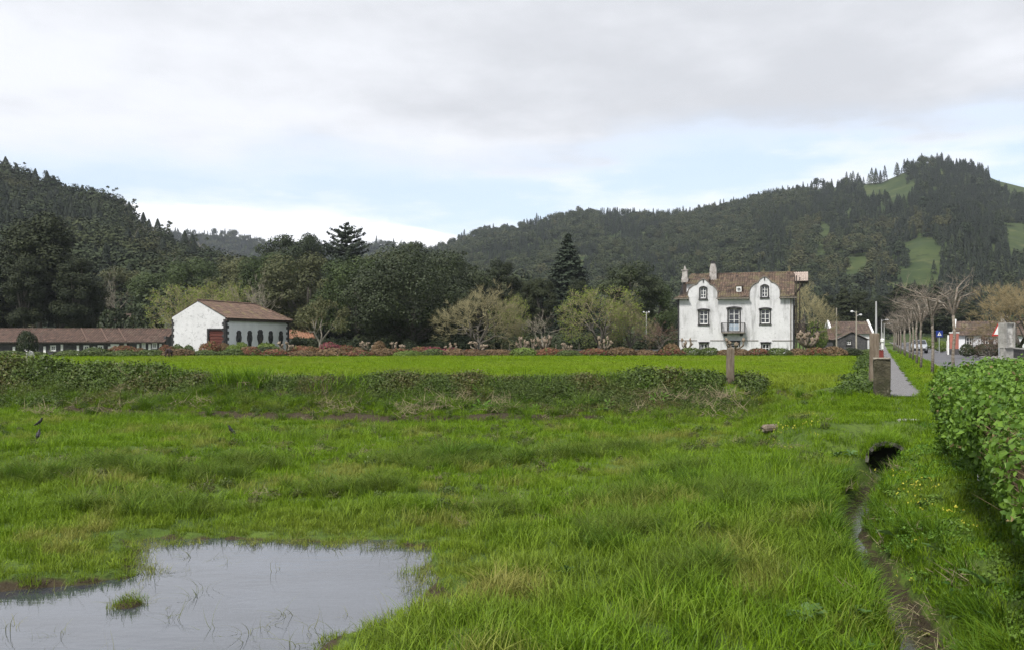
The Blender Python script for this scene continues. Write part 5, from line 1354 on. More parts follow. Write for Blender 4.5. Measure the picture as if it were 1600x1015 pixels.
# ------------------------------------------------------------------ pollarded plane trees with knuckled heads
def m_pollard(seed, h=1.7, w=2.0, arms=6):
    g = np.random.default_rng(seed); t = MB(); ks = []
    tr = .19
    t.tube([(0, 0, -.2), (.02, 0, h * .2), (0, .03, h * .42)], [tr * 1.4, tr, tr * 1.15], 8)
    for a in range(arms):
        th = 6.283 * a / arms + g.random() * .6; r = w / 2 * (.6 + .4 * g.random()); zt = h * (.62 + .34 * g.random())
        p0 = Vector((0, 0, h * .36)); p3 = Vector((math.cos(th) * r, math.sin(th) * r, zt))
        p1 = Vector((math.cos(th) * r * .55, math.sin(th) * r * .55, h * .46)); p2 = Vector((math.cos(th) * r * .95, math.sin(th) * r * .95, h * .62))
        t.tube([p0, p1, p2, p3], [tr * .75, tr * .55, tr * .5, tr * .45], 6)
        k = MB(); ks.append(k)
        for q in range(6):
            dd = Vector(g.normal(size=3)); dd.z = abs(dd.z) * 1.3; dd.normalize()
            k.tube([p3, p3 + dd * .13, p3 + dd * (.22 + .12 * g.random())], [.13, .11, .05], 6, tint=g.random())
        k.tube([p3 - Vector((0, 0, .15)), p3, p3 + Vector((0, 0, .12))], [.10, .20, .08], 7, tint=.5)
    return t.mesh('pollard_trunk', MPOL, True), [k.mesh('pollard_knuckle', MKNU, True) for k in ks]
MPOL = pmat('pollard_bark', (.10, .08, .058), (.18, .15, .115), 4, .9, .5)
MKNU = pmat('pollard_knuckle_bark', (.12, .088, .06), (.24, .195, .145), 6, .9, .6)
POLS = [m_pollard(91), m_pollard(92, arms=5), m_pollard(93, arms=8)]
def pollard(px, pyt, pyb, wpx, k, label, d=None):
    d = d or F * EYE / (pyb - HOR); x = (px - 800) / F * d; z0 = gz(x, d); h = EYE + (HOR - pyt) / F * d - z0; s = wpx / F * d / 2.1
    e = empty('pollarded_tree', (x, d, z0), rng.random() * 6.28); e.scale = (s, s, h / 1.75); tag(e, label, 'tree', 'pollarded plane trees')
    link('trunk', POLS[k][0], e)
    for kn in POLS[k][1]: link('knuckle', kn, e)
for px, pyt, wpx, k, lab in [(1073, 529, 20, 1, 'pollarded tree before the left ground floor window of the manor'), (1148, 529, 32, 1, 'pollarded tree standing behind the slim fence post'), (1262, 517, 36, 2, 'wide pollarded tree right of the manor side balcony'), (448, 533, 24, 0, 'pollarded tree just right of the barn'), (576, 533, 30, 2, 'left pollarded tree among the rose azaleas'), (622, 534, 26, 0, 'pollarded tree before the huge evergreen trunk'), (706, 536, 22, 1, 'small pollarded tree beside the bright pink azaleas'), (748, 533, 30, 0, 'pollarded tree under the large bare tree'), (815, 527, 22, 1, 'thin stemmed pollarded tree, leftmost of the three by the wall'), (831, 530, 20, 1, 'thin stemmed pollarded tree, middle of the three by the wall'), (850, 524, 26, 2, 'thin stemmed pollarded tree, rightmost of the three by the wall'), (886, 535, 18, 0, 'short pollarded stump left of the budding tree'), (944, 526, 26, 1, 'pollarded tree in front of the budding tree trunk')]:
    pollard(px, pyt, 552, wpx, k, lab, 78 + 4 * rng.random())

# ------------------------------------------------------------------ young flat pruned street trees along the verge
MSAP = pmat('street_tree_bark', (.15, .125, .098), (.26, .235, .20), 9, .9, .4, stretch=(1, 1, 3), extra=[((.12, .085, .06), 8, .5, .62, (1, 1, 2.5))])
def m_sapling(seed, h=3.8):
    g = np.random.default_rng(seed); t = MB(); A = []; B = []; Rr = []
    pts = [(0, 0, -.1), (.03, .02, h * .25), (-.03, .02, h * .45), (.04, -.02, h * .62)]
    t.tube(pts, [.068, .056, .052, .050], 6)
    top = Vector(pts[-1])
    for a in range(6):
        th = 6.283 * a / 6 + g.random() * .7; l = .7 + .75 * g.random(); rise = h * (.14 + .24 * g.random())
        p1 = top + Vector((math.cos(th) * l * .35, math.sin(th) * l * .35, rise * .75)); p2 = top + Vector((math.cos(th) * l, math.sin(th) * l, rise))
        t.tube([top - Vector((0, 0, .25)), top + Vector((0, 0, .02)), p1, p2], [.045, .045, .034, .012], 5)
        for q in range(17):
            s0 = p1.lerp(p2, g.random()) if g.random() < .75 else top.lerp(p1, g.random())
            dd = Vector((g.normal(), g.normal(), .25 + .45 * g.normal())).normalized(); ln = .3 + .55 * g.random()
            e_ = s0 + dd * ln; A.append(list(s0)); B.append(list(e_)); Rr.append(.009)
            for w_ in range(3):
                s1 = s0.lerp(e_, .3 + .6 * g.random()); d2 = (dd + Vector(g.normal(size=3)) * .7).normalized()
                A.append(list(s1)); B.append(list(s1 + d2 * (.15 + .28 * g.random()))); Rr.append(.006)
    V, Ft, T = twig_cones(np.array(A), np.array(B), Rr, g)
    return t.mesh('street_tree_trunk', MSAP, True), np_mesh('street_tree_twigs', V, Ft, MTWIGR2, T)
MTWIGR2 = leafmat('street_tree_twigs', (.10, .085, .07), (.215, .185, .15), 0.0, .9)
SAPS = [m_sapling(95), m_sapling(96), m_sapling(97)]
for i in range(15):
    y_ = 30.5 + 6.6 * i; c_ = 2.35 + (.35 if i == 0 else 0) + .25 * (rng.random() - .5); x_ = c_ + RD * y_
    e = empty('street_tree', (x_, y_, gz(x_, y_)), rng.random() * 6.28); s = 1.0 + .12 * (rng.random() - .5); e.scale = (s * (1.15 if i else 1.0), s * (1.15 if i else 1.0), s * (1.08 if i else 1.02))
    lab = 'nearest young street tree on the verge behind the hedge' if i == 0 else '%s young street tree along the verge counted from the hedge' % ordn[i]
    tag(e, lab, 'tree', 'young street trees along the verge'); link('trunk', SAPS[i % 3][0], e); link('twigs', SAPS[i % 3][1], e)

# ================================================================== POSTS, SIGNS, WALLS, VEHICLES
MSTONE = pmat('mossy_stone', (.034, .031, .019), (.078, .070, .046), 3.5, .95, .8, 18, extra=[((.030, .032, .014), 2.2, .45, .62, (1, 1, .5)), ((.16, .145, .11), 5, .62, .74, (1, 1, .4))])
MSTONETOP = pmat('lichened_stone', (.26, .235, .19), (.15, .135, .105), 7, .95, .6)
MPOSTW = pmat('weathered_timber', (.13, .10, .072), (.20, .165, .125), 4, .9, .6, 20, stretch=(5, 5, .5))
MCONC = pmat('concrete', (.34, .33, .31), (.22, .215, .20), 3, .9, .4, 20)
MGREYP = pmat('weathered_grey_panel', (.50, .49, .47), (.26, .25, .235), 3.2, .7, .2, lo=.45, hi=.6)
MGALV = pmat('galvanised_metal', (.42, .43, .44), (.33, .34, .35), 5, .45, metallic=.3)
MBLUE = pmat('sign_blue', (.012, .028, .16), (.015, .034, .18), 4, .4)
MRED = pmat('sign_red', (.42, .03, .025), (.36, .03, .025), 5, .5)
MCARP = pmat('silver_car_paint', (.30, .315, .34), (.28, .295, .32), 2, .25, spec=.5)
MDRED = pmat('faded_red_slats', (.20, .038, .030), (.15, .03, .025), 6, .7)
MRUB = pmat('rubber', (.014, .014, .014), (.02, .02, .02), 6, .8)
def bevel_box(x0, x1, y0, y1, z0, z1, b, g=None, jit=0.0):
    m = MB(); lv = [(z0, 0), (z0 + b, b * 0), (z1 - b, 0), (z1, b)]
    g = g or np.random.default_rng(1); V = []; 
    for z, s in [(z0, 0), ((z0 * 2 + z1) / 3, 0), ((z0 + 2 * z1) / 3, 0), (z1 - b, 0), (z1, b)]:
        for (x, y) in [(x0 + b + s, y0 + s), (x1 - b - s, y0 + s), (x1 - s, y0 + b + s), (x1 - s, y1 - b - s), (x1 - b - s, y1 - s), (x0 + b + s, y1 - s), (x0 + s, y1 - b - s), (x0 + s, y0 + b + s)]:
            V.append((x + g.normal() * jit, y + g.normal() * jit, z + g.normal() * jit * .4))
    f = []
    for k in range(4):
        for i in range(8): f.append((k * 8 + i, k * 8 + (i + 1) % 8, (k + 1) * 8 + (i + 1) % 8, (k + 1) * 8 + i))
    f += [tuple(range(8))[::-1], tuple(32 + i for i in range(8))]
    return m.add(V, f)
def post_at(px, pyb, z=None):
    d = F * (EYE - (z if z is not None else 0)) / (pyb - HOR); return ((px - 800) / F * d, d)
# squat stone gate post
x, y = post_at(1378, 619); z0 = gz(x, y); ht = EYE - (558 - HOR) / F * y - z0
e = empty('gate_post', (x, y, z0), R(-20)); tag(e, 'squat mossy dark stone gate post beside the footpath', 'gate post')
bevel_box(-.225, .225, -.2, .2, -.2, ht - .05, .03, np.random.default_rng(3), .012).build('shaft', MSTONE, e)
bevel_box(-.23, .23, -.205, .205, ht - .049, ht + .0, .02, np.random.default_rng(4), .012).build('top_slab', MSTONETOP, e)
# tall rough wooden post behind it
x, y = post_at(1366, 606); z0 = gz(x, y); ht = EYE + (HOR - 520) / F * y - z0
e = bevel_box(-.14, .14, -.12, .12, -.2, ht, .025, np.random.default_rng(5), .012).build('wooden_post', MPOSTW); e.location = (x, y, z0); e.rotation_euler = (0, 0, R(-15)); tag(e, 'tall weathered wooden post behind the stone gate post', 'post')
# slim post in the middle of the bank
y = 29.7; x = (1141 - 800) / F * y; z0 = gz(x, y); ht = EYE + (HOR - 543) / F * y - z0
e = bevel_box(-.118, .118, -.11, .11, -.25, ht, .03, np.random.default_rng(6), .008).build('wooden_post', MPOSTW); e.location = (x, y, z0); e.rotation_euler = (0, R(.8), R(8)); tag(e, 'slim grey wooden post standing alone at the field edge', 'post')
POSTXY = (x, y, z0)
# red slatted crate and dark plinth beyond the gate post
x, y = post_at(1373, 575); z0 = gz(x, y)
e = empty('slatted_box', (x, y, 0), R(-24)); tag(e, 'small red slatted box on a plinth behind the gate post', 'box')
zt = EYE - (545.5 - HOR) / F * y; zm = EYE - (559 - HOR) / F * y; wd = 14.0 / F * y
MB().box(-wd * .45, wd * .45, -.15, .35, z0 - .1, zm).build('plinth', MSTONE, e)
for k in range(6): MB().box(-wd / 2 + k * wd / 6, -wd / 2 + (k + .8) * wd / 6, -.2, -.15, zm + .001, zt).build('slat', MDRED, e)
MB().box(-wd / 2, wd / 2, -.15, .4, zm + .001, zt - .05).build('body', MREDDOOR, e)
MB().box(-wd / 2 - .02, wd / 2 + .02, -.24, .45, zt + .001, zt + .04).build('lid', MGREYP, e)
# grey cabinet on a concrete pillar with a slim post, right side
d = 33.0; x, y = (1573 - 800) / F * d, d; z0 = -.02
e = empty('meter_cabinet', (x, y, z0), R(14)); tag(e, 'weathered grey cabinet on a concrete pillar above the hedge', 'cabinet')
Zc = lambda py: EYE + (HOR - py) / F * d - z0
MB().box(-.19, .19, -.13, .13, -.1, Zc(543)).build('pillar', MCONC, e)
MB().box(-.36, .36, -.19, .19, -.1, .14).build('footing', MCONC, e)
m = MB(); m.box(-.215, .215, .1, .20, Zc(543) + .001, Zc(504)); m.box(-.215, -.165, -.2, .1, Zc(543) + .001, Zc(504)); m.box(.165, .215, -.2, .1, Zc(543) + .001, Zc(504)); m.box(-.165, .165, -.2, .1, Zc(543) + .001, Zc(543) + .05); m.box(-.165, .165, -.2, .1, Zc(504) - .05, Zc(504)); m.build('cabinet_frame', MCONC, e)
MB().box(-.163, .163, -.12, -.08, Zc(543) + .055, Zc(504) - .055).build('cabinet_door', MGREYP, e)
MB().tube([(-.24, -.12, 0), (-.24, -.12, Zc(505))], .022, 6).build('conduit', MCONC, e)
# traffic signs
def sign_pole(x, y, h, parent, r=.03): return MB().tube([(0, 0, -.1), (0, 0, h)], r, 8).build('pole', MGALV, parent)
d = 92.0; x, y = (1467.5 - 800) / F * d, d
e = empty('crossing_sign', (x, y, 0), R(-6)); tag(e, 'square blue pedestrian crossing sign with white triangle', 'road sign')
Zs = lambda py: EYE + (HOR - py) / F * d
sign_pole(x, y, Zs(516), e, .035)
zc = Zs(521); s = .36
MB().box(-s, s, -.06, -.04, zc - s, zc + s).build('panel', MBLUE, e)
MB().prism([(-s * .58, zc - s * .5), (s * .58, zc - s * .5), (0, zc + s * .62)], -.075, -.061, 'y').build('white_triangle', MWPAINT, e)
q = MB(); q.prism([(-.07, zc - .14), (-.03, zc - .14), (.02, zc - .02), (.065, zc - .14), (.105, zc - .14), (.04, zc + .03), (.03, zc + .07), (-.02, zc + .07), (-.03, zc + .0)], -.082, -.0755, 'y'); q.tube([(.0, -.082, zc + .105), (.0, -.0755, zc + .105)], .028, 8); q.build('walking_figure', MIRON, e)
d = 46.0; x, y = (1561 - 800) / F * d, d; Zs = lambda py: EYE + (HOR - py) / F * d
e = empty('warning_sign', (x, y, 0), R(-72)); tag(e, 'red bordered warning triangle peeking out behind the grey cabinet', 'road sign')
sign_pole(x, y, Zs(514), e, .03); zc = Zs(516); s = .42
MB().prism([(-s, zc - s * .7), (s, zc - s * .7), (0, zc + s * 1.0)], -.06, -.045, 'y').build('panel', MRED, e)
MB().prism([(-s * .66, zc - s * .5), (s * .66, zc - s * .5), (0, zc + s * .62)], -.066, -.0605, 'y').build('white_field', MWPAINT, e)
# lamps and poles
def lamp(px, pyt, d, heads, label, pyb=None, name='street_lamp', both=True, r=.075, wood=False, arm=.9):
    x = (px - 800) / F * d; z0 = gz(x, d) if d < 130 else -.1; h = EYE + (HOR - pyt) / F * d - z0
    e = empty(name, (x, d, z0), 0); tag(e, label, 'street lamp' if heads else 'pole')
    MB().tube([(0, 0, -.2), (0, 0, h * .5), (0, 0, h)], [r * 1.25, r * 1.05, r * .75], 8).build('pole', MPOLEC if wood else MPOLEG, e)
    for s_, dz in heads:
        a = MB(); a.tube([(0, 0, h - dz - .12), (s_ * arm * .5, -.0, h - dz + .0), (s_ * arm, -.0, h - dz + .03)], .03, 5); ar = a.build('arm', MPOLEG, e)
        hd = MB(); hd.tube([(s_ * arm * .85, 0, h - dz + .03), (s_ * arm * 1.05, 0, h - dz + .05), (s_ * arm * 1.45, 0, h - dz + .04), (s_ * arm * 1.62, 0, h - dz + .02)], [.05, .11, .10, .03], 8); hd.build('lamp_head', MLAMP, ar)
    return e
MPOLEC = pmat('concrete_pole', (.33, .30, .25), (.24, .22, .185), 3, .9, stretch=(1, 1, .3))
MPOLEG = pmat('pale_pole', (.42, .42, .42), (.33, .33, .33), 3, .6, stretch=(1, 1, .3))
MLAMP = pmat('lamp_housing', (.62, .63, .64), (.5, .5, .51), 5, .4)
lamp(1010, 487, 100, [(-1, .1), (1, .1)], 'twin headed pale street lamp left of the manor house', arm=.25)
lamp(1338, 486, 88, [(-1, .1), (1, .45)], 'twin headed concrete street lamp in front of the stone shed', wood=True, arm=.38)
lamp(1307, 481, 104, [], 'plain thin wooden pole left of the stone shed', name='utility_pole', wood=True, r=.085)
lamp(1369, 471, 66, [], 'tall white pole rising behind the wooden post', name='flag_pole', r=.075)
lamp(1377.5, 499, 130, [(1, .1)], 'slim street lamp over the far footpath, nearest of its row', arm=.7)
lamp(1381.5, 505, 165, [(1, .1)], 'slim street lamp over the far footpath, second of its row', arm=.7)
lamp(1379.5, 510, 205, [(1, .1)], 'slim street lamp over the far footpath, farthest of its row', arm=.7)
# white statue like marker at the end of the footpath
d = 100.0; x, y = (1379 - 800) / F * d, d
e = empty('white_marker', (x, y, 0), 0); tag(e, 'white narrow pillar with a rounded head at the end of the footpath', 'pillar')
MB().tube([(0, 0, -.1), (0, 0, .9), (0, 0, 1.0)], [.14, .13, .13], 8).build('shaft', MWPAINT, e)
MB().tube([(0, 0, 1.0), (0, 0, 1.1), (0, 0, 1.4), (0, 0, 1.5)], [.14, .24, .24, .12], 8).build('head', MWPAINT, e)
d = 90.0; x = (1481 - 800) / F * d
e = empty('bollard', (x, d, 0), 0); tag(e, 'white round topped bollard left of the salmon gate wall', 'bollard')
MB().tube([(0, 0, -.1), (0, 0, 1.25), (0, 0, 1.35)], [.13, .12, .05], 8).build('shaft', MWPAINT, e); MB().tube([(0, 0, 0), (0, 0, .25)], [.17, .16], 8).build('foot', MCONC, e)
# salmon wall pier
d = 84.0; x = (1491 - 800) / F * d
e = empty('gate_wall', (x, d, 0), R(-24)); tag(e, 'salmon painted gate wall with white coping and dark base', 'wall')
zt = EYE + (HOR - 520) / F * d
MB().box(-.40, .40, 0, .5, .5, zt).build('painted_wall', MSALMON, e); MB().box(-.43, .43, -.03, .53, -.1, .499).build('base', MBASALT2, e); MB().box(-.45, .45, -.05, .55, zt + .001, zt + .1).build('coping', MWPAINT, e)
MB().box(-.60, -.455, .1, .4, -.1, zt - .2).build('jamb', MWPAINT, e)
# garden wall in three block courses along the pavement, white gate piers
gw = empty('garden_wall', (0, 0, 0), 0); tag(gw, 'low dark block garden wall along the far pavement', 'wall')
dirv = Vector((RD, 1, 0)).normalized(); ang = math.atan2(dirv.y, dirv.x)
yy = 30.0
bm_ = {}
for row in range(3):
    y_ = 30.0 + (.5 if row % 2 else 0)
    while y_ < 100:
        if 78.2 < y_ < 84.2: y_ += 1.0; continue
        key_ = row
        if key_ not in bm_:
            bm_[key_] = MB().box(.01, 1.075, -.13 + .012 * (row % 2), .13, .01, .235).mesh('block', MBASALT2)
        o = link('block', bm_[key_], gw, (11.15 + RD * y_, y_, .02 + .245 * row), ang); y_ += 1.0
cp = MB()
for a, b in ((29.9, 78.2), (84.2, 100.0)):
    p0 = Vector((11.15 + RD * a, a, 0)); p1 = Vector((11.15 + RD * b, b, 0)); nrm = Vector((-dirv.y, dirv.x, 0)) * .18
    cp.add([p0 - nrm + Vector((0, 0, .757)), p0 + nrm + Vector((0, 0, .757)), p1 + nrm + Vector((0, 0, .757)), p1 - nrm + Vector((0, 0, .757)), p0 - nrm + Vector((0, 0, .83)), p0 + nrm + Vector((0, 0, .83)), p1 + nrm + Vector((0, 0, .83)), p1 - nrm + Vector((0, 0, .83))], [(0, 1, 2, 3), (4, 7, 6, 5), (0, 4, 5, 1), (1, 5, 6, 2), (2, 6, 7, 3), (3, 7, 4, 0)])
cp.build('coping', MCONC, gw)
for y_, lab in ((79.0, 'white gate pier in the garden wall, right one'), (83.2, 'white gate pier in the garden wall, left one')):
    e = empty('gate_pier', (11.0 + RD * y_, y_, 0), ang); tag(e, lab, 'gate pier')
    MB().box(-.38, .38, -.38, .38, -.1, .92).build('shaft', MWPAINT, e); MB().box(-.43, .43, -.43, .43, .921, 1.02).build('cap', MBASALT2, e)
gt = empty('garden_gate', (11.0 + RD * 81.1, 81.1, 0), ang); tag(gt, 'dark garden gate between the two white piers', 'gate')
for k in range(15): MB().box(-1.6 + k * .22, -1.6 + k * .22 + .12, -.03, .03, .1, 1.5).build('gate_slat', MDWOOD, gt)
# dark low stone wall behind the flower beds
fw = empty('field_wall', (0, 0, 0), 0); tag(fw, 'low dark stone wall behind the flower beds', 'wall')
g_ = np.random.default_rng(77); d = 86.0
st = [bevel_box(0, 1, -.2, .2, 0, 1, .06, np.random.default_rng(200 + i), .03).mesh('stone', MBASALT2) for i in range(4)]
for row in range(2):
    px = 690.0
    while px < 1056:
        w_ = g_.uniform(10, 16); x_ = (px - 800) / F * d
        o = link('stone', st[g_.integers(4)], fw, (x_, d + g_.normal() * .03, gz(x_, d) - .1 + .36 * row)); o.scale = (w_ / F * d * .99, 1, .36); px += w_
# thin wire fence posts between the beds and the wall
MWIRE = pmat('fence_wood', (.10, .085, .065), (.16, .14, .11), 5, .9)
for i, px in enumerate(np.linspace(772, 905, 12)):
    x_ = (px - 800) / F * 90; o = MB().tube([(0, 0, -.1), (0, 0, 1.15), (0, 0, 1.2)], [.06, .055, .02], 6).build('fence_post', MWIRE); o.location = (x_, 90, gz(x_, 90))
    tag(o, 'thin fence post under the dark cedars, %s from the left' % ordn[i], 'fence post', 'thin fence posts under the cedars')

# ------------------------------------------------------------------ cars
def car(loc, rz, paint, label):
    e = empty('parked_car', loc, rz); tag(e, label, 'car')
    # body lofted from cross sections along its length (x forward)
    secs = [(-2.0, .62, .42, .85, .86), (-1.95, .74, .32, .95, .98), (-1.45, .80, .26, .98, 1.30), (-.6, .82, .24, .98, 1.47), (.35, .82, .24, .96, 1.45), (1.0, .81, .25, .92, 1.00), (1.6, .77, .28, .82, .86), (1.95, .66, .36, .70, .72)]
    V = []; Fs = []
    for (x, hw, z0, zb, zt) in secs:
        tw = hw * (.78 if zt - zb > .2 else .93)
        V += [(x, -hw * .9, z0), (x, -hw, z0 + .15), (x, -hw, zb), (x, -tw, zt), (x, tw, zt), (x, hw, zb), (x, hw, z0 + .15), (x, hw * .9, z0)]
    for i in range(len(secs) - 1):
        for k in range(8): Fs.append((i * 8 + k, i * 8 + (k + 1) % 8, (i + 1) * 8 + (k + 1) % 8, (i + 1) * 8 + k))
    Fs += [tuple(range(8)), tuple(56 + k for k in range(8))[::-1]]
    MB().add(V, Fs).build('body', paint, e, smooth=False)
    g = MB(); g.add([(.36, -.60, 1.41), (.36, .60, 1.41), (.99, .72, 1.02), (.99, -.72, 1.02)], [(0, 1, 2, 3)]); g.v = [(x + .02, y, z + .02) for x, y, z in g.v]; g.build('windscreen', MGLASS, e)
    g = MB(); g.add([(-1.46, -.58, 1.28), (-1.46, .58, 1.28), (-1.94, .66, .98), (-1.94, -.66, .98)], [(0, 3, 2, 1)]); g.v = [(x - .02, y, z + .02) for x, y, z in g.v]; g.build('rear_window', MGLASS, e)
    for s in (-1, 1):
        g = MB(); g.add([(-1.3, s * .80, 1.0), (.75, s * .80, .98), (.3, s * .67, 1.40), (-.9, s * .67, 1.40)], [(0, 1, 2, 3)]); g.v = [(x, y + s * .02, z) for x, y, z in g.v]; g.build('side_window', MGLASS, e)
        for x in (-1.25, 1.2):
            w = MB(); w.tube([(x, s * .62, .31), (x, s * .84, .31)], .31, 14); wo = w.build('wheel', MRUB, e); MB().tube([(x, s * .841, .31), (x, s * .85, .31)], .18, 10).build('rim', MGALV, wo)
        MB().box(1.86, 1.99, s * .45 - .14, s * .45 + .14, .58, .70).build('headlight', MLAMP, e); MB().box(-2.02, -1.93, s * .58 - .1, s * .58 + .1, .7, .92).build('tail_light', MRED, e)
    MB().box(1.9, 2.02, -.6, .6, .34, .52).build('bumper', MRUB, e); MB().box(-2.04, -1.95, -.62, .62, .38, .56).build('bumper', MRUB, e)
rz = math.atan2(-1, -RD)
y_ = 93.0; car((4.75 + RD * y_ - .2, y_, -.09), rz, MCARP, 'silver car standing on the road beyond the young street trees')

# ================================================================== ANIMALS
def skin_body(name, joints, edges, mat, parent=None, sub=2, root=0):
    me = bpy.data.meshes.new(name); me.from_pydata([j[:3] for j in joints], edges, [])
    o = bpy.data.objects.new(name, me); COL.objects.link(o)
    o.modifiers.new('skin', 'SKIN'); sl = me.skin_vertices[0].data
    for i, j in enumerate(joints):
        r = j[3]; sl[i].radius = (r, r) if isinstance(r, (int, float)) else r
        sl[i].use_root = (i == root)
    s = o.modifiers.new('sub', 'SUBSURF'); s.levels = sub; s.render_levels = sub
    me.materials.append(mat)
    if parent: o.parent = parent
    return o
def calf(loc, rz, mat, facem, label, s, head_down=0.0, name='calf'):
    e = empty(name, loc, rz); e.scale = (s, s, s); tag(e, label, 'calf')
    J = [(-.55, 0, .86, .26), (-.2, 0, .84, .29), (.2, 0, .84, .28), (.5, 0, .90, .24), (.72, 0, 1.06 - head_down * .3, .15), (.88, 0, 1.18 - head_down * .5, .14), (1.0, 0, 1.10 - head_down * .55, .12), (1.16, 0, .98 - head_down * .6, .085),
         (.46, .15, .62, .10), (.46, .16, .36, .06), (.47, .16, .05, .05), (.46, -.15, .62, .10), (.46, -.16, .36, .06), (.47, -.16, .05, .05),
         (-.55, .16, .62, .14), (-.63, .17, .40, .07), (-.57, .17, .05, .05), (-.55, -.16, .62, .14), (-.63, -.17, .40, .07), (-.57, -.17, .05, .05),
         (-.80, 0, .95, .05), (-.90, 0, .72, .025), (-.92, 0, .45, .035), (.86, .20, 1.20 - head_down * .5, .045), (.84, .30, 1.17 - head_down * .5, .03), (.86, -.20, 1.20 - head_down * .5, .045), (.84, -.30, 1.17 - head_down * .5, .03)]
    E = [(0, 1), (1, 2), (2, 3), (3, 4), (4, 5), (5, 6), (6, 7), (3, 8), (8, 9), (9, 10), (3, 11), (11, 12), (12, 13), (0, 14), (14, 15), (15, 16), (0, 17), (17, 18), (18, 19), (0, 20), (20, 21), (21, 22), (5, 23), (23, 24), (5, 25), (25, 26)]
    skin_body('body', J, E, mat, e)
    for s_ in (-1, 1): MB().tube([(.97, s_ * .10, 1.16 - head_down * .52), (.985, s_ * .125, 1.165 - head_down * .52)], .022, 6).build('eye', MRUB, e)
    MB().tube([(1.18, 0, .97 - head_down * .6), (1.25, 0, .93 - head_down * .6)], [.075, .05], 8).build('muzzle', facem, e)
    return e
MHOL = pmat('black_white_coat', (.62, .60, .57), (.012, .011, .011), 2.1, .8, lo=.50, hi=.53, detail=2)
MBROWN = pmat('dark_brown_coat', (.024, .013, .012), (.045, .026, .023), 3, .7)
MNOSE = pmat('dark_muzzle', (.02, .016, .016), (.03, .024, .024), 5, .5)
x, y = (47 - 800) / F * 60, 60.0; calf((x, y, gz(x, y) - .02), R(-78), MHOL, MNOSE, 'black and white calf facing the camera behind the bramble bank', .66)
x, y = (264 - 800) / F * 66, 66.0; calf((x, y, gz(x, y) - .02), R(97), MBROWN, MNOSE, 'dark brown calf turned away below the rose shrub', .72, head_down=.9)
MBIRD = pmat('black_feathers', (.008, .008, .009), (.018, .017, .017), 12, .5)
MBEAK = pmat('dark_beak', (.05, .04, .02), (.07, .055, .03), 9, .5)
def bird(px, pyb, rz, label, z=ZL):
    x, y = post_at(px, pyb, z + .04); zz = gz(x, y)
    e = empty('blackbird', (x, y, zz + .13), rz); e.scale = (.9,) * 3; tag(e, label, 'bird', 'birds on the wet meadow')
    J = [(-.05, 0, .09, .040), (.0, 0, .13, .055), (.04, 0, .18, .046), (.06, 0, .235, .030), (.072, 0, .268, .036), (-.10, 0, .055, (.012, .03)), (-.165, 0, .02, (.007, .024))]
    skin_body('body', J, [(0, 1), (1, 2), (2, 3), (3, 4), (0, 5), (5, 6)], MBIRD, e)
    MB().tube([(.10, 0, .268), (.145, 0, .26)], [.010, .002], 6).build('beak', MBEAK, e)
    for s in (-1, 1):
        MB().tube([(.0, s * .022, .09), (.012, s * .022, .04), (.0, s * .022, -.10)], .005, 5).build('leg', MBEAK, e)
        w = MB(); w.prism([(.04, .19), (.0, .175), (-.06, .10), (-.10, .055), (-.04, .075), (.03, .13)], s * .048 - .006, s * .048 + .006, 'y'); w.build('wing', MBIRD, e)
bird(361, 684, R(165), 'black bird standing in the meadow below the bank')
bird(62, 671, R(20), 'black bird at the left edge of the meadow')
bird(60, 688, R(100), 'small dark bird feeding below the left bird')

# ================================================================== CULVERT, LOG, DITCH BITS
yc = CULV_Y; cc = float(ditch_c(yc)); xc = cc + RD * yc
e = empty('culvert', (xc, yc - .02, -.93), math.atan2(1, RD) - math.pi / 2); tag(e, 'dark concrete culvert pipe where the ditch runs under the grass', 'culvert')
m = MB(); n = 20; r0, r1 = .38, .45; V = []; Fs = []
for yv in (-.75, 1.6):
    for rr in (r0, r1):
        for k in range(n): V.append((math.cos(6.283 * k / n) * rr, yv + (.0 if yv > 0 else .06 * math.sin(3 * k)), math.sin(6.283 * k / n) * rr))
for k in range(n):
    j = (k + 1) % n
    Fs += [(k, j, n + j, n + k), (k, 2 * n + k, 2 * n + j, j), (n + k, n + j, 3 * n + j, 3 * n + k)]
m.add(V, Fs); m.build('pipe', pmat('damp_concrete', (.045, .043, .037), (.085, .08, .068), 4, .8, .5, extra=[((.03, .035, .018), 3, .5, .65, (1, 1, 1))]), e)
MB().tube([(0, -.16, 0), (0, -.12, 0)], .379, 16).build('shade_disc', MRUB, e)  # black disc added as painted shade for the depth of the pipe
x, y = post_at(1204, 684, -.72); 
lg = empty('log', (x, y, gz(x, y) + .06), R(12)); lg.scale = (.8, .8, .8); tag(lg, 'short grey log end lying in the grass before the bank end', 'log')
m = MB(); m.tube([(-.24, 0, .02), (-.2, 0, .05), (.2, .06, .06), (.26, .07, .03)], [.10, .13, .13, .09], 10); m.build('wood', MPOSTW, lg)
MB().tube([(-.245, 0, .02), (-.252, 0, .02)], [.075, .06], 10).build('cut_face', MSTONETOP, lg)
x, y = post_at(1393, 652, -.2)
o = bevel_box(-.25, .25, -.12, .12, -.05, .05, .04, np.random.default_rng(9), .02).build('flat_stone', MCONC); o.location = (x + .4, y, gz(x + .4, y) + .02); tag(o, 'flat pale stone in the grass beside the hedge end', 'stone')

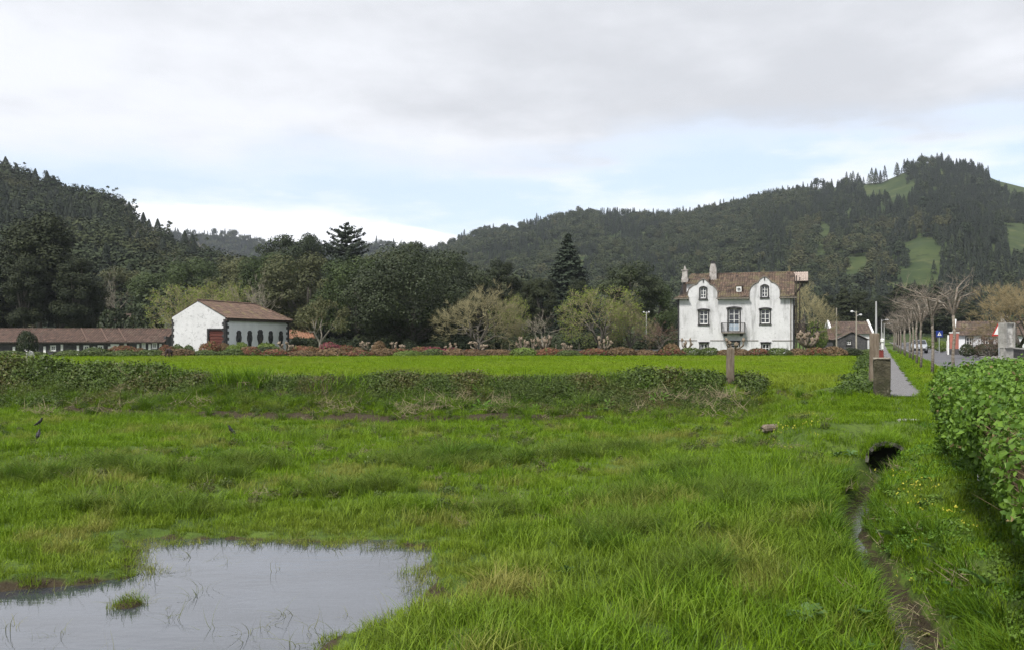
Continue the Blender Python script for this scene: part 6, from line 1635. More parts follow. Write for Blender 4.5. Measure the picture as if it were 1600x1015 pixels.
# ================================================================== HEDGE
def hedge():
    e = empty('hedge', (2.2 + RD * 9, 9.0, gz(2.2 + RD * 9, 9.0)), 0); org = Vector(e.location)
    tag(e, 'thick clipped green hedge filling the right edge', 'hedge')
    g = np.random.default_rng(55)
    def top(y_): return 1.12 + .05 * np.sin(y_ * .9) + .06 * (fbm(y_ * .8, y_ * 0 + 3, 2) - .5)
    P, Nn = [], []
    def yend(c): return 14.6 + (c - 1.0) * 2.2
    # left face
    n = 46000; y_ = g.uniform(3.4, 14.8, n); f = g.random(n) ** .9; 
    zlow = Hground(1.58 + RD * y_, y_) + .02; z = zlow + (top(y_) - zlow) * f
    bulge = .19 * (fbm(y_ * 1.6, z * 1.9 + 7, 4) - .5) * 2
    c = 1.58 - .58 * smooth01(0, .8, f) + .18 * smooth01(.86, 1.0, f) - bulge * 1.3 - .0
    hollow = np.exp(-((y_ - 12.2) / .36) ** 2) * smooth01(.8, .35, z)
    c = c + .45 * hollow
    keep = (g.random(n) > hollow * .8)
    patch = (y_ > 5.2) & (y_ < 8.1) & (z > .56 + .07 * np.sin(y_ * 6)) & (z < 1.03) & (fbm(y_ * 1.5 + 3, z * 2.5, 2) > .36)
    keep &= ~(patch & (g.random(n) < .93)); keep &= ~((f < .10) & (g.random(n) < .6))
    P.append(np.column_stack([c + RD * y_, y_, z])[keep]); Nn.append(np.tile([-.88, .3, .32], (keep.sum(), 1)))
    # top
    n = 40000; y_ = g.uniform(3.4, 20, n); c = g.uniform(1.0, 3.45, n); k = y_ < yend(c); y_, c = y_[k], c[k]
    edge = smooth01(.0, .3, c - 1.0) * smooth01(0, .3, yend(c) - y_)
    z = top(y_) - .16 * (1 - edge) + .30 * (fbm(c * 2.2 + 4, y_ * 2.2, 4) - .5) + .05 * g.random(len(y_)) ** 3
    P.append(np.column_stack([c + RD * y_, y_, z])); Nn.append(np.tile([-.1, -.1, 1.0], (len(y_), 1)))
    # far end and road side
    n = 7000; c = g.uniform(1.0, 3.4, n); f = g.random(n); y_ = yend(c) + .1 * g.normal(size=n); zl = Hground(c + RD * y_, y_); z = zl + (1.1 - zl) * f
    P.append(np.column_stack([c + RD * y_, y_, z])); Nn.append(np.tile([-.3, .9, .2], (n, 1)))
    n = 8000; y_ = g.uniform(3, 18.5, n); z = g.uniform(0, 1.1, n); c = 3.42 + .08 * g.normal(size=n); P.append(np.column_stack([c + RD * y_, y_, z])); Nn.append(np.tile([.9, -.4, .2], (n, 1)))
    P = np.concatenate(P); Nn = np.concatenate(Nn)
    P = P + g.normal(size=P.shape) * .045
    hole = fbm(P[:, 1] * 2.6 + 3, P[:, 2] * 2.6 + P[:, 0] * 2.0, 3); kp = (hole > .41) | (g.random(len(P)) < .22); P = P[kp]; Nn = Nn[kp]
    # rosettes: leaves gather in groups around shoot tips
    V, Fq, T = leaf_cards(P - np.array(org), np.where(g.random(len(P)) < .5, .045, .034), unit(Nn), .50, .52, None, g, fold=True)
    hm = np_mesh('hedge_foliage', V, Fq, [LHEDGE, LHEDGEB], T); br = g.random(len(P)) < .02; hm.polygons.foreach_set('material_index', np.concatenate([br, br]).astype(np.int32))
    o = link('foliage', hm, e); o['kind'] = 'stuff'
    # stray shoots standing out of the clipped surface
    ns = 340; ys2 = g.uniform(3.6, 17, ns); cs2 = g.uniform(.98, 3.2, ns); kk_ = ys2 < yend(cs2) - .2; ys2, cs2 = ys2[kk_], cs2[kk_]; ns = len(ys2)
    a0 = np.column_stack([cs2 + RD * ys2, ys2, top(ys2) - .05]); dirs = unit(np.column_stack([g.normal(size=ns) * .35 - .15, g.normal(size=ns) * .35, np.ones(ns)])); ln_ = g.uniform(.08, .26, ns)
    V5, F5, T5 = twig_cones(a0 - np.array(org), a0 + dirs * ln_[:, None] - np.array(org), np.full(ns, .005), g)
    q = np.repeat(np.arange(ns), 7); Pl = a0[q] + dirs[q] * (ln_[q] * g.uniform(.3, 1.0, len(q)))[:, None] + g.normal(size=(len(q), 3)) * .018
    V6, F6, T6 = leaf_cards(Pl - np.array(org), np.full(len(Pl), .034), unit(dirs[q] + g.normal(size=(len(q), 3)) * .8), .6, .5, None, g, fold=True)
    link('shoots', np_mesh('hedge_shoots', np.concatenate([V5, V6]), [F5, F6 + len(V5)], LHEDGE, np.concatenate([T5, T6])), e)['kind'] = 'stuff'
    # cut brown stems of the clipped patch and dead sticks at the foot
    n = 2000; y_ = g.uniform(5.3, 8.0, n); z = g.uniform(.56, 1.02, n); c = 1.06 + .12 * g.random(n)
    A = np.column_stack([c + .16 + RD * y_, y_, z - .12]); B = np.column_stack([c - .04 + RD * y_, y_, z + .05]) + g.normal(size=(n, 3)) * .05
    n2 = 700; y2 = g.uniform(4, 14.5, n2); c2 = 1.85 + .3 * g.random(n2); zb = Hground(c2 + RD * y2, y2)
    A2 = np.column_stack([c2 + RD * y2, y2, zb - .02]); B2 = A2 + np.column_stack([g.normal(size=n2) * .22 - .22, g.normal(size=n2) * .2, .25 + .7 * g.random(n2)])
    n3 = 260; y3 = g.uniform(11.6, 12.8, n3); c3 = 1.65 + .3 * g.random(n3); zb = Hground(c3 + RD * y3, y3)
    A3 = np.column_stack([c3 + RD * y3, y3, zb]); B3 = A3 + np.column_stack([g.normal(size=n3) * .16, g.normal(size=n3) * .16, .3 + .9 * g.random(n3)])
    V, Ft, T = twig_cones(np.concatenate([A, A2, A3]) - np.array(org), np.concatenate([B, B2, B3]) - np.array(org), np.concatenate([np.full(n, .011), np.full(n2, .010), np.full(n3, .012)]), g)
    link('cut_stems', np_mesh('hedge_stems', V, Ft, MSTEM, T), e)['kind'] = 'stuff'
    # dense woody inside
    m = MB(); ys_ = np.linspace(3.0, 14.2, 24); V = []; 
    for k, yv in enumerate(ys_):
        zl = gz(1.7 + RD * yv, yv)
        hol = .4 * math.exp(-((yv - 12.2) / .5) ** 2)
        for (c_, z_) in ((2.02 + hol, zl - .1), (1.60 + hol, .15), (1.34 + hol * .4, .9), (1.5, 1.0), (3.1, 1.0), (3.25, -.1)): V.append(Vector((c_ + RD * (yv + (c_ - 1.3) * 1.6 * (k == 23)), yv + (c_ - 1.3) * 1.6 * (k == 23), z_)) - org)
    Fs = []
    for k in range(23):
        for j in range(5): Fs.append((k * 6 + j, k * 6 + j + 1, (k + 1) * 6 + j + 1, (k + 1) * 6 + j))
    Fs.append(tuple(23 * 6 + j for j in range(6)))
    m.add(V, Fs); m.build('woody_core', pmat('hedge_wood', (.030, .022, .014), (.060, .045, .030), 6, .95, .6), e)
    return e
LHEDGEB = leafmat('brown_hedge_leaves', (.09, .070, .03), (.20, .16, .07), .1, .7)
LHEDGE = leafmat('hedge_leaves', (.036, .092, .012), (.155, .265, .032), .28, .5, spec=.25)
MSTEM = leafmat('cut_hedge_stems', (.10, .070, .042), (.25, .185, .115), 0.0, .9)
hedge()
sx, sy = 1.45 + RD * 12.0, 12.0
o = MB().tube([(0, 0, -.1), (0.01, 0, .7), (.012, 0, .72)], [.02, .018, .015], 6).build('stake', MWPAINT); o.location = (sx, sy, gz(sx, sy)); tag(o, 'thin white stake in the dark hollow of the hedge', 'stake')
# ================================================================== GRASS AND WILD PLANTS
def blades(n, r, h, w, seed, bend=.5, hv=.5, segs=3, outward=.5, clump=1):
    g = np.random.default_rng(seed)
    th = g.random(n) * 6.283; rr = r * np.sqrt(g.random(n)); bx = np.cos(th) * rr; by = np.sin(th) * rr
    az = np.where(g.random(n) < outward, th + g.normal(size=n) * .5, g.random(n) * 6.283)
    hh = h * (1 - hv + 2 * hv * g.random(n)) ; b = bend * (.4 + 1.1 * g.random(n)); wd = w * (.7 + .6 * g.random(n)); tw = g.normal(size=n) * .6
    V = np.zeros((n, 2 * segs + 1, 3))
    for k in range(segs + 1):
        t = k / segs
        out_ = hh * b * t ** 2; z = hh * (t - .32 * b * t ** 2.5)
        cx = bx + np.cos(az) * out_; cy = by + np.sin(az) * out_
        px_ = -np.sin(az + tw) * wd * (1 - t) ** .7 / 2; py_ = np.cos(az + tw) * wd * (1 - t) ** .7 / 2
        if k < segs:
            V[:, 2 * k] = np.column_stack([cx - px_, cy - py_, z]); V[:, 2 * k + 1] = np.column_stack([cx + px_, cy + py_, z])
        else: V[:, 2 * k] = np.column_stack([cx, cy, z])
    V[:, :2, 2] -= .03
    m = 2 * segs + 1; base = np.arange(n) * m
    Q = np.concatenate([np.column_stack([base + 2 * k, base + 2 * k + 1, base + 2 * k + 3, base + 2 * k + 2]) for k in range(segs - 1)])
    Tr = np.column_stack([base + 2 * segs - 2, base + 2 * segs - 1, base + 2 * segs])
    return V.reshape(-1, 3), Q, Tr, np.repeat(g.random(n), m)
def bl_mesh(name, mat, *a, **k):
    V, Q, Tr, T = blades(*a, **k); return np_mesh(name, V, [Q, Tr], mat, T)
STRAW = (.27, .235, .075)
LG1 = leafmat('meadow_grass', (.052, .112, .006), (.195, .315, .013), .30, .5, third=STRAW, spec=.1, rnd=.42)
LG2 = leafmat('field_grass', (.108, .185, .006), (.200, .305, .010), .30, .5, third=STRAW, spec=.1)
LG3 = leafmat('tall_grass', (.042, .098, .008), (.180, .298, .017), .30, .45, third=STRAW, spec=.1, rnd=.42)
LG4 = leafmat('tussock_grass', (.036, .084, .007), (.110, .195, .016), .28, .5, third=STRAW, spec=.1, rnd=.42)
LCLO = leafmat('clover_leaves', (.040, .105, .010), (.120, .235, .025), .25, .5, third=STRAW)
LBR = leafmat('bramble_leaves', (.020, .042, .008), (.108, .165, .031), .22, .45, third=(.13, .095, .045))
LDOCK = leafmat('dock_leaves', (.045, .105, .022), (.115, .195, .060), .25, .4)
LYEL = leafmat('yellow_flowers', (.36, .34, .03), (.55, .52, .08), .2, .6)
LDEAD = leafmat('dead_stalks', (.10, .084, .048), (.31, .265, .165), 0.0, .9)
LREED = leafmat('wet_grass', (.045, .060, .015), (.13, .165, .035), .25, .5, third=STRAW)
K_SHORT = [bl_mesh('short_grass', LG1, 44, .17, .085, .0098, 300 + i, bend=.75, hv=.6, segs=2) for i in range(4)]
K_MID = [bl_mesh('mid_grass', LG1, 34, .15, .145, .0105, 310 + i, bend=.6, segs=3) for i in range(3)]
K_TALL = [bl_mesh('tall_grass', LG3, 30, .15, .25, .0115, 320 + i, bend=.75, segs=4) for i in range(4)]
K_TUS = [bl_mesh('tussock', LG4, 90, .13, .40, .012, 330 + i, bend=.95, hv=.35, segs=4, outward=.9) for i in range(3)]
K_FIELD = [bl_mesh('field_grass', LG2, 70, .45, .13, .022, 340 + i, bend=.6, segs=2) for i in range(4)]
def rosette(seed, n, ln, wd, mat, up=.6):
    g = np.random.default_rng(seed); V = []; Q = []; T = []
    for k in range(n):
        th = 6.283 * k / n + g.random() * .6; L_ = ln * (.6 + .6 * g.random()); e = up * (.4 + .9 * g.random()); b = len(V); t_ = g.random()
        for j, (t, w_) in enumerate(((0, .12), (.25, .6), (.5, 1.0), (.75, .75), (1.0, .05))):
            rr = L_ * t * math.cos(e * (1 - .6 * t)); z = L_ * (math.sin(e) * t - .55 * math.sin(e) * t ** 2.2) + .01
            sx_, sy_ = -math.sin(th) * wd * w_ / 2, math.cos(th) * wd * w_ / 2; wav = .12 * wd * math.sin(j * 2.1 + k)
            V += [(math.cos(th) * rr - sx_, math.sin(th) * rr - sy_, z + wd * .18 * w_ + wav), (math.cos(th) * rr, math.sin(th) * rr, z), (math.cos(th) * rr + sx_, math.sin(th) * rr + sy_, z + wd * .18 * w_ - wav)]
            T += [t_] * 3
        for j in range(4):
            a = b + j * 3; Q += [(a, a + 1, a + 4, a + 3), (a + 1, a + 2, a + 5, a + 4)]
    return np_mesh('rosette', np.array(V), np.array(Q), mat, np.array(T), smooth=True)
K_DOCK = [rosette(350 + i, 8, .30, .10, LDOCK, .9) for i in range(3)]
def leafy(seed, n, r, h, ls, mat, stems=True, fold=True):
    g = np.random.default_rng(seed); d = unit(g.normal(size=(n, 3))); d[:, 2] = np.abs(d[:, 2]); rad = (.45 + .55 * g.random(n)) * (1 + .5 * (g.random(n) < .08))
    P = d * rad[:, None] * np.array([r, r, h]); V, Fq, T = leaf_cards(P, np.full(n, ls), unit(d + [0, 0, .6]), .55, .6, None, g, fold=fold)
    return np_mesh('leafy_clump', V, Fq, mat, T)
K_BR = [leafy(360 + i, 210, .34, .34, .048, LBR) for i in range(4)]
K_CLO = [leafy(366 + i, 120, .19, .055, .022, LCLO) for i in range(3)]
def stalks(seed, n, r, ln, w, mat, flat=.5):
    g = np.random.default_rng(seed); A = np.column_stack([g.normal(size=(n, 2)) * r, .02 + .1 * g.random(n)]); D = unit(np.column_stack([g.normal(size=(n, 2)), np.abs(g.normal(size=n)) * (1 - flat) + .05]))
    V, Ft, T = twig_cones(A, A + D * (ln * (.4 + .8 * g.random(n)))[:, None], np.full(n, w), g); return np_mesh('stalks', V, Ft, mat, T)
K_DEAD = [stalks(370 + i, 26, .25, .42, .009, LDEAD) for i in range(2)]
def fern(seed):
    g = np.random.default_rng(seed); P = []; Dd = []
    for k in range(7):
        th = 6.283 * k / 7 + g.random() * .5
        for t in np.linspace(.15, 1, 14):
            r = .42 * t; z = .36 * t - .22 * t ** 2; c = np.array([math.cos(th) * r, math.sin(th) * r, z]); s = np.array([-math.sin(th), math.cos(th), 0.0])
            for sg in (-1, 1): P.append(c + s * sg * .05 * (1.1 - t)); Dd.append(1)
    V, Fq, T = leaf_cards(np.array(P), np.full(len(P), .045), np.tile([0, 0, 1.0], (len(P), 1)), .8, .35, None, g); return np_mesh('fern', V, Fq, LCLO, T)
K_FERN = [fern(380)]
def flowers(seed):
    g = np.random.default_rng(seed); n = 7; b = np.column_stack([g.normal(size=(n, 2)) * .10, np.zeros(n)]); h = .10 + .08 * g.random(n); tp = b + np.column_stack([g.normal(size=(n, 2)) * .02, h])
    V, Ft, T = twig_cones(b, tp, np.full(n, .003), g); V2, F2, T2 = leaf_cards(np.repeat(tp, 3, 0) + g.normal(size=(n * 3, 3)) * .006, np.full(n * 3, .013), None, .5, .8, None, g)
    me = np_mesh('flowers', np.concatenate([V, V2]), [Ft, F2 + len(V)], [LG3, LYEL], np.concatenate([T, T2])); mi = np.zeros(len(Ft) + len(F2), dtype=np.int32); mi[len(Ft):] = 1; me.polygons.foreach_set('material_index', mi); return me
K_FLO = [flowers(390), flowers(391)]
K_EMER = [bl_mesh('wet_stems', LREED, 9, .10, .16, .006, 395 + i, bend=1.5, hv=.6, segs=4) for i in range(3)]

G = np.random.default_rng(99)
def spread_pts(y0, y1, dens, xl=None, xr=None, half=.66, marg=1.6):
    """jittered points over the wedge of ground in front of the camera"""
    ymid = np.linspace(y0, y1, 60); area = np.trapz(2 * (half * ymid + marg), ymid); n = int(area * dens)
    u = G.random(n * 2); y = np.sqrt(y0 ** 2 + (y1 ** 2 - y0 ** 2) * u)
    x = (G.random(n * 2) * 2 - 1) * (half * y + marg)
    x, y = x[:n], y[:n]
    if xl is not None: k = (x > xl) & (x < xr); x, y = x[k], y[k]
    return x, y
def zones(x, y):
    c = x - RD * y; dc = c - ditch_c(y); sd = polysd(x, y, POND); t = (y - yfoot(x)) / 3.6; z = Hground(x, y)
    return c, dc, sd, t, z
def on_path(c, y): return ((c > .2 + .12 * np.sin(y * 3)) & (c < 1.32 + .10 * np.sin(y * 2.3)) & (y > 24.6)) | ((c > 3.4) & (c < 11.0))
def in_hedge(c, y): return (c > 2.0) & (c < 3.4) & (y < 14.6 + (c - 1) * 2.2)
def rot_for(n, tilt=.15): return np.column_stack([G.normal(size=n) * tilt, G.normal(size=n) * tilt, G.random(n) * 6.283])

# ---- lower meadow
xa, ya = spread_pts(5.2, 13.5, 62); xb, yb = spread_pts(13.5, 33, 26)
x = np.concatenate([xa, xb]); y = np.concatenate([ya, yb])
c, dc, sd, t, z = zones(x, y)
so = soil_mask(x, y)
keep = (sd < -.02) & (z > ZW + .004) & ~on_path(c, y) & ~in_hedge(c, y) & ~((np.abs(dc) < .27 + .25 * smooth01(14.5, 17, y)) & (y < CULV_Y)) & (t < .04) & (G.random(len(x)) > so * np.where(np.abs(dc) < .6, .35, .75))
x, y, c, dc, sd, t, z = [q[keep] for q in (x, y, c, dc, sd, t, z)]
n = len(x)
rough = fbm(x * .55 + 3, y * .55 + 8, 3)
tall = smooth01(-5.2, -3.2, c + (rough - .5) * 3) * smooth01(17.5, 14.5, y) * (dc < 0)
tall = np.maximum(tall, smooth01(.60, .70, rough) * .8 * (c < -2.5)) * (sd < -.5)
idx = G.integers(0, 4, n)
r_ = G.random(n)
mid = (r_ < .30 + .3 * smooth01(.48, .6, rough)); idx = np.where(mid, 4 + G.integers(0, 3, n), idx)
idx = np.where(G.random(n) < tall * .55, 7 + G.integers(0, 4, n), idx)
right = (dc > 0) & (y < CULV_Y + 1); idx = np.where(right & (G.random(n) < .80), G.integers(0, 4, n), idx); idx = np.where(right & (G.random(n) < .30), 11 + G.integers(0, 3, n), idx)
idx = np.where((y > 18) & (c > -4.5) & (G.random(n) < .75), G.integers(0, 4, n), idx)
s = (.62 + .5 * G.random(n)) * np.where(y > 13.5, 1.2, 1.0) * np.where(sd > -.6, .8, 1)
dry = np.clip(.16 * smooth01(-2.2, -.2, sd) * (.5 + G.random(n)) + smooth01(.60, .74, fbm(x * .8 + 30, y * .8, 3)) * .45 + smooth01(.52, .70, fbm(x * .25 + 11, y * .4 + 3, 3)) * .10 + .04 * G.random(n), 0, .8)
dry = np.where(right, dry * .3, dry)
o = scatter('meadow_grass', np.column_stack([x, y, z]), K_SHORT + K_MID + K_TALL + K_CLO, idx, s, rot_for(n), dry); tag(o, 'lush wet grass of the lower meadow', 'grass')

# ---- upper field
x1, y1 = spread_pts(28, 48, 9); x2, y2 = spread_pts(48, 84, 4.5)
x = np.concatenate([x1, x2]); y = np.concatenate([y1, y2]); c, dc, sd, t, z = zones(x, y)
keep = ((t > 1.0) | ((x > 6.6) & (c > -5) & (t > -1))) & ~((c > -.35) & (c < 1.9)) & (c < 3.0) & ~((y > 74) & (x > -60) & (x < 38) & (G.random(len(x)) < .3))
x, y, z, c = x[keep], y[keep], z[keep], c[keep]; n = len(x)
dry = np.clip((fbm(x * .15, y * .15 + 4, 3) - .45) * .6, 0, .3)
o = scatter('field_grass', np.column_stack([x, y, z]), K_FIELD, G.integers(0, 4, n), (.75 + .5 * G.random(n)), rot_for(n, .06), dry); tag(o, 'bright green grass of the upper field', 'grass')

# ---- bank: brambles, coarse grass, ferns, dead stalks
n0 = 19000; x = G.uniform(-26, 9.2, n0); t = G.uniform(-.02, 1.28, n0); y = yfoot(x) + t * 3.6; c, dc, sd, t2, z = zones(x, y)
so = soil_mask(x, y); th = fbm(x * .35 + 9, y * .5 + 2, 3)
crest = np.exp(-((t - 1.0) / .28) ** 2)
px, _ = project(x, y, z)
want_b = .22 + .92 * crest * smooth01(.24, .50, th + .12 * (px < 400) + .2 * ((px > 640) & (px < 1180))) + .55 * ((px > 650) & (px < 1180) & (t > .25)) * smooth01(.35, .55, th)
isb = G.random(n0) < np.clip(want_b, 0, .95)
keepb = isb & (G.random(n0) > so * .8) & (px < 1190) & ~((np.abs(x - POSTXY[0] + .1) < .55) & (y < POSTXY[1] + .2) & (y > POSTXY[1] - 1.6))
xb, yb, zb_, tb, thb, pxb = x[keepb], y[keepb], z[keepb], t[keepb], th[keepb], px[keepb]; n = len(xb)
var = smooth01(.30, .68, fbm(xb * .5 + 70, yb * .3, 3)); big = .26 + np.exp(-((tb - 1.0) / .3) ** 2) * (.22 + .60 * var ** 1.4) + .22 * G.random(n)
big = np.where(pxb < 260, big * (1.25 + .5 * smooth01(200, 60, pxb)), big); big = big * (1 + .35 * np.exp(-((pxb - 960) / 110.0) ** 2))
dry = np.clip(smooth01(.50, .70, fbm(xb * .7 + 60, yb * .7, 3)) * .7 * G.random(n) + .12 * G.random(n), 0, .9)
o = scatter('bramble_thicket', np.column_stack([xb, yb, zb_]), K_BR, G.integers(0, 4, n), big, rot_for(n, .3), dry); tag(o, 'tangle of brambles and low weeds covering the bank', 'brambles')
keepg = ~isb & (G.random(n0) > so * .85) & (px < 1230); xg, yg, zg, tg = x[keepg], y[keepg], z[keepg], t[keepg]; n = len(xg)
idx = G.choice([0, 1, 2, 3, 4, 5, 6, 7, 8, 11], n, p=[.18, .18, .17, .17, .09, .08, .06, .03, .02, .02])
dry = np.clip(smooth01(.45, .7, fbm(xg * .9 + 21, yg * .9, 3)) * .35 * G.random(n) + .05 * G.random(n), 0, .8)
o = scatter('bank_grass', np.column_stack([xg, yg, zg]), K_SHORT + K_MID + K_TALL + K_TUS, idx, .8 + .5 * G.random(n), rot_for(n, .25), dry); tag(o, 'patchy coarse grass on the slope of the bank', 'grass')
# tall rank grass tufts on the bank crest
n = 130; xt = np.concatenate([G.normal(-9.8, .5, 50), G.uniform(-18, -5, 60), G.uniform(-3, 6, 20)]); yt = yfoot(xt) + 3.6 * G.uniform(.75, 1.15, n); zt = Hground(xt, yt)
o = scatter('rank_grass', np.column_stack([xt, yt, zt]), K_TALL, G.integers(0, 4, n), G.uniform(1.5, 2.6, n), rot_for(n, .1)); tag(o, 'tall rank grass tufts on the crest of the bank', 'grass')
# dead stalks in heaps
cx = np.concatenate([[ground_pt(660, 648, -.85), ground_pt(1105, 640, -.75), ground_pt(230, 622, -.7), ground_pt(420, 622, -.6), ground_pt(80, 640, -.8), ground_pt(1050, 618, -.4)]]); P_ = []
for (a, b), m_ in zip(cx, (18, 16, 10, 8, 8, 4)): P_.append(np.column_stack([G.normal(a, .75, m_), G.normal(b, .35, m_)]))
P_.append(np.column_stack([G.uniform(-18, 8, 50), np.zeros(50)])); P_[-1][:, 1] = yfoot(P_[-1][:, 0]) + 3.6 * G.uniform(0, .8, 50)
P_ = np.concatenate(P_); zt = Hground(P_[:, 0], P_[:, 1]); n = len(P_)
o = scatter('dead_stalks', np.column_stack([P_, zt + .03]), K_DEAD, G.integers(0, 2, n), G.uniform(.6, 1.25, n), rot_for(n, .3)); tag(o, 'pale dead stalks lying on the bank slope', 'stalks')
n = 30; xt = G.uniform(-1.5, 5.5, n); yt = yfoot(xt) + 3.6 * G.uniform(.25, .8, n); zt = Hground(xt, yt)
o = scatter('ferns', np.column_stack([xt, yt, zt + .05]), K_FERN, np.zeros(n), G.uniform(.5, .95, n), rot_for(n, .35)); tag(o, 'light green fern fronds on the bank', 'ferns')

# ---- dark tussocks of coarse grass one can point at
tl = [((966, 858), 1.1, 'large drooping grass tussock in the middle of the near meadow'), ((1003, 838), 1.0, 'drooping grass tussock just behind the largest one'), ((1062, 755), 1.05, 'dark tussock left of the culvert in the meadow'), ((700, 718), 1.5, 'dark green tussock, left end of the central tussock row'), ((745, 712), 1.3, 'dark green tussock in the middle of the central row'), ((655, 722), 1.2, 'dark tussock where the central row begins'), ((880, 712), 1.1, 'dark tussock right of the central row'), ((950, 700), 1.0, 'small dark tussock below the bank thicket'), ((175, 730), 1.3, 'dark weedy tussock on the left of the meadow'), ((60, 745), 1.2, 'dark weedy tussock near the left edge'), ((370, 722), 1.1, 'grey green weedy tussock left of the centre'), ((476, 682), .9, 'small dark tussock below the bank on the left'), ((560, 770), 1.0, 'low tussock above the pond'), ((1288, 618), 1.0, 'upright grass clump left of the stone gate post'), ((240, 722), 1.0, 'dark tussock between the left weedy ones')]
for (pp, sc, lab) in tl:
    x_, y_ = ground_pt(pp[0], pp[1], -.95 if pp[0] < 1150 else -.1)
    for _ in range(3): zz = gz(x_, y_); x_, y_ = ground_pt(pp[0], pp[1], zz)
    e = empty('grass_tussock', (x_, y_, zz - .03), G.random() * 6.28); tag(e, lab, 'grass tussock', 'grass tussocks in the meadow')
    kk = max(1.0, y_ / 13.0)
    for j in range(6 if sc > 1 else 3):
        b = link('blades', K_TUS[(j + int(sc * 10)) % 3], e); b.location = ((G.random() - .5) * .8 * kk, (G.random() - .5) * .35, 0); q_ = .55 + .4 * G.random(); b.scale = (sc * q_ * kk ** .3, sc * q_ * kk ** .3, sc * q_ * kk ** .3 * .95); b.rotation_euler = (0, 0, G.random() * 6.28); 
# ---- weeds and worn spots scattered through the meadow
n0 = 2600; xw, yw = spread_pts(9, 26, 6); cw_, dcw, sdw, tw_, zw = zones(xw, yw); pat = fbm(xw * .45 + 13, yw * .8 + 5, 3) + .12 * np.exp(-((yw - 20) / 2.5) ** 2)
k = (pat > .60) & (sdw < -.6) & (tw_ < -.02) & (cw_ < -1.2); n = k.sum()
o = scatter('meadow_weeds', np.column_stack([xw, yw, zw + .01])[k], K_BR + K_CLO + K_TUS + K_DEAD, G.choice(12, n, p=[.1, .1, .1, .1, .08, .08, .08, .09, .08, .07, .06, .06]), np.where(True, G.uniform(.28, .55, n), 0), rot_for(n, .25), G.random(n) * .5); tag(o, 'scattered low weeds and coarse tufts in the meadow', 'weeds')
n = 240; y_ = G.uniform(6, 17.5, n); x_ = ditch_c(y_) + G.normal(size=n) * .30 + RD * y_; zz = Hground(x_, y_); k = zz > -1.33; n = k.sum()
o = scatter('ditch_litter', np.column_stack([x_, y_, zz + .005])[k], K_CLO + K_DEAD + K_EMER, G.integers(0, 8, n), G.uniform(.35, .7, n), rot_for(n, .4), G.random(n) * .6); tag(o, 'dead stalks and small leaves on the muddy ditch sides', 'litter')
# ---- patches of longer, darker coarse grass
P_ = []
for (a_, b_, ra, rb, m_) in [(650, 722, 60, 6, 90), (715, 712, 60, 9, 130), (790, 715, 45, 6, 60), (880, 708, 40, 5, 50), (960, 700, 60, 5, 70), (180, 727, 60, 8, 80), (60, 742, 55, 8, 70), (380, 722, 45, 7, 60), (300, 740, 80, 8, 70), (560, 765, 70, 7, 70), (1060, 748, 40, 8, 60), (1000, 790, 60, 12, 60), (780, 800, 40, 6, 40), (250, 790, 120, 10, 80), (470, 680, 20, 4, 20), (960, 850, 55, 12, 60), (1050, 930, 60, 20, 60), (1150, 800, 60, 20, 60)]:
    aa = G.normal(a_, ra * .6, m_); bb = G.normal(b_, rb * .6, m_)
    for u_, v_ in zip(aa, bb):
        x_, y_ = ground_pt(u_, v_, -.93); P_.append((x_, y_))
P_ = np.array(P_); zz = Hground(P_[:, 0], P_[:, 1]); k = polysd(P_[:, 0], P_[:, 1], POND) < -.3; P_ = P_[k]; zz = zz[k]; n = len(P_)
o = scatter('coarse_grass', np.column_stack([P_, zz]), K_TUS + K_TALL, G.choice(7, n, p=[.22, .22, .22, .09, .09, .08, .08]), G.uniform(.4, .95, n), rot_for(n, .2), G.random(n) * .25); tag(o, 'patches of longer dark coarse grass in the meadow', 'grass')
# ---- dock plants along the ditch and meadow
dl = [(885, 900), (1265, 970), (1440, 882), (1500, 880), (1330, 740), (1310, 715), (1560, 990), (1065, 900), (760, 722), (790, 716)]
P_ = []
for a, b in dl:
    zz = -.8
    for _ in range(4): x_, y_ = ground_pt(a, b, zz); zz = gz(x_, y_)
    P_.append((x_, y_, zz + .03))
P_ = np.array(P_); n = len(P_)
o = scatter('dock_plants', P_, K_DOCK, G.integers(0, 3, n), G.uniform(.5, .85, n), rot_for(n, .2)); tag(o, 'broad leaved dock plants beside the ditch', 'dock plants')
# ---- rank ditch edge leaves and flowers
n = 400; y_ = G.uniform(6, 15.8, n); sgn = np.where(G.random(n) < .6, -1, 1); x_ = ditch_c(y_) + sgn * (.32 + .30 * G.random(n)) + RD * y_; zz = Hground(x_, y_)
o = scatter('ditch_edge_grass', np.column_stack([x_, y_, zz]), K_TALL + K_TUS + K_DOCK, G.choice([0, 1, 2, 3, 4, 5, 7, 8], n, p=[.19, .19, .18, .18, .1, .08, .04, .04]), G.uniform(.55, 1.0, n), np.column_stack([G.normal(size=n) * .2, sgn * -.25 + G.normal(size=n) * .15, G.random(n) * 6.28])); tag(o, 'long grass and leaves hanging over the ditch', 'grass')
n = 24; a = np.concatenate([G.normal(1250, 30, 10), G.normal(1440, 25, 9), G.normal(1460, 60, 5)]); b = np.concatenate([G.normal(692, 9, 10), G.normal(772, 12, 9), G.normal(860, 50, 5)]); P_ = []
for a_, b_ in zip(a, b):
    zz = -.5
    for _ in range(4): x_, y_ = ground_pt(a_, b_, zz); zz = gz(x_, y_)
    P_.append((x_, y_, zz))
o = scatter('yellow_flowers', np.array(P_), K_FLO, G.integers(0, 2, n), G.uniform(.8, 1.3, n)); tag(o, 'small yellow wild flowers near the ditch', 'flowers')
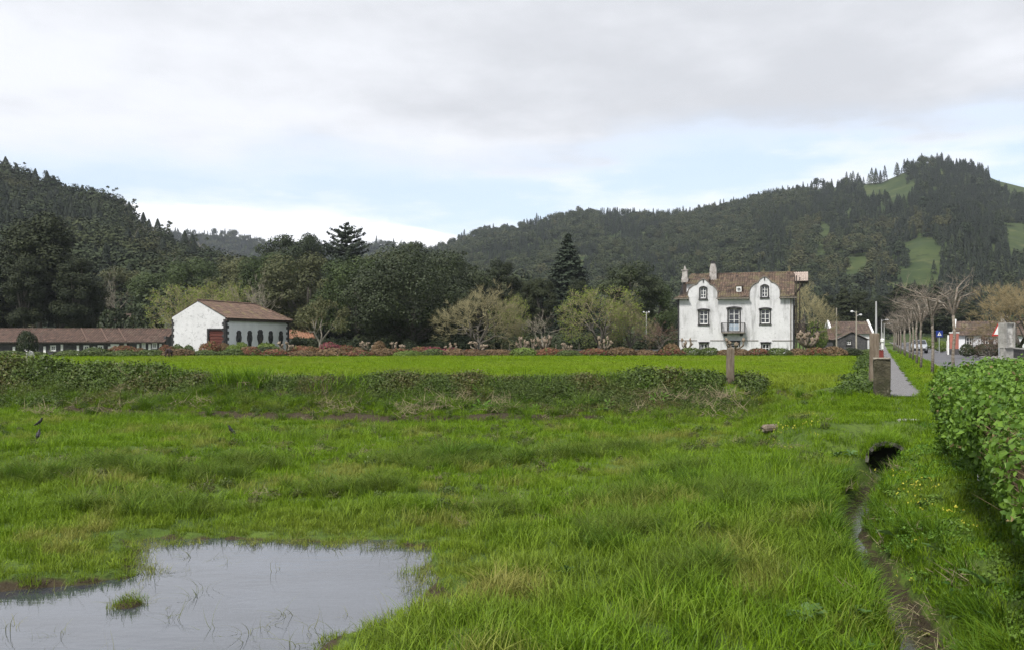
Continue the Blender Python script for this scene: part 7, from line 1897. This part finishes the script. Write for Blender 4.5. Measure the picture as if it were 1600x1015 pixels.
# ---- stems standing in the pond
xs_ = G.uniform(min(xs), max(xs), 2600); ys_ = G.uniform(min(ys), max(ys), 2600); sdp = polysd(xs_, ys_, POND); k = ((sdp > -.05) & (sdp < .22) & (G.random(2600) < .55)) | ((sdp >= .22) & (G.random(2600) < .035) & (fbm(xs_ * .8, ys_ * .8, 2) > .42)); n = k.sum()
o = scatter('pond_stems', np.column_stack([xs_[k], ys_[k], np.full(n, ZW - .02)]), K_EMER, G.integers(0, 3, n), G.uniform(.45, 1.1, n), rot_for(n, .35), G.random(n) * .4); tag(o, 'thin grass stems standing in the pond', 'grass stems')
n = 26; xs_ = G.normal(ISLE[0] + .05, .11, n); ys_ = G.normal(ISLE[1], .08, n); zz = Hground(xs_, ys_)
o = scatter('islet_grass', np.column_stack([xs_, ys_, zz]), K_SHORT + K_EMER, G.integers(0, 7, n), G.uniform(.4, .75, n), rot_for(n, .3), G.random(n) * .5); tag(o, 'grass on the tiny muddy islet in the pond', 'grass')
# drowned tufts along the pond margin
xs_ = G.uniform(min(xs), max(xs), 9000); ys_ = G.uniform(min(ys), max(ys), 9000); sdp = polysd(xs_, ys_, POND); pt_ = fbm(xs_ * 1.7 + 5, ys_ * 1.7, 3)
k = (sdp > -.2) & (sdp < .12 + .9 * np.maximum(0, pt_ - .52)) & (G.random(9000) < .5) & (pt_ > .40); n = k.sum()
o = scatter('pond_margin_grass', np.column_stack([xs_[k], ys_[k], np.full(n, ZW - .035)]), K_SHORT + K_EMER, G.choice(7, n, p=[.19, .19, .19, .19, .08, .08, .08]), G.uniform(.45, .95, n), rot_for(n, .3), .15 + G.random(n) * .45); tag(o, 'half drowned grass tufts along the pond margin', 'grass')
# ivy at the slim post
n = 7; o = scatter('post_ivy', np.column_stack([POSTXY[0] + G.uniform(.1, .75, n), POSTXY[1] + G.uniform(-.1, .3, n), np.full(n, POSTXY[2] + .0)]), K_BR + K_DOCK, G.integers(0, 7, n), G.uniform(.7, 1.1, n)); tag(o, 'dark leafy weeds at the foot of the slim post', 'weeds')
# verge along the path: grass in the strip, leafy left margin
n = 5200; y_ = 22 + 90 * G.random(n) ** 1.6; c_ = np.where(G.random(n) < .62, G.uniform(1.30, 3.35, n), G.uniform(-1.2, .16, n)); x_ = c_ + RD * y_; zz = Hground(x_, y_)
k = (y_ > 17 + 2.2 * c_) ; n = k.sum()
o = scatter('verge_grass', np.column_stack([x_, y_, zz])[k], K_SHORT + K_MID + K_BR, np.where((c_[k] < .2) & (y_[k] > 24.5) & (G.random(n) < .06), 7 + G.integers(0, 4, n), G.integers(0, 7, n)), (.75 + .5 * G.random(n)) * np.where(y_[k] > 40, 1.2, 1), rot_for(n, .1)); tag(o, 'rough green verge grass beside the footpath', 'grass')

# grass hanging over the culvert mouth
n = 150; lx = G.uniform(-.62, .62, n); ly = G.uniform(-.72, .25, n); zt = -.93 + np.sqrt(np.maximum(.02, .46 ** 2 - np.minimum(np.abs(lx), .44) ** 2)) - .04
ca = math.atan2(1, RD) - math.pi / 2; cs_, sn_ = math.cos(ca), math.sin(ca)
o = scatter('culvert_grass', np.column_stack([xc + lx * cs_ - ly * sn_, yc - .02 + lx * sn_ + ly * cs_, np.where(np.abs(lx) > .44, zt - .12, zt)]), K_MID + K_TALL + K_SHORT, G.integers(0, 11, n), G.uniform(.6, 1.05, n), np.column_stack([.5 + G.normal(size=n) * .2, lx * .8, G.normal(size=n) * .6])); tag(o, 'grass hanging over the culvert mouth', 'grass')
# dark undergrowth below the wood behind the wall
n = 420; px = G.uniform(440, 1062, n); d_ = G.uniform(96, 132, n); x_ = (px - 800) / F * d_; hh = G.uniform(1.6, 3.4, n)
o = scatter('undergrowth', np.column_stack([x_, d_, Hground(x_, d_) - .5]), [WKN[0], WKN[1], WKN[7]], G.integers(0, 3, n), np.column_stack([hh * 1.1, hh * 1.1, hh])); tag(o, 'dark undergrowth below the trees behind the flower beds', 'undergrowth')

# ================================================================== HAZE
hz = MB().box(-1540, 1540, -230, 1540, -60, 260)
mh = bpy.data.materials.new('valley_haze'); mh.use_nodes = True; nt = mh.node_tree; nt.nodes.clear()
oo = N(nt, 'ShaderNodeOutputMaterial'); pv = N(nt, 'ShaderNodeVolumePrincipled'); pv.inputs['Color'].default_value = (.82, .88, 1.0, 1); pv.inputs['Density'].default_value = HAZE; pv.inputs['Anisotropy'].default_value = .2
L(nt, pv.outputs[0], oo.inputs['Volume'])
if HAZE > 0: tag(hz.build('haze', mh), 'thin bluish valley haze', 'haze', kind='stuff')
